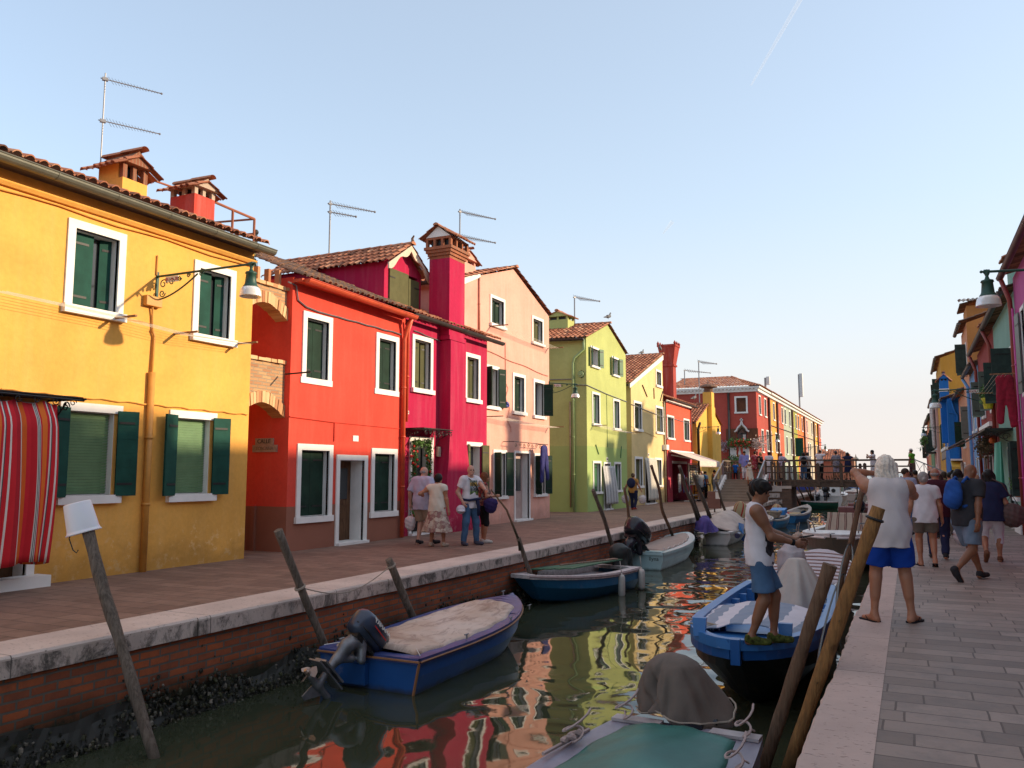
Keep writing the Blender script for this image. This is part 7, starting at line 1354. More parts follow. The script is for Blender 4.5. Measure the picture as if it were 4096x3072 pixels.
def drape(t, c, mat, seed=2, k=1.0, lean=(0, 0), aR=0):
    c = np.array(c, float); prof = [(0, 0), (.07, -.008), (.15, -.035), (.22, -.085), (.265, -.16), (.295, -.25), (.315, -.34), (.335, -.43), (.35, -.50)]; n = 96; m = MB(True); V = []; N = len(prof)*3-2; rr_ = random.Random(seed); ph = [rr_.uniform(0, 6) for _ in range(6)]; CRS = [(rr_.uniform(0, 6.28), rr_.uniform(.08, .20), rr_.uniform(.06, .17), rr_.uniform(-1.2, 1.2), rr_.uniform(.1, .45)) for _ in range(13)]
    for i in range(N):
        j, f = divmod(i, 3); f /= 3; p, q_ = prof[j], prof[min(j+1, len(prof)-1)]; r, z = p[0]+(q_[0]-p[0])*f, p[1]+(q_[1]-p[1])*f; v = i/(N-1)
        for a_ in range(n):
            a = 2*math.pi*a_/n; fold = 1+v*v*(.09*math.sin(3*a+ph[0]+v*2)+.07*math.sin(5*a+ph[1]-v*3)+.045*abs(math.sin(4.5*a+ph[2]))+.02*math.sin(17*a+ph[3]))+.05*math.sin(2*a+ph[4])*(1-v)*v*4-sum(d_*min(1, max(0, v-s_)*3)*math.exp(-(((a-a0-tw*(v-.5)+math.pi) % (2*math.pi)-math.pi)/w_)**2) for (a0, d_, w_, tw, s_) in CRS); fl = 1+max(0, v-.45)**1.2*.75*max(0, math.cos(a-aR))**2; b = 1+.09*v*math.sin(2.5*a+6*v+ph[5])*abs(math.sin(4*v+a))
            V.append(c+k*np.array([r*fold*fl*b*math.cos(a)*1.05+lean[0]*v, r*fold*fl*b*math.sin(a)*1.0+lean[1]*v, z*(1+.10*math.sin(a*2+ph[1])*v+.05*math.sin(5*a+ph[2])*v)+.012*math.sin(a*4+v*14)*v]))
    m.add(V, [(i*n+q, (i+1)*n+q, (i+1)*n+(q+1) % n, i*n+(q+1) % n) for i in range(N-1) for q in range(n)]); o = part('motor_cover', m, mat, t, True); md = o.modifiers.new('s', 'SOLIDIFY'); md.thickness = .01
    m = MB(True); m.tube([tuple(np.array(V[23*n+q % n])*1.0+k*np.array([.012*math.cos(2*math.pi*q/n), .012*math.sin(2*math.pi*q/n), .03*math.sin(2*math.pi*q/n*1.0)])) for q in range(0, n+1, 2)], .009, 5); part('cover_cord', m, plain('rope fibre', (.32, .27, .22), .9), o); return o
def fender(t, p, mat, h=.5, r=.09):
    m = MB(True); x, y, z = p; m.lathe((x, y, z-h), [(0, 0), (r*.7, .01), (r, .06), (r, h-.06), (r*.7, h-.01), (r*.25, h), (r*.2, h+.03), (0, h+.035)], 12); m.tube([(x, y, z+.03), (x, y*.96, z+.28)], .008, 4); return part('fender', m, mat, t, True)
def cleat(t, ps, mat=STEEL):
    for p in ps: m = MB(True); m.tube([(p[0], p[1], p[2]), (p[0], p[1], p[2]+.06)], .012, 5); m.tube([(p[0]-.05, p[1], p[2]+.065), (p[0]+.05, p[1], p[2]+.065)], .010, 5); part('cleat', m, mat, t)
def boat(label, stern, bow, name='motorboat', roll=0):
    a = math.atan2(bow[1]-stern[1], bow[0]-stern[0]); t = thing(name, label, 'boat', (stern[0], stern[1], ZW), a, group='boats moored in the canal'); return t, math.hypot(bow[0]-stern[0], bow[1]-stern[1])
FENW = plain('grey white fender', (.45, .43, .40), .5); BLUEP = boat_paint('royal blue boat paint', (.012, .075, .26)); BLUED = plain('faded blue deck paint', (.04, .062, .20), .4, var=.25); CLIN = plain('dark worn line', (.05, .04, .03), .7)
def stained():
    t = NT('stained cream tarpaulin', .8, 0, .25); v = t.co(); c = t.ramp(t.noise(.9, 5, v, .6, .8), [(.35, (.24, .15, .11)), (.47, (.48, .37, .30)), (.65, (.58, .49, .43))]); t.col(t.mix(t.ramp(t.noise(2.4, 5, t.co((1, 2.5, 1)), .7, 1.2), [(.50, 0.0), (.62, .45)]), c, (.17, .11, .10))); t.bump(t.noise(3, 4, v), .2, .02); return t.m
STN = stained()
# B6: blue boat with the tilted outboard
t, L = boat('blue boat with stained cream cover and tilted grey outboard motor', (-6.08, 8.62), (-6.02, 12.6))
g = hull(t, L, 1.52, .39, .58, BLUEP, tr=.97, pin=2.6, qp=.9, rake=.55, chine=.9, rim=.14, rimmat=BLUED, deck=.72, deckmat=BLUED, keel=-.2)
cover(t, g, .035, .80, STN, h=.085, sag=.03, inset=.10, z0=.05, wr_=.008, skirt=.06, seed=2); cleat(t, [(1.2, -.70, .43), (2.5, -.70, .45), (3.35, -.60, .50), (L-.35, 0, .64), (.25, .6, .43)])
m = MB(True); [m.tube([(g(s)[0], sg*(g(s)[1]+.03), g(s)[2]-.01) for s in np.linspace(0, .99, 20)], .014, 5) for sg in (1, -1)]; m.tube([(-.035, -.76, .38), (-.035, .76, .38)], .014, 5); m.tube([(-.01, -.745, .36), (-.01, -.66, -.05)], .018, 5); part('trim_strip', m, plain('worn varnished strip', (.28, .13, .06), .6), t)
m = MB(True); [m.tube([(.05, sg*.72, .44), (.35, sg*.45, .47)], .006, 4) for sg in (1, -1)]; part('cover_cord', m, plain('white cord', (.6, .58, .55), .8), t)
m = MB(True); m.box(-.09, -.004, -.02, .42, .05, .30); part('transom_pad', m, BLUEP, t)
outboard(t, (-.10, .05, .38), rad(48), MOT, ALM, .98, 'YAMAHA', az=rad(168))
# B7: blue hull with planks
t, L = boat('dark blue boat with green planks across it and two fenders', (-6.25, 18.6), (-6.98, 14.95)); BL7 = boat_paint('petrol blue boat paint', (.015, .12, .25)); GY7 = plain('grey worn rail paint', (.46, .42, .42), .6, var=.3, sc=12)
g = hull(t, L, 1.55, .46, .60, BL7, tr=.82, pin=2.5, qp=.9, rake=.7, bw=.30, chine=.72, rim=.18, rimmat=GY7, inmat=plain('faded grey blue floor', (.30, .29, .33), .5, var=.3), depth=.16, keel=-.2)
m = MB(True); PLK = plain('green plank paint', (.05, .14, .08), .7, var=.4, sc=14)
for k in range(5): x = .15; m.obox((1.45, -.5+k*.17+.15, .60+.015*k), (1.42-.05*k, .05*(k-2), .012), (-.01, .075, .004), (0, 0, .012))
part('plank', m, PLK, t); m = MB(True); m.tube([(.8, .2, .68), (2.4, .05, .70)], [.022, .02], 6); m.obox((.62, .22, .68), (.22, -.02, 0), (.01, .06, 0), (0, 0, .012)); part('oar', m, wood('oar wood', (.30, .22, .17), (.18, .12, .09)), t)
fender(t, (1.15, .80, .44), FENW, .48, .075); fender(t, (.12, .73, .46), FENW, .46, .075); shroud(t, (-.05, 0, .42), 1.0, plain('black green motor cover', (.015, .022, .022), .6), seed=4, rope=False)
m = MB(True); [m.tube([(g(s)[0], sg*(g(s)[1]+.03), g(s)[2]-.005) for s in np.linspace(0, 1, 20)], .014, 5) for sg in (1, -1)]; part('rub_rail', m, plain('pink grey rail', (.30, .22, .22), .6), t)
# B8 turquoise
TQ = boat_paint('pale turquoise boat paint', (.36, .52, .53), .3, (.5, .48, .42), .5); TQT = plain('turquoise gel coat', (.42, .60, .62), .3, var=.08)
t, L = boat('pale turquoise boat with flat beige cover and black outboard', (-6.75, 22.1), (-6.85, 27.9)); g = hull(t, L, 1.42, .44, .62, TQ, tr=.93, pin=2.3, qp=.8, rake=.6, rim=.17, rimmat=TQT, chine=.85)
cover(t, g, .10, .90, plain('taupe canvas', (.36, .28, .24), .8, var=.1), h=.03, inset=.17, z0=.04, wr_=.004); outboard(t, (-.08, .05, .52), rad(34), MOTB, MOTB, 1.6, az=rad(165))
M4 = basis((-.006, -.40, .30), (0, -1, 0), (0, 0, 1)); me = text_mesh('Ilyna', .15, .002); me.transform(M4); link('lettering', me, BLACKT, t)
for sg in (1, -1): m = MB(True); m.box(.02, .30, sg*.38-.22, sg*.38+.22, .475, .50); part('stern_deck', m, TQT, t)
m = MB(True); [m.tube([(g(s)[0], sg*(g(s)[1]-.20), g(s)[2]+.06+.03*math.sin(s*60)) for s in np.linspace(.12, .85, 40)], .008, 4) for sg in (1, -1)]; part('lacing', m, plain('white cord', (.6, .58, .55), .8), t)
# B9 white with tent cover and purple shroud
WHB = boat_paint('dirty white boat paint', (.50, .47, .44), .4); t, L = boat('white boat under a tented beige tarpaulin with purple motor cloth', (-6.7, 30.6), (-6.75, 36.0)); g = hull(t, L, 1.62, .46, .62, WHB, tr=.93, pin=2.3, qp=.85, rake=.6, rim=.14, rimmat=plain('white boat rim', (.58, .56, .54), .4))
TRP = plain('crumpled beige tarpaulin', (.46, .38, .34), .8, var=.14, sc=3, bump=.5); cover(t, g, .10, .93, TRP, h=.3, inset=-.03, z0=.05, wr_=.016, ridge_=lambda u: .12+.42*min(1, u*3.2)*(1-max(0, u-.75)*2.5), skirt=.12, seed=5)
PUR = plain('purple cloth', (.085, .06, .24), .85, var=.2, sc=5, bump=.3); drape(t, (-.30, .12, 1.02), PUR, seed=7, k=1.05, aR=-1.2); outboard(t, (-.02, .15, .40), rad(48), PUR, plain('cream engine leg', (.50, .44, .32), .4), 1.15)
m = MB(True); m.tube([(.3, -.86, .40), (.3, -1.02, .36)], .04, 6); m.tube([(.1, -.98, .36), (.5, -.98, .38)], .10, 10); part('fender', m, plain('navy fender', (.03, .03, .08), .4), t); m = MB(True); m.add([(1.5, -.80, .75), (2.6, -.80, .62), (1.5, -.95, .32), (1.5, -.80, .50)], [(0, 1, 2), (0, 2, 3)]); part('blue_flap', m, plain('bright blue plastic', (.03, .2, .55), .4), t, solid=.02)
# B10 blue with tarpaulin and striped cushion
BL10 = boat_paint('cobalt boat paint', (.01, .06, .28)); t, L = boat('blue boat with cream tarpaulin and a leaning red striped cushion', (-6.55, 36.9), (-6.4, 41.2)); g = hull(t, L, 1.55, .50, .62, BL10, rim=.12, rake=.5, rimmat=WHB); cover(t, g, .15, .9, TRP, h=.12, sag=.08, inset=.05, seed=9)
CU = stripes('red striped cushion', [(0, (.42, .35, .22)), (.4, (.35, .05, .04)), (.55, (.42, .35, .22)), (.8, (.35, .05, .04)), (.88, (.42, .35, .22))], .42); m = MB(True); P = []
def cu(u, v): a = u*2*math.pi; b = v*math.pi; return (.9+.10*math.sin(b)*math.cos(a), .35+.32*math.sin(b)*math.sin(a), .95+.42*math.cos(b))
m.grid(cu, 20, 12); o = part('cushion', m, CU, t, True); set_su(o, [u/20*1.6+v/12*.3 for u in range(21) for v in range(13)])
# small rope boat
t, L = boat('small blue and white boat with a heap of rope in its bow', (-6.2, 40.6), (-5.9, 44.0), 'rowing_boat'); g = hull(t, L, 1.25, .42, .62, boat_paint('light blue boat paint', (.04, .22, .42)), rim=.10, rake=.4, rimmat=WHB, tr=.7, depth=.2); m = MB(True); rr = random.Random(6)
for k in range(9): m.tube([(1.6+.6*math.cos(q)*(.4+k*.06)+rr.uniform(-.05, .05), .38*math.sin(q)*(.5+k*.05), .48+.035*k+rr.uniform(-.02, .02)) for q in np.linspace(0, 6.0, 12)], .03, 5)
part('rope_heap', m, plain('pale rope', (.36, .30, .24), .9, var=.3), t); m = MB(True); m.obox((2.5, 0, .72), (.3, 0, .05), (0, .35, 0), (0, 0, .12)); part('blue_cloth', m, plain('bright blue plastic', (.03, .2, .55), .4), t)
# B11
t, L = boat('blue and white boat with raised bow before the bridge pier', (-6.0, 45.4), (-5.25, 48.9)); g = hull(t, L, 1.3, .45, .85, boat_paint('mid blue boat paint', (.02, .14, .34)), rim=.14, rake=.7, rimmat=WHB, tr=.9, depth=.25, deck=.8); m = MB(True); m.obox((.9, 0, .42), (.35, 0, .03), (0, .45, 0), (0, 0, .10)); o = part('cloth_heap', m, CU, t, True, bevel=.05); set_su(o, [i*.11 for i in range(len(o.data.vertices))])
m = MB(True); 
def cu2(u, v): a = u*2*math.pi; b = v*math.pi; return (-.15+.3*math.sin(b)*math.cos(a), .35+.30*math.sin(b)*math.sin(a), .62+.40*math.cos(b))
m.grid(cu2, 20, 12); o = part('motor_cover', m, CU, t, True); set_su(o, [u/20*1.6+v/12*.3 for u in range(21) for v in range(13)])
# ---- beyond the bridge
t, L = boat('dark green boat lying across the canal beyond the bridge', (-5.3, 65.6), (-7.3, 63.4)); hull(t, L, 1.5, .52, .62, boat_paint('dark green boat paint', (.01, .09, .06)), rim=.12, rake=.5, rimmat=GY7); 
GW = plain('white gel coat', (.66, .64, .62), .3, var=.05); t, L = boat('white cabin motorboat with black outboard beyond the bridge', (-6.0, 70.8), (-5.7, 77.0)); g = hull(t, L, 2.25, .80, 1.05, GW, tr=.95, rake=.7, rim=.2, deck=.55, depth=.3)
m = MB(True); m.box(1.4, 2.2, -.75, .05, .6, 1.55); m.box(1.4, 2.4, .3, .9, .6, 1.25); m.obox((1.75, -.35, 1.6), (.25, 0, .1), (0, .28, 0), (0, 0, .10)); part('console', m, GW, t, bevel=.05); m = MB(True); m.add([(2.5, -.95, 1.1), (2.5, .95, 1.1), (2.9, .7, 1.75), (2.9, -.7, 1.75)], [(0, 1, 2, 3)]); part('windscreen', m, plain('green tinted screen', (.12, .16, .10), .1), t, solid=.03)
m = MB(True); [m.tube([(.5, sg*1.05, .85), (1.1, sg*1.08, 1.55), (2.2, sg*1.02, 1.65), (2.8, sg*.95, 1.15)], .03, 5) for sg in (1, -1)]; part('grab_rail', m, STEEL, t); m = MB(True); m.tube([(1.39, -.25, 1.2), (1.36, -.25, 1.2)], .16, 12); part('wheel', m, IRON, t); outboard(t, (-.1, .1, .85), rad(12), MOTB, MOTB, 1.7); outboard(t, (-.1, .75, .55), rad(60), GY7, MOTB, 1.0, prop=False)
for k, (s_, b_, lab, hc, L2) in enumerate((((-5.7, 84.5), (-4.9, 89.5), 'white open boat with pointed bow behind the cabin motorboat', WHB, 1), ((-5.6, 92.5), (-5.2, 98.0), 'dark hulled boat with blue and white cover far beyond the bridge', boat_paint('navy boat paint', (.02, .03, .08)), 2), ((-5.3, 101), (-4.8, 106.5), 'boat under a pointed beige tarpaulin far beyond the bridge', WHB, 3), ((-5.4, 110), (-5.2, 115), 'farthest white boat moored beyond the bridge', WHB, 4))):
    t, L = boat(lab, s_, b_); g = hull(t, L, 2.2, .65, 1.0, hc, rim=.25, rake=.8, rimmat=GW, tr=.9, depth=.3)
    if L2 == 2: cover(t, g, .1, .85, plain('blue white canvas', (.08, .16, .36), .7, var=.8, sc=1.2), h=.45)
    if L2 == 3: cover(t, g, .0, .9, TRP, h=1.1)
    if L2 == 1: m = MB(True); m.box(1.2, 2.2, -.7, .7, .5, .8); part('seat', m, plain('dark seat', (.1, .04, .03), .7), t)
    if L2 == 4: cover(t, g, .1, .9, plain('white canvas', (.55, .53, .5), .8), h=.4)
t = thing('small_boat', 'dark blue boat lying on the far left quay beyond the bridge', 'boat', (-8.3, 74, .18), rad(80), group='boats moored in the canal'); hull(t, 3.6, 1.3, .42, .6, boat_paint('quay blue paint', (.01, .03, .22)), rim=.1)
# ---- right side boats
TEAL = NT('teal tarpaulin', .45, 0, .4); TEAL.col(TEAL.ramp(TEAL.noise(1.3, 5, None, .6), [(.35, (.014, .10, .085)), (.6, (.022, .15, .125)), (.75, (.05, .19, .17))])); TEAL.bump(TEAL.noise(3, 4), .4, .02); GRB = plain('violet grey boat paint', (.22, .21, .27), .45, var=.15)
t, L = boat('grey boat in the near foreground under a smooth teal tarpaulin', (-1.78, 7.12), (-2.05, 2.4)); g = hull(t, L, 1.42, .46, .56, boat_paint('grey hull paint', (.16, .17, .20)), tr=.84, rim=.17, rimmat=GRB, pin=3, rake=.4, depth=.2, mid=.3)
cover(t, g, .045, .9, TEAL.m, h=.07, inset=.15, z0=.045, wr_=.006, skirt=.05, seed=3, endfold=.02); drape(t, (-.30, -.24, 1.01), plain('brown olive canvas', (.13, .105, .09), .9, var=.18, sc=3, bump=.35), lean=(0, .06), aR=1.45); m = MB(True); m.tube([(-.26, 0, .75), (-.24, 0, .35), (-.34, 0, -.15)], [.10, .09, .06], 10); m.obox((-.05, 0, .42), (.08, 0, 0), (0, .13, 0), (0, 0, .10)); m.tube([(-.2, -.17, .5), (-.2, .2, .5)], .03, 6); part('motor_leg', m, MOTB, t)
m = MB(True); m.box(.02, .16, -.62, -.2, .495, .52); m.box(.02, .16, .22, .62, .495, .52); part('stern_board', m, plain('pale grey board', (.36, .32, .33), .5), t)
for x, y in ((.13, .50), (.13, -.50), (.9, .62), (.9, -.62)): m = MB(True); m.tube([(x+.05*math.cos(q)*(1+.3*k), y+.05*math.sin(q), .53+.012*k) for k, q in enumerate(np.linspace(0, 9, 16))], .010, 5); m.tube([(x, y, .53), (x-.08, y*1.08, .56), (x-.14, y*1.1, .53)], .008, 4); part('tie_cord', m, plain('pink grey cord', (.38, .30, .29), .9), t)
m = MB(True); [m.tube([(.75+.02*k, -.66+.04*math.sin(k), .55+.01*math.cos(k*2)) for k in range(14)], .02, 6)]; m.tube([(.5, -.68, .50), (1.3, -.70, .53)], .015, 5); part('mooring_rope', m, plain('pink grey cord', (.38, .30, .29), .9), t)
# B2
SKY = boat_paint('bright blue boat paint', (.03, .155, .42), .4, (.4, .42, .45), .45); BLK = boat_paint('black hull paint', (.012, .013, .016), .4, (.10, .07, .03), .5)
t, L = boat('bright blue open boat with striped cover on which the boy stands', (-1.93, 14.9), (-1.70, 8.85)); B2 = t; g = hull(t, L, 1.60, .70, .84, BLK, tr=.86, pin=3.6, qp=.62, rake=1.3, rim=.11, rimmat=SKY, inmat=SKY, depth=.30, chine=.62, keel=-.3, rimh=.06)
m = MB(True); ss_ = np.linspace(0, .998, 40)
for sg in (1, -1):
    a = [(g(s)[0]-.02, sg*(g(s)[1]+.012), g(s)[2]+.05) for s in ss_]; b = [(p[0]-.03, p[1]*1.0, p[2]-.20) for p in a]; m.add(a+b, [(k, k+1, 41+k, 40+k) for k in range(39)])
m.box(L-.06, L+.03, -.04, .04, .66, .90); part('sheer_strake', m, boat_paint('deep blue strake', (.012, .09, .30)), t, solid=.025)
dkm = MB(True)
for a, b_ in zip(np.linspace(.83, .985, 9), np.linspace(.83, .985, 9)[1:]): p, q = g(a), g(b_); dkm.quad((p[0], p[1]-.05, p[2]+.005), (q[0], q[1]-.05, q[2]+.005), (q[0], -q[1]+.05, q[2]+.005), (p[0], -p[1]+.05, p[2]+.005))
part('foredeck', dkm, SKY, t); 
for sg in (1, -1):
    m = MB(True); m.prism([(L-.50, sg*.45-.06, .83), (L-.50, sg*.45+.06, .83), (L-.52, sg*.45+.075, 1.02), (L-.52, sg*.45-.075, 1.02)], (.07, 0, 0)); part('bitt', m, SKY, t)
for s in np.linspace(.1, .8, 8):
    for sg in (1, -1): x, b, z = g(s); m = MB(True); m.box(x-.04, x+.04, sg*(b-.11), sg*(b-.22), z-.28, z+.0); part('rib', m, SKY, t)
SW = stripes('blue grey striped sailcloth', [(0, (.62, .60, .66)), (.5, (.24, .29, .38))], .36, rough=.7); cover(t, g, .48, .87, SW, h=.11, inset=.09, z0=.03, wr_=.012, su=lambda u, v: (v*2-1)*.68*(1-.1*u)+.09+5, seed=6, endfold=.03)
GCL = plain('grey white dust sheet', (.42, .39, .36), .9, var=.1, sc=4, bump=.3); s = SDF(.02)
def tent(X, Y, Z): a = np.arctan2(Y-.22, X-1.15); h = np.clip((1.30-Z), 0, 2); r = .10+.54*h**.75*(1+.09*np.sin(a*7+1)+.05*np.sin(a*13)); return np.maximum((np.sqrt((X-1.15)**2*.8+(Y-.22)**2*1.25)-r)*.7, np.maximum(Z-1.28, .42-Z))
s.fn(tent, (.1, -.8, .40), (2.2, .8, 1.66), .03); V, F = s.mesh(); part_vf('dust_sheet', V, F, GCL, t)
m = MB(True); m.tube([(2.5, .55, .74), (3.0, .60, .76)], .035, 8); m.tube([(2.3, .50, .74), (2.7, .62, .78)], .03, 8); part('log', m, wood('bark', (.12, .07, .05), (.06, .035, .025)), t); m = MB(True); m.blob((3.35, .62, .80), (.12, .07, .06), 8, 6, .5, random.Random(1)); part('yellow_sponge', m, plain('yellow sponge', (.65, .42, .02), .8), t)
m = MB(True); m.tube([(L-1.0, -.68, .86), (L-.9, -.3, .87), (L-1.1, -.72, .90), (L-1.4, -.70, .84)], .012, 5); part('mooring_rope', m, plain('rope fibre', (.32, .27, .22), .9), t)
# B3
t, L = boat('grey boat with ribbed pale cover and shrouded motor behind the blue boat', (-1.85, 15.7), (-1.95, 21.2)); g = hull(t, L, 1.55, .62, .78, boat_paint('mauve grey hull', (.20, .19, .22)), rim=.12, rimmat=plain('white boat rim', (.58, .56, .54), .4)); RC_ = plain('pale violet canvas', (.46, .43, .46), .75, var=.08)
cover(t, g, .06, .93, RC_, h=.04, inset=-.02, wr_=.003, skirt=.1); m = MB(True)
for k in range(8): s_ = .10+.1*k; x, b, z = g(s_); m.tube([(x, b*e, z+.062+.04*(1-abs(e)**1.8)) for e in np.linspace(-1, 1, 11)], .016, 4)
part('cover_batten', m, plain('pinkish batten', (.30, .19, .17), .8), t); shroud(t, (-.12, .10, .78), 1.0, plain('pale grey motor cloth', (.34, .32, .34), .85, var=.12, bump=.4), seed=9, rope=False, tall=1.1, flare=.10); m = MB(True); m.tube([(-.28+.30*math.cos(q), .1+.25*math.sin(q), .88+.05*math.cos(q)) for q in np.linspace(0, 6.3, 20)], .010, 4); part('cover_cord', m, plain('blue cord', (.03, .09, .2), .8), t)
# B4
BG4 = boat_paint('beige gel coat', (.42, .34, .30), .3, (.3, .25, .22), .15); t, L = boat('beige speedboat with brown striped awning facing the viewer', (-1.55, 28.8), (-1.95, 23.3)); g = hull(t, L, 2.1, .92, .98, BG4, tr=.92, pin=3.2, qp=.6, rake=1.5, rim=.22, rimmat=plain('white boat rim', (.58, .56, .54), .4), chine=.66, deck=.62, keel=-.3)
m = MB(True); [m.tube([(g(s)[0]+.0, sg*(g(s)[1]+.03), g(s)[2]-.06) for s in np.linspace(0, .995, 24)], .035, 6) for sg in (1, -1)]; part('rub_rail', m, GW, t); m = MB(True); [m.tube([(L-1.0, sg*.55, 1.0), (L-.9, sg*.6, 1.26), (L-2.0, sg*.92, 1.26), (L-2.1, sg*.9, .98)], .02, 5) for sg in (1,)]; part('bow_rail', m, STEEL, t); m = MB(True); m.tube([(L-1.0, -.55, 1.0), (L-.9, -.6, 1.26), (L-2.0, -.92, 1.26), (L-2.1, -.9, .98)], .02, 5); part('bow_rail', m, STEEL, t); m = MB(True); m.tube([(L-.2, 0, 1.0), (L-.2, 0, 1.04)], .08, 8); part('bow_light', m, STEEL, t)
AWS = stripes('brown striped awning', [(0, (.40, .34, .27)), (.35, (.17, .07, .06)), (.45, (.40, .34, .27)), (.52, (.17, .07, .06)), (.60, (.13, .11, .09)), (.68, (.40, .34, .27))], .27, rough=.8)
def aw(u, v): y = (u*2-1); return (2.0+.25*v, y*(.62+.10*v*v)+.008*math.sin(v*8+u*9), 1.42-.02*y*y-.62*v*(1+.06*math.sin(u*20))) if v > .001 else (2.0, y*.61, 1.43)
m = MB(True); m.grid(aw, 40, 12); m2 = len(m.v); m.grid(lambda u, v: (2.0-1.2*v, (u*2-1)*.61, 1.43-.2*v), 40, 4); o = part('awning', m, AWS, t, True); set_su(o, [i/40*1.6 for i in range(41) for j in range(13)]+[i/40*1.6 for i in range(41) for j in range(5)]); md = o.modifiers.new('s', 'SOLIDIFY'); md.thickness = .012
fender(t, (L-.9, -.98, .98), plain('beige fender', (.36, .28, .23), .5), .75, .11); fender(t, (L-1.2, -1.10, .92), plain('beige fender', (.36, .28, .23), .5), .75, .11)
t, L = boat('dark boat with brown seats half hidden behind the long haired man', (-2.0, 38.5), (-2.0, 43.5)); g = hull(t, L, 2.0, .75, .9, boat_paint('black green hull', (.02, .03, .03)), rim=.22, rimmat=GW, depth=.25); m = MB(True); m.box(.3, 1.1, -.5, .9, .8, 1.15); m.box(2.0, 2.6, -.6, .6, .7, 1.25); part('seat', m, plain('maroon seat', (.16, .05, .05), .6), t, bevel=.05); outboard(t, (-.1, 0, .8), rad(5), MOTB, MOTB, 1.4)
# ================= PEOPLE =================
SK = {'fair': plain('fair skin', (.46, .25, .18), .5, var=.06, bump=.05), 'tan': plain('tanned skin', (.36, .155, .085), .5, var=.08, bump=.05), 'brown': plain('brown skin', (.22, .095, .05), .5, var=.08, bump=.05)}
def fab(n, c, var=.08, sc=5, rough=.9): return plain(n, c, rough, 0, var, sc, .25, .2)
HAIRM = {'black': fab('black hair', (.012, .009, .008), .3, 30, .45), 'brown': fab('brown hair', (.05, .03, .02), .3, 30, .5), 'grey': fab('grey hair', (.28, .26, .25), .3, 30, .6), 'white': fab('white blond hair', (.74, .64, .54), .3, 40, .6), 'blond': fab('blond hair', (.34, .22, .12), .25, 30, .6), 'red': fab('reddish hair', (.14, .05, .02), .3, 30, .6)}
SHOEM = fab('dark shoe', (.03, .03, .035)); TANSH = fab('beige shoe', (.45, .35, .27)); FLIP = fab('black flip flop', (.015, .015, .02)); EYEM = plain('dark eyes', (.02, .012, .01), .2, bump=0)
def ik(A, C, l1, l2, pole):
    A, C, pole = (np.array(q, float) for q in (A, C, pole)); d = C-A; D = np.linalg.norm(d); D2 = min(D, (l1+l2)*.999)
    if D > D2: C = A+d/D*D2
    d = (C-A)/D2; a = (l1*l1-l2*l2+D2*D2)/(2*D2); h = math.sqrt(max(0, l1*l1-a*a)); p = pole-d*(pole@d); p /= max(1e-6, np.linalg.norm(p)); return A+d*a+p*h, C
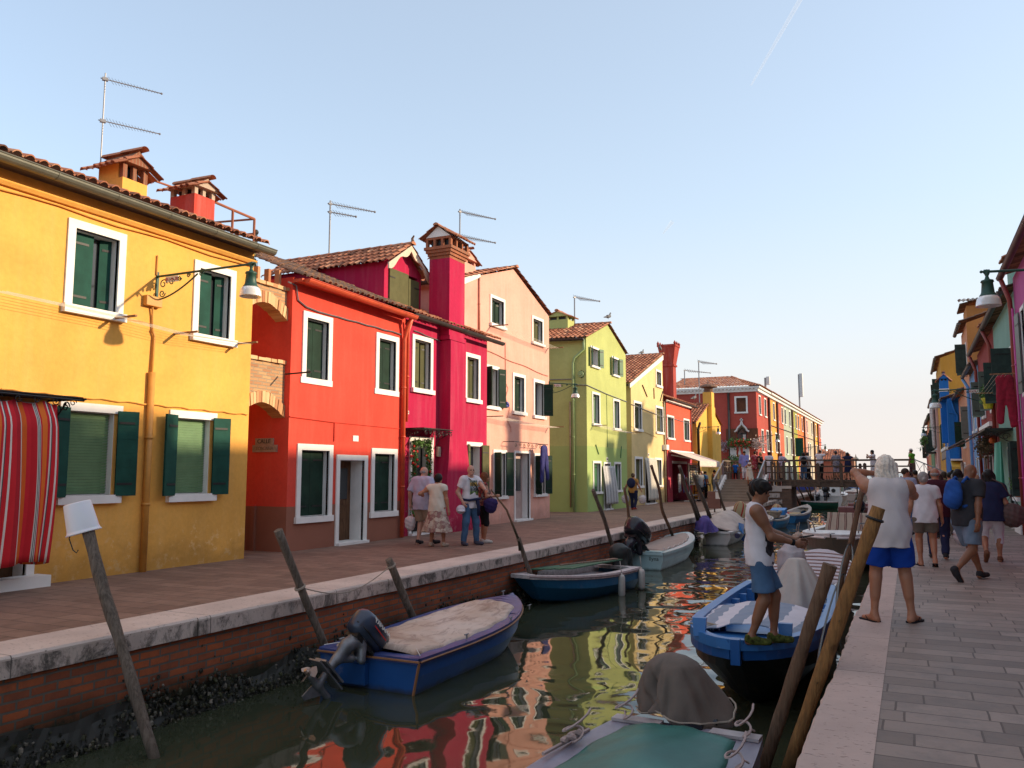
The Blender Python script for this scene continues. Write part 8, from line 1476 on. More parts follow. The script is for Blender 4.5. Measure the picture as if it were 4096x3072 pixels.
def person(label, pos, az, H=1.7, res=None, skin='tan', hair=('short', 'brown'), top=None, low=None, shoes=SHOEM, feet=((-.09, 0, 0), (.09, 0, 0)), hands=(None, None), elb=(None, None), head=(0, 0), lean=0, girth=1.0, belly=0, female=False, dress=None, fingers=None, hat=None, toe=(.15, .15), heel=(0, 0), group=None, sh_rot=0, tilt=0):
    """pos: ground point; az: facing azimuth (rad). feet/hands in the body frame (x right, y forward, z up, metres). feet[i] = (x, y, lift)"""
    pos = np.array(pos, float); dist = np.linalg.norm(pos-CO); res = res or max(.0085, dist*.00050); far = dist > 30
    t = thing('person', label, 'person', tuple(pos), az-math.pi/2, group=group); S = SDF(res); k = H; hz = .505*k
    hzp = hz-min(.05, max(abs(feet[0][1]-feet[1][1])*.10, 0)); ln = lambda z: lean*(z-hzp)
    def J(x, y, z): return np.array([x*math.cos(sh_rot*max(0, (z-hzp)/(.3*k)))-0, y+ln(z)+x*math.sin(sh_rot)*max(0, (z-hzp)/(.3*k)), z])
    hip = [np.array([s*.052*k*girth, 0, hzp+.02*k]) for s in (-1, 1)]; ank = []; knee = []
    for i in (0, 1):
        f = feet[i]; an = np.array([f[0], f[1], .048*k+f[2]]); kn, an = ik(hip[i], an, .245*k, .235*k, (0.1*(-1, 1)[i], 1, 0)); knee.append(kn); ank.append(an)
    g = girth; P = []
    P.append(('e', J(0, 0, hzp+.03*k), (.092*k*g, .066*k*g+.02*belly, .075*k), .06*k)); P.append(('e', J(0, .01*k*belly, hzp+.11*k), ((.076 if female else .082)*k*g, .058*k*g+.035*k*belly, .09*k), .06*k)); P.append(('e', J(0, .0, hzp+.215*k), (.090*k*g, .064*k*g, .105*k), .06*k))
    if female: [P.append(('e', J(s*.040*k, .055*k, hzp+.215*k), (.033*k, .035*k, .035*k), .03*k)) for s in (-1, 1)]
    shz = hzp+.305*k; sw = (.098 if female else .112)*k*g**.5; SHL = [J(s*sw, 0, shz) for s in (-1, 1)]; nb = J(0, -.005*k, shz+.012*k)
    hd = np.array([math.sin(head[0]), math.cos(head[0]), 0]); hc = J(0, .010*k, shz+.118*k)+np.array([0, .02*k*0, 0])+hd*.012*k*(1+2*abs(head[1]))-np.array([0, 0, .01*k*abs(head[1])*2]); hr = np.array([hd[1], -hd[0], 0]); pt = head[1]; hf = hd*math.cos(pt)-np.array([0, 0, 1])*math.sin(pt); hu = np.cross(hr, hf)
    for (ty, c, r, kk) in P: S.ell(c, r, kk)
    S.cap(J(-sw*.75, -.01*k, shz-.005*k), J(sw*.75, -.01*k, shz-.005*k), .036*k, k=.05*k); S.cap(J(-sw*.4, -.01*k, shz+.022*k), J(sw*.4, -.01*k, shz+.022*k), .022*k, k=.05*k); S.cap(nb, hc-hu*.03*k, (.028 if female else .033)*k, .030*k, .025*k)
    for i in (0, 1):
        S.cap(hip[i], knee[i], .056*k*g, .034*k, .05*k); S.cap(knee[i], ank[i], .032*k, .020*k, .015*k); d = ank[i]-knee[i]; back = np.array([0, -.012*k, 0]); S.cap(knee[i]+d*.12+back, knee[i]+d*.52+back*.7, .028*k, .020*k, .03*k)
    def W(c): return c
    UA, FA = .168*k, .142*k; HD = []; EL = []; HP = []
    for i in (0, 1):
        s = (-1, 1)[i]; h = hands[i]; tgt = np.array(h, float) if h is not None else np.array([s*(sw+.055*k*g), .03*k+ln(hz), shz-.30*k]); pole = np.array(elb[i], float) if elb[i] is not None else np.array([s*.35, -1, -.2]); e, wv = ik(SHL[i], tgt, UA, FA, pole); EL.append(e); HP.append(wv)
        S.cap(SHL[i], SHL[i]+(e-SHL[i])*.35, .037*k, .034*k, .035*k); S.cap(SHL[i], e, (.030 if female else .034)*k, .023*k, .02*k); S.cap(e, wv, .024*k, .0155*k, .012*k); S.cap(e, e+(wv-e)*.4, .026*k, .022*k, .015*k)
        d = (wv-e)/np.linalg.norm(wv-e); dn = np.cross(d, (s*1.0, 0.2, 0)) if abs(d[2]) > .6 else np.array([0, 0, 1.0]); 
        side = np.cross(d, dn); side /= max(1e-6, np.linalg.norm(side)); dn = np.cross(side, d); inw = np.array([-s, .2, 0]); inw = inw-d*(inw@d); 
        if np.linalg.norm(inw) < .2: inw = np.array([0, 0, -1.0])
        inw /= np.linalg.norm(inw); wide = np.cross(d, inw); pc = wv+d*.028*k
        S.cap(pc-wide*.013*k, pc+wide*.013*k, .0135*k, k=.012*k); S.cap(wv+d*.012*k, wv+d*.05*k, .014*k, .013*k, .01*k)
        if not far:
            for q in range(4):
                o = (q-1.5)*.0118*k; L_ = (.036, .042, .040, .032)[q]*k; b0 = wv+d*.052*k+wide*o; b1 = b0+(d*.9+inw*.35)*L_*.55; b2 = b1+(d*.55+inw*.8)*L_*.45; S.cap(b0-d*.01*k, b1, .0060*k, .0056*k, .003*k); S.cap(b1, b2, .0056*k, .0048*k, .003*k)
            fw_ = wide if wide[1] > 0 else -wide; b0 = wv+d*.018*k+fw_*.012*k; b1 = b0+(d*.5+fw_*.6+inw*.35)*.03*k; S.cap(b0, b1, .0075*k, .0065*k, .006*k); S.cap(b1, b1+(d*.8+inw*.4)*.022*k, .0062*k, .0052*k, .003*k)
        HD.append((wv+d*.06*k, d))
    # head
    Rm = np.stack([hr, hf, hu], 1); S.ell(hc+hu*.012*k, (.0425*k, .052*k, .050*k), .02*k, rot=Rm); S.ell(hc+hf*.014*k-hu*.022*k, (.034*k, .038*k, .042*k), .025*k, rot=Rm); S.cap(hc+hf*.047*k+hu*.004*k, hc+hf*.058*k-hu*.012*k, .0055*k, .0085*k, .008*k); S.cap(hc+hf*.042*k-hu*.042*k, hc+hf*.044*k-hu*.043*k, .014*k, k=.015*k)
    S.cap(hc+hf*.047*k-hu*.026*k-hr*.009*k, hc+hf*.047*k-hu*.026*k+hr*.009*k, .0055*k, k=.005*k)
    for s in (-1, 1): S.ell(hc+hr*s*.043*k-hf*.004*k-hu*.004*k, (.006*k, .012*k, .018*k), .004*k, rot=Rm); S.cap(hc+hf*.044*k+hr*s*.018*k+hu*.012*k, hc+hf*.046*k+hr*s*.010*k+hu*.011*k, .006*k, k=.01*k); S.ell(hc+hf*.052*k+hr*s*.017*k+hu*.002*k, (.010*k,)*3, .006*k, op='s')
    for i in (0, 1):
        f = ank[i]; to = (-1, 1)[i]*toe[i]; fd = np.array([math.sin(to), math.cos(to), 0]); hl = heel[i]; fd = fd*math.cos(hl)-np.array([0, 0, math.sin(hl)]); dz = np.array([0, 0, -.03*k])+(np.array([0, 0, 0]))
        S.cap(f+dz-fd*.022*k, f+dz*1.1+fd*.10*k, .017*k, .013*k, .015*k, sq=(1, 1, 1)); S.cap(f, f+dz-fd*.015*k, .021*k, .02*k, .015*k); S.cap(f+dz*.3, f+dz+fd*.07*k, .016*k, .012*k, .02*k)
    V, F = S.mesh(); part_vf('body', V, F, SK[skin], t)
    e = MB(True); [e.blob(hc+hf*.045*k+hr*s*.017*k+hu*.002*k, .0075*k, 8, 6) for s in (-1, 1)]; part('eyes', e, EYEM, t, True)
    # footwear
    for i in (0, 1):
        f = ank[i]; to = (-1, 1)[i]*toe[i]; hl = heel[i]; fd = np.array([math.sin(to)*math.cos(hl), math.cos(to)*math.cos(hl), -math.sin(hl)]); fr = np.array([math.cos(to), -math.sin(to), 0]); fu = np.cross(fr, fd); b = f-fu*.045*k
        if shoes is FLIP:
            m = MB(True); pr = [(-.034, -.018), (-.02, -.026), (.03, -.022), (.09, -.03), (.12, -.018), (.128, .0), (.12, .018), (.09, .026), (.03, .02), (-.02, .024), (-.034, .016)]; m.prism([b+fd*p[0]*k+fr*p[1]*k*1.15-fu*.004 for p in pr], fu*.014); m.tube([b+fd*.085*k+fu*.02*k, b+fd*.06*k+fr*.018*k+fu*.025*k, b+fd*.03*k+fr*.026*k+fu*.012], .004, 4); m.tube([b+fd*.085*k+fu*.02*k, b+fd*.06*k-fr*.018*k+fu*.025*k, b+fd*.03*k-fr*.026*k+fu*.012], .004, 4); part('flip_flop', m, FLIP, t)
        else:
            s = SDF(max(res*.8, .008)); s.cap(b-fd*.016*k+fu*.022*k, b+fd*.10*k+fu*.018*k, .025*k, .021*k, .02*k, cut=[(b, -fu)]); s.cap(b+fu*.045*k-fd*.01*k, b+fu*.02*k+fd*.03*k, .024*k, .024*k, .02*k, cut=[(b, -fu), (f+fu*.012*k, fu)]); V, F = s.mesh(clip=[(b-fu*.003, -fu)]); part_vf('shoe', V, F, shoes, t)
    # clothes
    ph = (hash(label) % 97) if False else sum(map(ord, label)) % 97
    def wrinkle(X, Y, Z): return (.0055 if dist < 20 else .003)*np.sin(Z*24+X*13+3*np.sin(Y*6+X*8)+ph)*np.sin(X*9+Y*7+ph)+.0018*np.sin(X*44-Z*21+4*np.sin(Z*5)+ph)
    if low:
        kind, mat, end = low[:3]; off = .012+.003*(kind != 'skirt'); s = SDF(res); s.ell(J(0, 0, hzp+.03*k), (.092*k*g+off, .066*k*g+off+.02*belly, .080*k), .06*k, cut=None)
        if kind == 'skirt':
            zt, zb = hzp+.07*k, end*k; fl = low[3] if len(low) > 3 else .14
            def sk(X, Y, Z): q = np.clip((zt-Z)/(zt-zb), 0, 1.1); a = np.arctan2(Y, X); r = (.078*k*g+(fl-.04)*k*q**.9)*(1+.05*q*np.sin(a*9+ph)); return np.maximum((np.sqrt(X**2+((Y-ln(hz)*0)*1.25)**2)-r)*.8, np.maximum(Z-zt, zb+.012*np.sin(a*5+ph)-Z))
            s.fn(sk, (-.35*k, -.35*k, zb-.03), (.35*k, .35*k, zt+.02), .02)
        else:
            wide_ = low[3] if len(low) > 3 else .018
            for i in (0, 1):
                kn, an, hp = knee[i], ank[i], hip[i]
                if end >= .29: e_ = hp+(kn-hp)*((hp[2]-end*k)/max(1e-3, hp[2]-kn[2])); d = (kn-hp)/np.linalg.norm(kn-hp); s.cap(hp+(0, 0, -.02*k), e_+d*.05, .058*k*g+off, .040*k+wide_+off, .03*k, cut=[(e_, d)])
                else: e_ = kn+(an-kn)*min(1.0, ((kn[2]-end*k-ank[i][2]+.048*k)/max(1e-3, kn[2]-an[2]))); d = (an-kn)/np.linalg.norm(an-kn); s.cap(hp+(0, 0, -.02*k), kn, .058*k*g+off, .036*k+off, .03*k); s.cap(kn, e_+d*.04, .036*k+off, .026*k+off*.9+wide_*.3, .02*k, cut=[(e_, d)])
        V, F = s.mesh(disp=wrinkle, clip=[((0, 0, hzp+.085*k), (0, 0, 1))]); part_vf({'skirt': 'skirt', 'shorts': 'shorts'}.get(kind, 'trousers'), V, F, mat, t)
    if top:
        kind, mat, slv, hem = top[:4]; off = top[4] if len(top) > 4 else .016; s = SDF(res); loose = kind in ('shirt', 'dress')
        for (ty, c, r, kk) in P: s.ell(c, np.array(r)+off, kk)
        s.cap(J(-sw*.70, -.01*k, shz-.005*k), J(sw*.70, -.01*k, shz-.005*k), .036*k+off*.8, k=.05*k); s.cap(J(-sw*.42, -.01*k, shz+.016*k), J(sw*.42, -.01*k, shz+.016*k), .022*k+off*.7, k=.05*k)
        for i in (0, 1):
            if slv > 0:
                A, B = SHL[i], EL[i]; d = (B-A)/np.linalg.norm(B-A); e_ = A+(B-A)*min(1, slv); s.cap(A, e_+d*.04, .038*k+off*.9, (.031 if slv < 1.01 else .027)*k+off*(1.2 if loose or slv < 1 else .6), .03*k, cut=[(e_, d)] if slv <= 1 else None)
                if slv > 1: C_ = HP[i]; d2 = (C_-B)/np.linalg.norm(C_-B); e2 = B+(C_-B)*(slv-1); s.cap(B, e2+d2*.03, .026*k+off*.7, .020*k+off*.7, .02*k, cut=[(e2, d2)])
        zb, zt = hem*k, hzp+.16*k; fl = top[5] if len(top) > 5 else (.022 if loose else .004)
        def bodyc(X, Y, Z): q = np.clip((zt-Z)/(zt-zb), 0, 1.2); a = np.arctan2(Y, X); r = (.088*k*g+off+fl*k*q-.035*k*np.exp(-np.clip(zt-Z, 0, 1)/(.03*k)))*(1+(.02+.02*(kind == 'dress'))*q*np.sin(a*7+ph)); return np.maximum((np.sqrt(X**2+((Y-ln(Z)-.012*k*belly)*1.32/(1+.22*belly))**2)-r)*.8, np.maximum(Z-zt, zb+.008*np.sin(a*4+ph)-Z))
        s.fn(bodyc, (-.4*k, -.35*k, zb-.03), (.4*k, .45*k, zt+.02), .04*k)
        nk = J(0, .02*k, shz+.055*k); s.ell(nk+(0, .012*k, 0), (.048*k, .05*k, .034*k), .012*k, op='s')
        if slv <= 0: 
            for i in (0, 1): q = (-1, 1)[i]; s.cap(SHL[i]+(q*.028*k, 0, .03*k), SHL[i]+(q*.034*k, .0, -.05*k), .036*k, .028*k, .02*k, op='s') if slv < 0 else None
        V, F = s.mesh(disp=wrinkle, clip=[((0, 0, zb), (0, 0, -1))]); part_vf({'dress': 'dress', 'shirt': 'shirt'}.get(kind, 'top'), V, F, mat, t)
    # hair
    st, hcol = hair; hm_ = HAIRM[hcol]; s = SDF(max(.008, res*.8)); Hc = lambda r, f, u: hc+hr*r*k+hf*f*k+hu*u*k
    if st != 'none':
        if st == 'bald': s.ell(Hc(0, -.008, -.004), (.0455*k, .050*k, .030*k), .01, rot=Rm); s.ell(Hc(0, .03, .03), (.06*k, .045*k, .05*k), .01, rot=Rm, op='s'); s.ell(Hc(0, -.0, .045), (.038*k, .06*k, .032*k), .01, rot=Rm, op='s')
        else:
            th = .0055 if st == 'short' else .010; s.ell(Hc(0, -.006, .018), ((.0425+th)*k, (.0515+th)*k, (.0495+th)*k), .015, rot=Rm)
            if st == 'mop': s.ell(Hc(.0, .0, .036), (.054*k, .064*k, .046*k), .02, rot=Rm); s.cap(Hc(-.02, .05, .03), Hc(.02, .052, .03), .018*k, k=.02)
            if st == 'bob': s.ell(Hc(0, -.016, -.004), (.053*k, .046*k, .056*k), .02, rot=Rm)
            if st == 'bun': s.ell(Hc(0, -.066, -.005), (.020*k,)*3, .01); s.ell(Hc(0, -.02, .0), (.045*k, .045*k, .045*k), .01, rot=Rm)
            if st == 'updo': s.ell(Hc(0, -.035, .062), (.034*k, .034*k, .028*k), .02)
            if st == 'pony': s.cap(Hc(0, -.06, .01), Hc(0, -.075, -.09), .018*k, .010*k, .02)
            if st in ('long', 'curly'):
                n = 5; w_ = .052 if st == 'curly' else .045
                for q in range(n): a = (q/(n-1)*2-1); s.cap(Hc(a*w_*.8, -.022-.012*(1-a*a), .01), (Hc(a*w_*1.05, -.045, 0)*(1, 1, 0)+np.array([0, 0, shz-(.055 if st == 'long' else .03)*k])), .024*k, .017*k, .02)
                for q in (-1, 1): s.cap(Hc(q*.045, .005, .0), Hc(q*.047, -.01, -.06), .014*k, .012*k, .02)
            s.ell(Hc(0, .062, -.030), (.043*k, .040*k, .052*k), .012, rot=Rm, op='s'); 
            if st not in ('long', 'curly', 'bob'): s.ell(Hc(0, .03, -.060), (.07*k, .06*k, .045*k), .01, rot=Rm, op='s')
        amp = .006 if st in ('curly', 'mop') else .0025; V, F = s.mesh(disp=lambda X, Y, Z: amp*.8*np.sin(X*120+Y*70+3*np.sin(Z*16))+amp*.4*np.sin(Y*90+Z*30+X*20)); part_vf('hair', V, F, hm_, t)
    if hat: m = MB(True); b = Hc(0, 0, .040); m.lathe(tuple(b), [(.085*k, -.005), (.086*k, .0), (.050*k, .006), (.048*k, .035*k), (.036*k, .05*k), (0, .054*k)], 16); part('hat', m, hat, t, True)
    Rz = np.array(Matrix.Rotation(az-math.pi/2, 3, 'Z'))
    return t, (lambda p: pos+Rz@np.array(p, float)), dict(hd=HD, hc=hc, sh=SHL, el=EL, k=k, shz=shz, hz=hzp, nb=nb, kn=knee)
PKW = fab('pinkish white cotton', (.60, .53, .52), .05, 3); WHT = fab('white cotton', (.60, .56, .60), .05, 3); RBL = fab('royal blue swim cloth', (.008, .045, .28), .12, 4); KHA = fab('dark khaki cloth', (.13, .11, .09)); MARO = fab('maroon cotton', (.055, .012, .022)); CHAR = fab('charcoal cotton', (.035, .036, .042), .1); GBL = fab('grey blue denim', (.14, .19, .26), .15); NAV = fab('navy cotton', (.018, .022, .06), .1); DEN = fab('blue denim', (.06, .12, .22), .3, 4); BEIG = fab('beige cotton', (.30, .22, .16)); BLK_ = fab('black cloth', (.012, .012, .014)); GRY = fab('grey cotton', (.25, .26, .28)); BLUS = fab('bright blue polo', (.03, .22, .50), .15, 8); CRM = fab('cream cotton', (.60, .55, .47), .06, 3)
def chk():
    t = NT('checked shirt cloth', .9, 0, .2); v = t.co(); s = t.sep(v); f = lambda a, p: t.math('LESS_THAN', t.math('FRACT', t.math('DIVIDE', a, p)), .3); g = t.math('MAXIMUM', f(t.math('ADD', s[0], s[1]), .028), f(s[2], .028)); t.col(t.mix(t.math('MULTIPLY', g, .75), (.50, .49, .58), (.22, .22, .42))); return t.m
def floral(n, c1, c2, c3, sc=14):
    t = NT(n, .9, 0, .2); v = t.n('ShaderNodeTexVoronoi'); v.inputs['Scale'].default_value = sc; t.l(t.co(), v.inputs['Vector']); s = t.sep(v.outputs['Color']); t.col(t.ramp(t.math('ADD', t.math('MULTIPLY', s[0], .6), t.math('MULTIPLY', t.noise(sc*1.5, 3), .4)), [(.25, c1), (.42, c2), (.6, c1), (.72, c3)])); return t.m
# 1 long haired photographer
ga, gb_ = gz('L', 435, 1540), gz('L', 700, 1525); pc = (ga+gb_)/2
t, Wm, I_ = person('man with long white hair in sleeveless shirt and blue shorts taking a photograph', pc, rad(101), 1.80, .0085, 'tan', ('curly', 'white'), ('shirt', PKW, 0, .445, .026, .016), ('shorts', RBL, .335, .035), FLIP, feet=((-.19, -.02, 0), (.19, .02, 0)), hands=((-.05, .34, 1.60), (.13, .36, 1.50)), elb=((-1.2, .1, .35), (1.1, -.1, -.9)), head=(-.05, .0), girth=1.08, belly=.5, toe=(.5, .6))
h = I_; cpt = Wm((.03, .40, 1.63)); cm2 = MB(); cm2.obox(cpt, (.06, 0, 0), (0, .03, 0), (0, 0, .035)); o = part('camera', cm2, BLK_, None, at=tuple(cpt), bevel=.006); tag(o, 'small black camera held up by the long haired man', 'camera')
# 2 white tee woman
g0 = gz('L', 855, 1068); t, Wm, I2 = person('grey haired woman in white tee shirt and khaki shorts walking away', g0, rad(97), 1.64, .011, 'tan', ('bun', 'grey'), ('top', WHT, .55, .455, .022, .012), ('shorts', KHA, .36, .02), FLIP, feet=((-.10, .06, 0), (.10, -.12, .03)), heel=(0, .35), female=True, girth=1.08)
# 3 maroon man
g0 = np.array([.42, 17.7, 0]); t, Wm, I3 = person('bald man in maroon shirt and dark trousers walking beside the grey haired woman', g0, rad(92), 1.74, .012, 'tan', ('bald', 'grey'), ('shirt', MARO, .6, .45, .02), ('trousers', NAV, .04), SHOEM, feet=((-.1, .1, 0), (.1, -.15, .02)), girth=1.1)
def bag(label, p, w_, h, mat, name='shopping_bag', hang=.14, d=.10, az=0, cat='bag'):
    p = np.array(p, float); t = thing(name, label, cat, tuple(p)); s = SDF(.012 if abs(p[1]) < 25 else .02); s.ell((0, 0, -hang-h*.55), (w_*.5, d, h*.48), .02); s.cap((-w_*.3, 0, -hang-h*.35), (w_*.3, 0, -hang-h*.35), d*.6, k=.05); V, F = s.mesh(disp=lambda X, Y, Z: .008*np.sin(X*50+Z*30)*np.sin(Z*40-X*20)); part_vf('bag', V, F, mat, t); m = MB(True); m.tube([(-w_*.25, 0, -hang-h*.15), (0, 0, 0), (w_*.25, 0, -hang-h*.15)], .008, 5); part('strap', m, mat, t); return t
PLA = NT('thin plastic bag', .35, 0, .5); PLA.col(PLA.ramp(PLA.noise(6, 3), [(.35, (.60, .58, .60)), (.65, (.45, .38, .42))])); PLA = PLA.m
hb = Wm(I3['hd'][1][0]); bag('white shopping bag carried by the man in the maroon shirt', (hb[0]+.10, hb[1]-.1, hb[2]+.02), .34, .38, PLA)
# 4 dark tee man with backpack
ga, gb_ = gz('L', 1300, 1185), gz('L', 1015, 1200); pc = ga*.55+gb_*.45; az4 = rad(48)
t, Wm, I4 = person('bald man in charcoal tee shirt and grey blue shorts striding right', pc+np.array([.05, .1, 0]), az4, 1.82, .010, 'brown', ('none', 'black'), ('top', CHAR, .62, .445, .022, .006), ('shorts', GBL, .30, .03), SHOEM, feet=((-.08, .34, 0), (.08, -.36, .10)), heel=(0, .95), hands=((-.30, .42, 1.0), (.27, -.10, .86)), elb=((-.4, -1, -.3), (.3, -1, 0)), head=(.10, .45), lean=.10, girth=1.1, belly=.5)
k = I4['k']; bp = thing('backpack', 'blue backpack on the back of the bald striding man', 'bag', tuple(Wm((-.0, -.22, 1.30)))); Mz = np.array(Matrix.Rotation(az4-math.pi/2, 3, 'Z')); s = SDF(.012); s.ell((0, -.02, -.02), (.15, .09, .22), .02); s.ell((0, -.06, -.10), (.13, .09, .13), .04); s.ell((0, 0, .12), (.10, .07, .09), .04); V, F = s.mesh(disp=lambda X, Y, Z: .005*np.sin(X*40+Z*30)*np.sin(Z*35)); o = part_vf('bag', V@Mz.T, F, fab('backpack blue', (.02, .08, .30), .2), bp)
o.parent = bp; m = MB(True); pts = [(-.10, .06, .16), (-.10, .16, .24), (-.10, .28, .14), (-.12, .30, -.02), (-.12, .20, -.16), (-.1, .05, -.2)]; 
for sg in (1, -1): m.tube([tuple(Mz@np.array((sg*p[0], p[1], p[2]))) for p in pts], .022, 6)
part('strap', m, fab('backpack blue', (.02, .08, .30), .2), bp, True)
# 5 woman in navy with capris
g0 = gz('L', 1400, 1035); t, Wm, I5 = person('dark haired woman in navy blouse and white capri trousers walking away', g0, rad(88), 1.70, .012, 'tan', ('curly', 'black'), ('shirt', NAV, .65, .435, .035, .03), ('trousers', WHT, .19, .01), fab('brown sandal', (.16, .07, .04)), feet=((-.11, -.18, .10), (.11, .14, 0)), heel=(.8, 0), female=True, girth=1.12)
bp = bag('brown leather shoulder bag of the dark haired woman', Wm((.34, -.02, 1.22)), .40, .46, fab('brown leather', (.10, .06, .055), .2, 5, .6), 'handbag', .12, .12)
m = MB(); m.tube([Wm((.34, -.02, 1.15)), Wm((.20, -.10, 1.42)), Wm((.05, -.06, 1.50))], .012, 5); o = part('bag_strap', m, fab('brown leather', (.10, .06, .055), .2, 5, .6), None, at=tuple(Wm((.34, 0, 1.2)))); tag(o, 'strap over the shoulder of the dark haired woman', 'strap')
# crowd ahead on the right quay
def at_px(k, x, ytop, H, z=0.0, side=None):
    """ground point under a head whose top is at the pixel, for a person of height H standing at level z"""
    lo, hi = 8, 160
    for _ in range(40):
        mid = (lo+hi)/2; xx, zz = fy(k, x, ytop, mid)
        if (zz > z+H) == (z+H > EYE): hi = mid
        else: lo = mid
    return np.array([fy(k, x, ytop, mid)[0], mid, z])
crowd = [(515, 1120, 24, 1.76, 80, 'man in pale blue shirt looking right behind the grey haired woman', ('short', 'brown'), fab('pale blue cotton', (.30, .34, .45)), DEN, False, (1.0, .0)), (850, 1190, 23.0, 1.58, 92, 'woman with bare back and cream top in the crowd', ('updo', 'brown'), CRM, BLK_, True, (0, 0)), (945, 1172, 26, 1.66, 88, 'dark haired man in grey tee shirt in the crowd', ('short', 'black'), GRY, BLK_, False, (0, 0)), (985, 1180, 24.5, 1.62, 85, 'grey haired person in turquoise shirt in the crowd', ('short', 'grey'), fab('turquoise cotton', (.02, .32, .34)), KHA, False, (0, 0)), (1020, 1148, 22, 1.72, 80, 'woman with black curly hair behind the backpack man', ('curly', 'black'), NAV, DEN, True, (0, 0)), (770, 1170, 27, 1.70, 95, 'woman with long dark hair in white blouse near the bridge', ('long', 'black'), WHT, KHA, True, (0, 0)), (890, 1170, 30, 1.68, 95, 'woman with brown hair walking in the middle of the crowd', ('bob', 'brown'), fab('olive cotton', (.12, .12, .06)), BLK_, True, (0, 0)), (620, 1160, 32, 1.74, 100, 'dark haired man by the canal edge ahead of the crowd', ('short', 'black'), fab('brown cotton', (.14, .08, .05)), BLK_, False, (0, 0)), (970, 1145, 38, 1.76, 90, 'man in dark clothes far down the right quay', ('short', 'black'), CHAR, BLK_, False, (0, 0)), (1190, 1185, 20.5, 1.60, 85, 'woman in patterned blouse hidden between the walkers', ('short', 'blond'), floral('small print cloth', (.35, .33, .36), (.12, .12, .2), (.5, .48, .5), 30), DEN, True, (0, 0)), (560, 1160, 36, 1.70, 100, 'person in dark jacket near the bridge stairs', ('short', 'brown'), BLK_, BLK_, False, (0, 0)), (1100, 1175, 30, 1.66, 92, 'woman in rose top beside the awning', ('long', 'brown'), fab('rose cotton', (.35, .12, .14)), BLK_, True, (0, 0))]
for (x, y, yy, H, az, lab, hr_, mt, lm_, fem, hd_) in crowd: xx = fy('K', x, y, yy)[0]; person(lab, (min(xx, 2.35), yy, 0), rad(az), H, .016, 'tan' if 'bare' not in lab else 'tan', hr_, ('top', mt, .5 if 'bare' not in lab else -1, .45), ('trousers', lm_, .05), SHOEM, feet=((-.1, .12, 0), (.1, -.12, .02)), female=fem, head=hd_, group='people walking on the right quay')
# left quay group
t, Wm, I7 = person('elderly man in checked shirt and beige shorts walking away with a plastic bag', (-10.05, 16.25, 0), rad(84), 1.79, .011, 'fair', ('bald', 'grey'), ('shirt', chk(), .85, .435, .035, .012), ('shorts', BEIG, .30, .03), SHOEM, feet=((-.09, -.02, 0), (.16, .22, 0)), head=(.25, .1), girth=1.12, hands=((-.33, -.02, .90), (.30, .10, 1.0)))
bag('white plastic bag hanging from the elderly man\'s left hand', Wm(I7['hd'][0][0]), .26, .36, PLA)
FLO = floral('faded floral skirt cloth', (.40, .33, .27), (.22, .10, .10), (.50, .42, .35)); t, Wm, I8 = person('short haired woman in cream top and floral skirt holding the elderly man\'s arm', (-9.42, 15.85, 0), rad(97), 1.60, .011, 'tan', ('bob', 'black'), ('top', CRM, .28, .455, .018, .016), ('skirt', FLO, .20, .17), TANSH, feet=((-.15, .02, 0), (.13, .08, 0)), head=(.45, .1), female=True, girth=1.12, hands=((-.42, .10, 1.12), (.27, .02, .76)), elb=((-.5, -1, -.4), None))
t, Wm, I9 = person('bald man in printed white tee shirt and jeans pointing with his arm out', (-8.98, 16.55, 0), rad(-22), 1.80, .010, 'fair', ('none', 'brown'), ('top', WHT, .60, .455, .020, .006), ('trousers', DEN, .035, .012), fab('navy trainer', (.06, .06, .09)), feet=((-.18, .02, 0), (.18, .0, 0)), head=(.35, .05), hands=((-.02, .64, 1.13), (.26, .06, .97)), elb=((-1, -.2, -.6), (.4, -1, 0)), toe=(.1, .3))
# print, strap, watch, tied pullover, cap
body9 = t; m = MB(True)
def chest(u, v): x = (u-.5)*.25-.015; z = 1.44-.34*v; return (x, .125*math.sqrt(max(0, 1-(x/.21)**2))+.022+.006*math.sin(v*3), z)
pm = NT('tee shirt print', .9, 0, .1); s_ = pm.sep(pm.co()); r = pm.ramp(pm.math('DIVIDE', pm.math('SUBTRACT', s_[2], 1.10), .34), [(0, (.06, .08, .05)), (.16, (.22, .26, .10)), (.18, (.18, .35, .06)), (.35, (.16, .17, .18)), (.62, (.20, .28, .30)), (.66, (.42, .26, .05)), (.84, (.50, .33, .08)), (.88, (.22, .24, .20))]); pm.col(pm.mix(pm.ramp(pm.noise(22, 3), [(.5, 0.0), (.55, .8)]), r, (.04, .05, .05)))
m.grid(chest, 10, 14, True); tp9 = part('chest_print', m, pm.m, t, True); me = text_mesh('CALI', .07, .001); me.transform(basis((-.02, .152, 1.285), (-1, 0, 0), (0, 0, 1))); link('lettering', me, WHT, tp9)
def worn(name, label, cat, pts, r, mat, sq=.3, tag_=True): m = MB(); m.tube([Wm(p) for p in pts], r, 8, sq=sq); o = part(name, m, mat, None, True, at=tuple(Wm(pts[0]))); return tag(o, label, cat)
worn('bag_strap', 'black strap slung across the printed tee shirt', 'strap', [(.10, .03, 1.51), (.08, .12, 1.45), (-.02, .165, 1.34), (-.14, .14, 1.20), (-.20, .02, 1.12), (-.10, -.14, 1.2), (.08, -.12, 1.42), (.10, -.02, 1.51)], .020, BLK_)
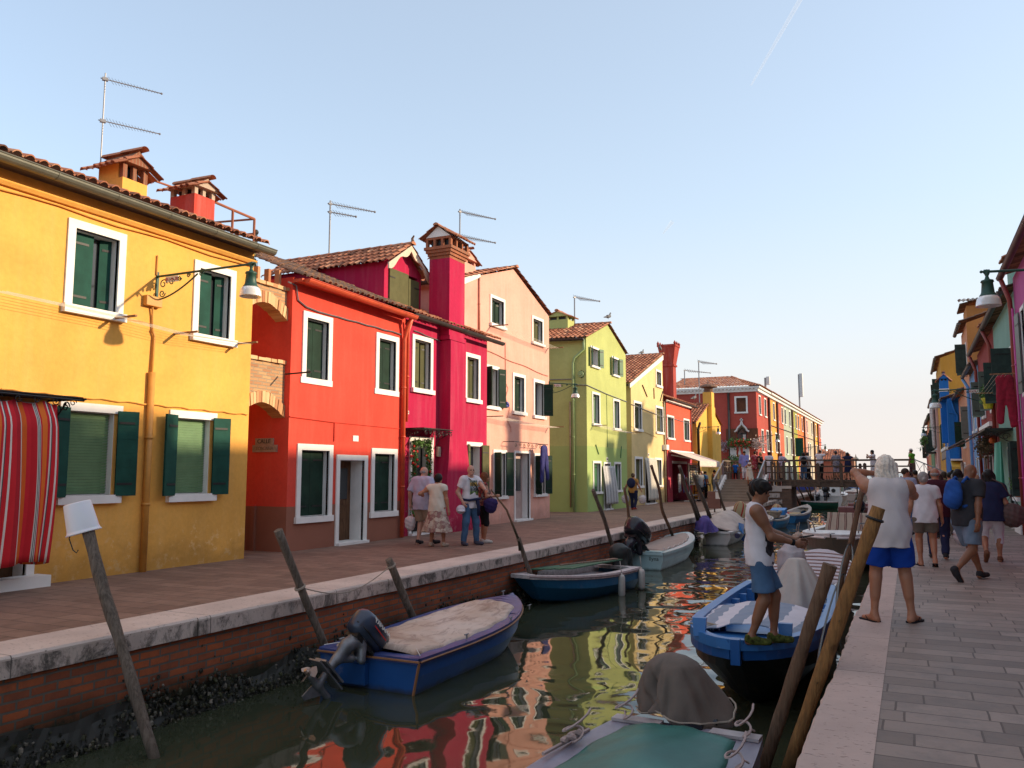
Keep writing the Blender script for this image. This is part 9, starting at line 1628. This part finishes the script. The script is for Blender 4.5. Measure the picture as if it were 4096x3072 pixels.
worn('tied_pullover', 'navy pullover tied round the waist of the pointing man', 'pullover', [(-.21, .0, 1.02), (-.16, .15, 1.03), (0, .19, 1.02), (.15, .15, 1.0), (.21, 0, 1.02), (.12, -.16, 1.02), (-.12, -.16, 1.02), (-.21, 0, 1.02)], .036, NAV, .8); m = MB(); m.tube([Wm((-.05, .20, 1.0)), Wm((-.06, .23, .85)), Wm((-.09, .20, .66))], [.045, .04, .035], 7); o = part('pullover_sleeve', m, NAV, None, True, at=tuple(Wm((0, .2, .9)))); tag(o, 'hanging sleeve of the navy pullover tied at the waist', 'pullover')
cp = Wm((.33, .08, .80)); c = thing('cap', 'white baseball cap held at the hip of the pointing man', 'cap', tuple(cp)); s = SDF(.009); s.ell((0, 0, 0), (.10, .11, .10), .01); s.ell((.05, -.06, -.03), (.09, .09, .03), .02); V, F = s.mesh(); part_vf('crown', V, F, fab('white cap', (.52, .48, .54)), c)
wp = Wm(I9['hd'][0][0]-I9['hd'][0][1]*.13); m = MB(); dd_ = np.array(Matrix.Rotation(rad(-22)-math.pi/2, 3, 'Z'))@I9['hd'][0][1]; m.tube([wp-dd_*.012, wp+dd_*.012], .034, 10); o = part('watch', m, STEEL, None, at=tuple(wp)); tag(o, 'silver wrist watch on the outstretched arm', 'watch')
person('red haired woman in patterned top half hidden behind the pointing man', (-8.95, 17.15, 0), rad(40), 1.62, .011, 'tan', ('long', 'red'), ('top', floral('red dark print cloth', (.06, .04, .05), (.30, .05, .04), (.25, .22, .18), 25), .05, .45), ('trousers', BLK_, .24, .01), fab('white sandal', (.5, .46, .42)), female=True, hands=(None, (.22, .24, 1.08)))
bag('dark purple hip bag carried behind the pointing man', (-8.66, 16.95, 1.08), .30, .36, fab('dark purple cloth', (.03, .02, .09)), 'handbag', .02, .14)
# backpack woman
g0 = gz('F', 1290, 470); t, Wm, I_ = person('woman with hair in a bun, mustard top and navy backpack carrying two bags', g0, rad(85), 1.62, .018, 'tan', ('bun', 'brown'), ('top', fab('mustard cotton', (.40, .20, .06)), .5, .46), ('trousers', NAV, .05), fab('red sandal', (.3, .05, .04)), feet=((-.09, .1, 0), (.1, -.1, .02)), female=True, girth=1.12, hands=((-.36, .02, .85), (.36, .05, .85)))
c = thing('backpack', 'navy backpack worn by the woman carrying two shopping bags', 'bag', tuple(Wm((0, -.2, 1.18)))); s = SDF(.018); s.ell((0, 0, 0), (.19, .12, .22), .02); V, F = s.mesh(); part_vf('bag', V, F, NAV, c)
for i, lab in ((0, 'green white shopping bag in the left hand of the backpack woman'), (1, 'pink white shopping bag in the right hand of the backpack woman')): bag(lab, Wm(I_['hd'][i][0]), .34, .40, PLA, hang=.08)
# shop people
person('man in grey tee shirt and black shorts standing at the postcard rack', (-10.95, 46.6+1.4, 0), rad(150), 1.76, None, 'tan', ('short', 'brown'), ('top', GRY, .6, .45), ('shorts', BLK_, .31, .03), SHOEM, hands=((-.15, .32, 1.12), None), head=(0, .4))
xx = fy('H', 430, 1100, 51.5)[0]; person('white haired man in bright blue polo shirt and black shorts by the bridge', (xx, 51.5, 0), rad(85), 1.74, None, 'tan', ('short', 'white'), ('shirt', BLUS, .6, .44, .03), ('shorts', BLK_, .33, .03), SHOEM, girth=1.15)
xx = fy('H', 455, 1100, 53.5)[0]; person('dark haired person behind the man in the bright blue polo', (xx, 53.5, 0), rad(60), 1.74, None, 'tan', ('short', 'black'), ('top', fab('pale blue cotton', (.30, .34, .45)), .6, .45), ('trousers', BLK_, .05), SHOEM, head=(.3, .2))
xx = fy('H', 408, 1100, 54.0)[0]; person('brown haired person half hidden left behind the bright blue polo', (xx, 54.2, 0), rad(100), 1.70, None, 'tan', ('short', 'brown'), ('top', WHT, .6, .45), ('trousers', BLK_, .05), SHOEM)
xx = fy('H', 528, 1100, 53.0)[0]; person('woman in sleeveless top looking down beside the iron fence', (xx, 53.0, .15), rad(20), 1.66, None, 'tan', ('updo', 'black'), ('top', fab('greenish cotton', (.12, .16, .13)), -1, .45), ('trousers', DEN, .05), SHOEM, female=True, hands=((-.1, .3, 1.05), (.1, .3, 1.05)), head=(0, .5))
# on the bridge
DK = 1.22; BR = 'people on the footbridge'
def bp_(k, x, y, lab, az, H, hair, top, low, z=DK, **kw): xx = fy(k, x, 500, y)[0]; return person(lab, (xx, y, z), rad(az), H, .021, kw.pop('skin', 'tan'), hair, top, low, kw.pop('shoes', SHOEM), group=BR, **kw)
LAV = fab('lavender blue shirt', (.20, .22, .50)); 
bp_('Q', 600, 51.5, 'man in lavender shirt and white trousers at the top of the steps', -75, 1.74, ('short', 'black'), ('shirt', LAV, 1.7, .44, .025), ('trousers', WHT, .05), head=(0, .5), hands=((-.1, .28, 1.12), None), belly=.6)
bp_('Q', 690, 49.9, 'girl in cream dress coming down the steps with a white phone', -78, 1.52, ('long', 'red'), ('dress', CRM, .12, .30, .014, .06), None, z=.76, hands=((-.08, .26, 1.36), (.08, .26, 1.36)), elb=((-.9, .2, -.8), (.9, .2, -.8)), female=True, feet=((-.08, .12, 0), (.08, -.1, .12)))
ph = fy('Q', 690, 500, 49.9)[0]; m = MB(); m.box(ph-.02, ph+.16, 49.60, 49.62, 2.14, 2.24); o = part('phone', m, SIGNW, None, at=(ph, 49.6, 2.2)); tag(o, 'white phone held up before the face of the girl on the steps', 'phone')
bp_('Q', 800, 52.3, 'dark haired woman in red patterned dress on the bridge landing', 110, 1.72, ('short', 'black'), ('dress', floral('red dotted cloth', (.30, .02, .04), (.34, .05, .06), (.40, .2, .2), 20), .4, .36, .02, .04), None, female=True, hands=((-.2, .3, 1.1), None))
bp_('Q', 900, 52.2, 'blond woman in black top facing right on the landing', -20, 1.66, ('bob', 'blond'), ('top', BLK_, .2, .45), ('trousers', fab('green brown cloth', (.12, .13, .08)), .05), female=True, hands=(None, (.2, .25, 1.0)))
bp_('Q', 1065, 52.1, 'woman with dark updo in white blouse seen from behind on the bridge', 100, 1.66, ('updo', 'black'), ('shirt', WHT, .5, .46, .03), ('trousers', WHT, .05), female=True)
bp_('Q', 1310, 52.4, 'bald man in pink shirt with hand on hip on the bridge', 150, 1.62, ('bald', 'black'), ('shirt', fab('pale pink shirt', (.50, .38, .48)), 1.3, .45, .025), ('trousers', BEIG, .05), hands=(None, (.24, .02, .98)), elb=(None, (1, -.6, 0)), skin='brown')
bp_('O', 590, 52.3, 'girl with long dark hair and black backpack on the bridge', 95, 1.62, ('long', 'black'), ('top', GRY, .6, .46), ('trousers', DEN, .05), female=True)
xq = fy('O', 595, 500, 52.1)[0]; c = thing('backpack', 'black backpack of the dark haired girl on the bridge', 'bag', (xq, 52.05, DK+1.12)); s = SDF(.02); s.ell((0, 0, 0), (.17, .11, .24), .02); V, F = s.mesh(); part_vf('bag', V, F, BLK_, c)
bp_('O', 645, 52.9, 'woman with long brown hair in pale blouse next to the girl with black backpack', 60, 1.64, ('long', 'brown'), ('shirt', CRM, .6, .40, .03), ('trousers', BLK_, .05), female=True)
bp_('O', 828, 52.2, 'stout man in white shirt lifting a camera, black strap across his back', 60, 1.76, ('short', 'black'), ('top', WHT, .5, .46), ('trousers', BLK_, .05), hands=((-.1, .28, 1.62), (.1, .3, 1.62)), elb=((-1, 0, -.3), (1, 0, -.3)), girth=1.15)
bp_('O', 1068, 52.4, 'woman in floppy dark hat and patterned blouse on the bridge', 100, 1.66, ('short', 'brown'), ('shirt', floral('grey blue print', (.18, .18, .22), (.30, .26, .28), (.1, .1, .15), 18), .9, .44, .03), ('shorts', fab('lilac cloth', (.4, .33, .42)), .25, .03), hat=fab('dark hat', (.06, .07, .09)), female=True)
bp_('O', 1240, 52.4, 'woman in dark blue dress photographing with raised arms on the bridge', 95, 1.60, ('long', 'black'), ('dress', NAV, .4, .24, .02, .05), None, female=True, hands=((-.1, .26, 1.42), (.1, .26, 1.42)), elb=((-1, 0, -.6), (1, 0, -.6)))
bp_('O', 1612, 52.3, 'woman with long dark hair in white dress holding a phone mid bridge', 200, 1.72, ('long', 'black'), ('dress', WHT, .5, .10, .02, .03), None, female=True, hands=((-.05, .3, 1.42), (.08, .3, 1.42)), elb=((-1, 0, -.8), (1, 0, -.8)))
bp_('K', 560, 52.2, 'person in white hat and bright green vest at the right end of the bridge', 150, 1.74, ('short', 'black'), ('top', fab('green vest', (.10, .35, .03)), .4, .46), ('trousers', fab('maroon cloth', (.1, .04, .05)), .05), hat=fab('white hat', (.55, .5, .48)), hands=(None, (.08, .2, 1.5)), elb=(None, (1, 0, -.5)))
bp_('Q', 425, 53.0, 'person in vivid blue top sitting low behind the landing rail', 90, 1.05, ('short', 'black'), ('top', fab('vivid blue', (.01, .10, .40)), .6, .40), ('trousers', BLK_, .05))
# boy on the blue boat
bpz = ZW+.855; gp = gz('M', 1235, 712, bpz); t, Wm, IB = person('teenage boy in white tank top and denim shorts standing on the blue boat', gp, rad(12), 1.70, .0085, 'brown', ('mop', 'black'), ('top', WHT, -1, .47, .018, .016), ('shorts', DEN, .315, .03), fab('green camouflage trainer', (.06, .07, .015), .9, 25), feet=((-.07, .12, 0), (.08, -.11, 0)), head=(.35, .15), hands=((-.06, .36, 1.06), (.12, .34, 1.04)), elb=((-.3, -1, -.4), (.4, -1, -.3)), girth=.92, toe=(.1, .1), lean=-.03)
m = MB(True)
def fr_(u, v): a = -1.1+2.3*u; z = 1.16-.34*v; r = .168+.014*v; return (r*math.sin(a)*1.0, r*.80*math.cos(a)+.004, z)
m.grid(fr_, 16, 6, True); part('shirt_print', m, fab('dark shirt print', (.035, .03, .035), .6, 20), t, True)
pq = Wm((.02, .47, 1.10)); m = MB(); Rz_ = np.array(Matrix.Rotation(rad(12)-math.pi/2, 3, 'Z')); m.obox(pq, Rz_@np.array((.035, 0, 0)), Rz_@np.array((0, .07, .012)), (0, 0, .005)); o = part('phone', m, BLK_, None, at=tuple(pq)); tag(o, 'dark phone in the hands of the boy on the boat', 'phone')
wq = Wm(IB['hd'][1][0]-IB['hd'][1][1]*.12); dd_ = Rz_@IB['hd'][1][1]; m = MB(); m.tube([wq-dd_*.015, wq+dd_*.015], .034, 10); o = part('watch', m, BLK_, None, at=tuple(wq)); tag(o, 'dark wrist watch of the boy on the boat', 'watch')
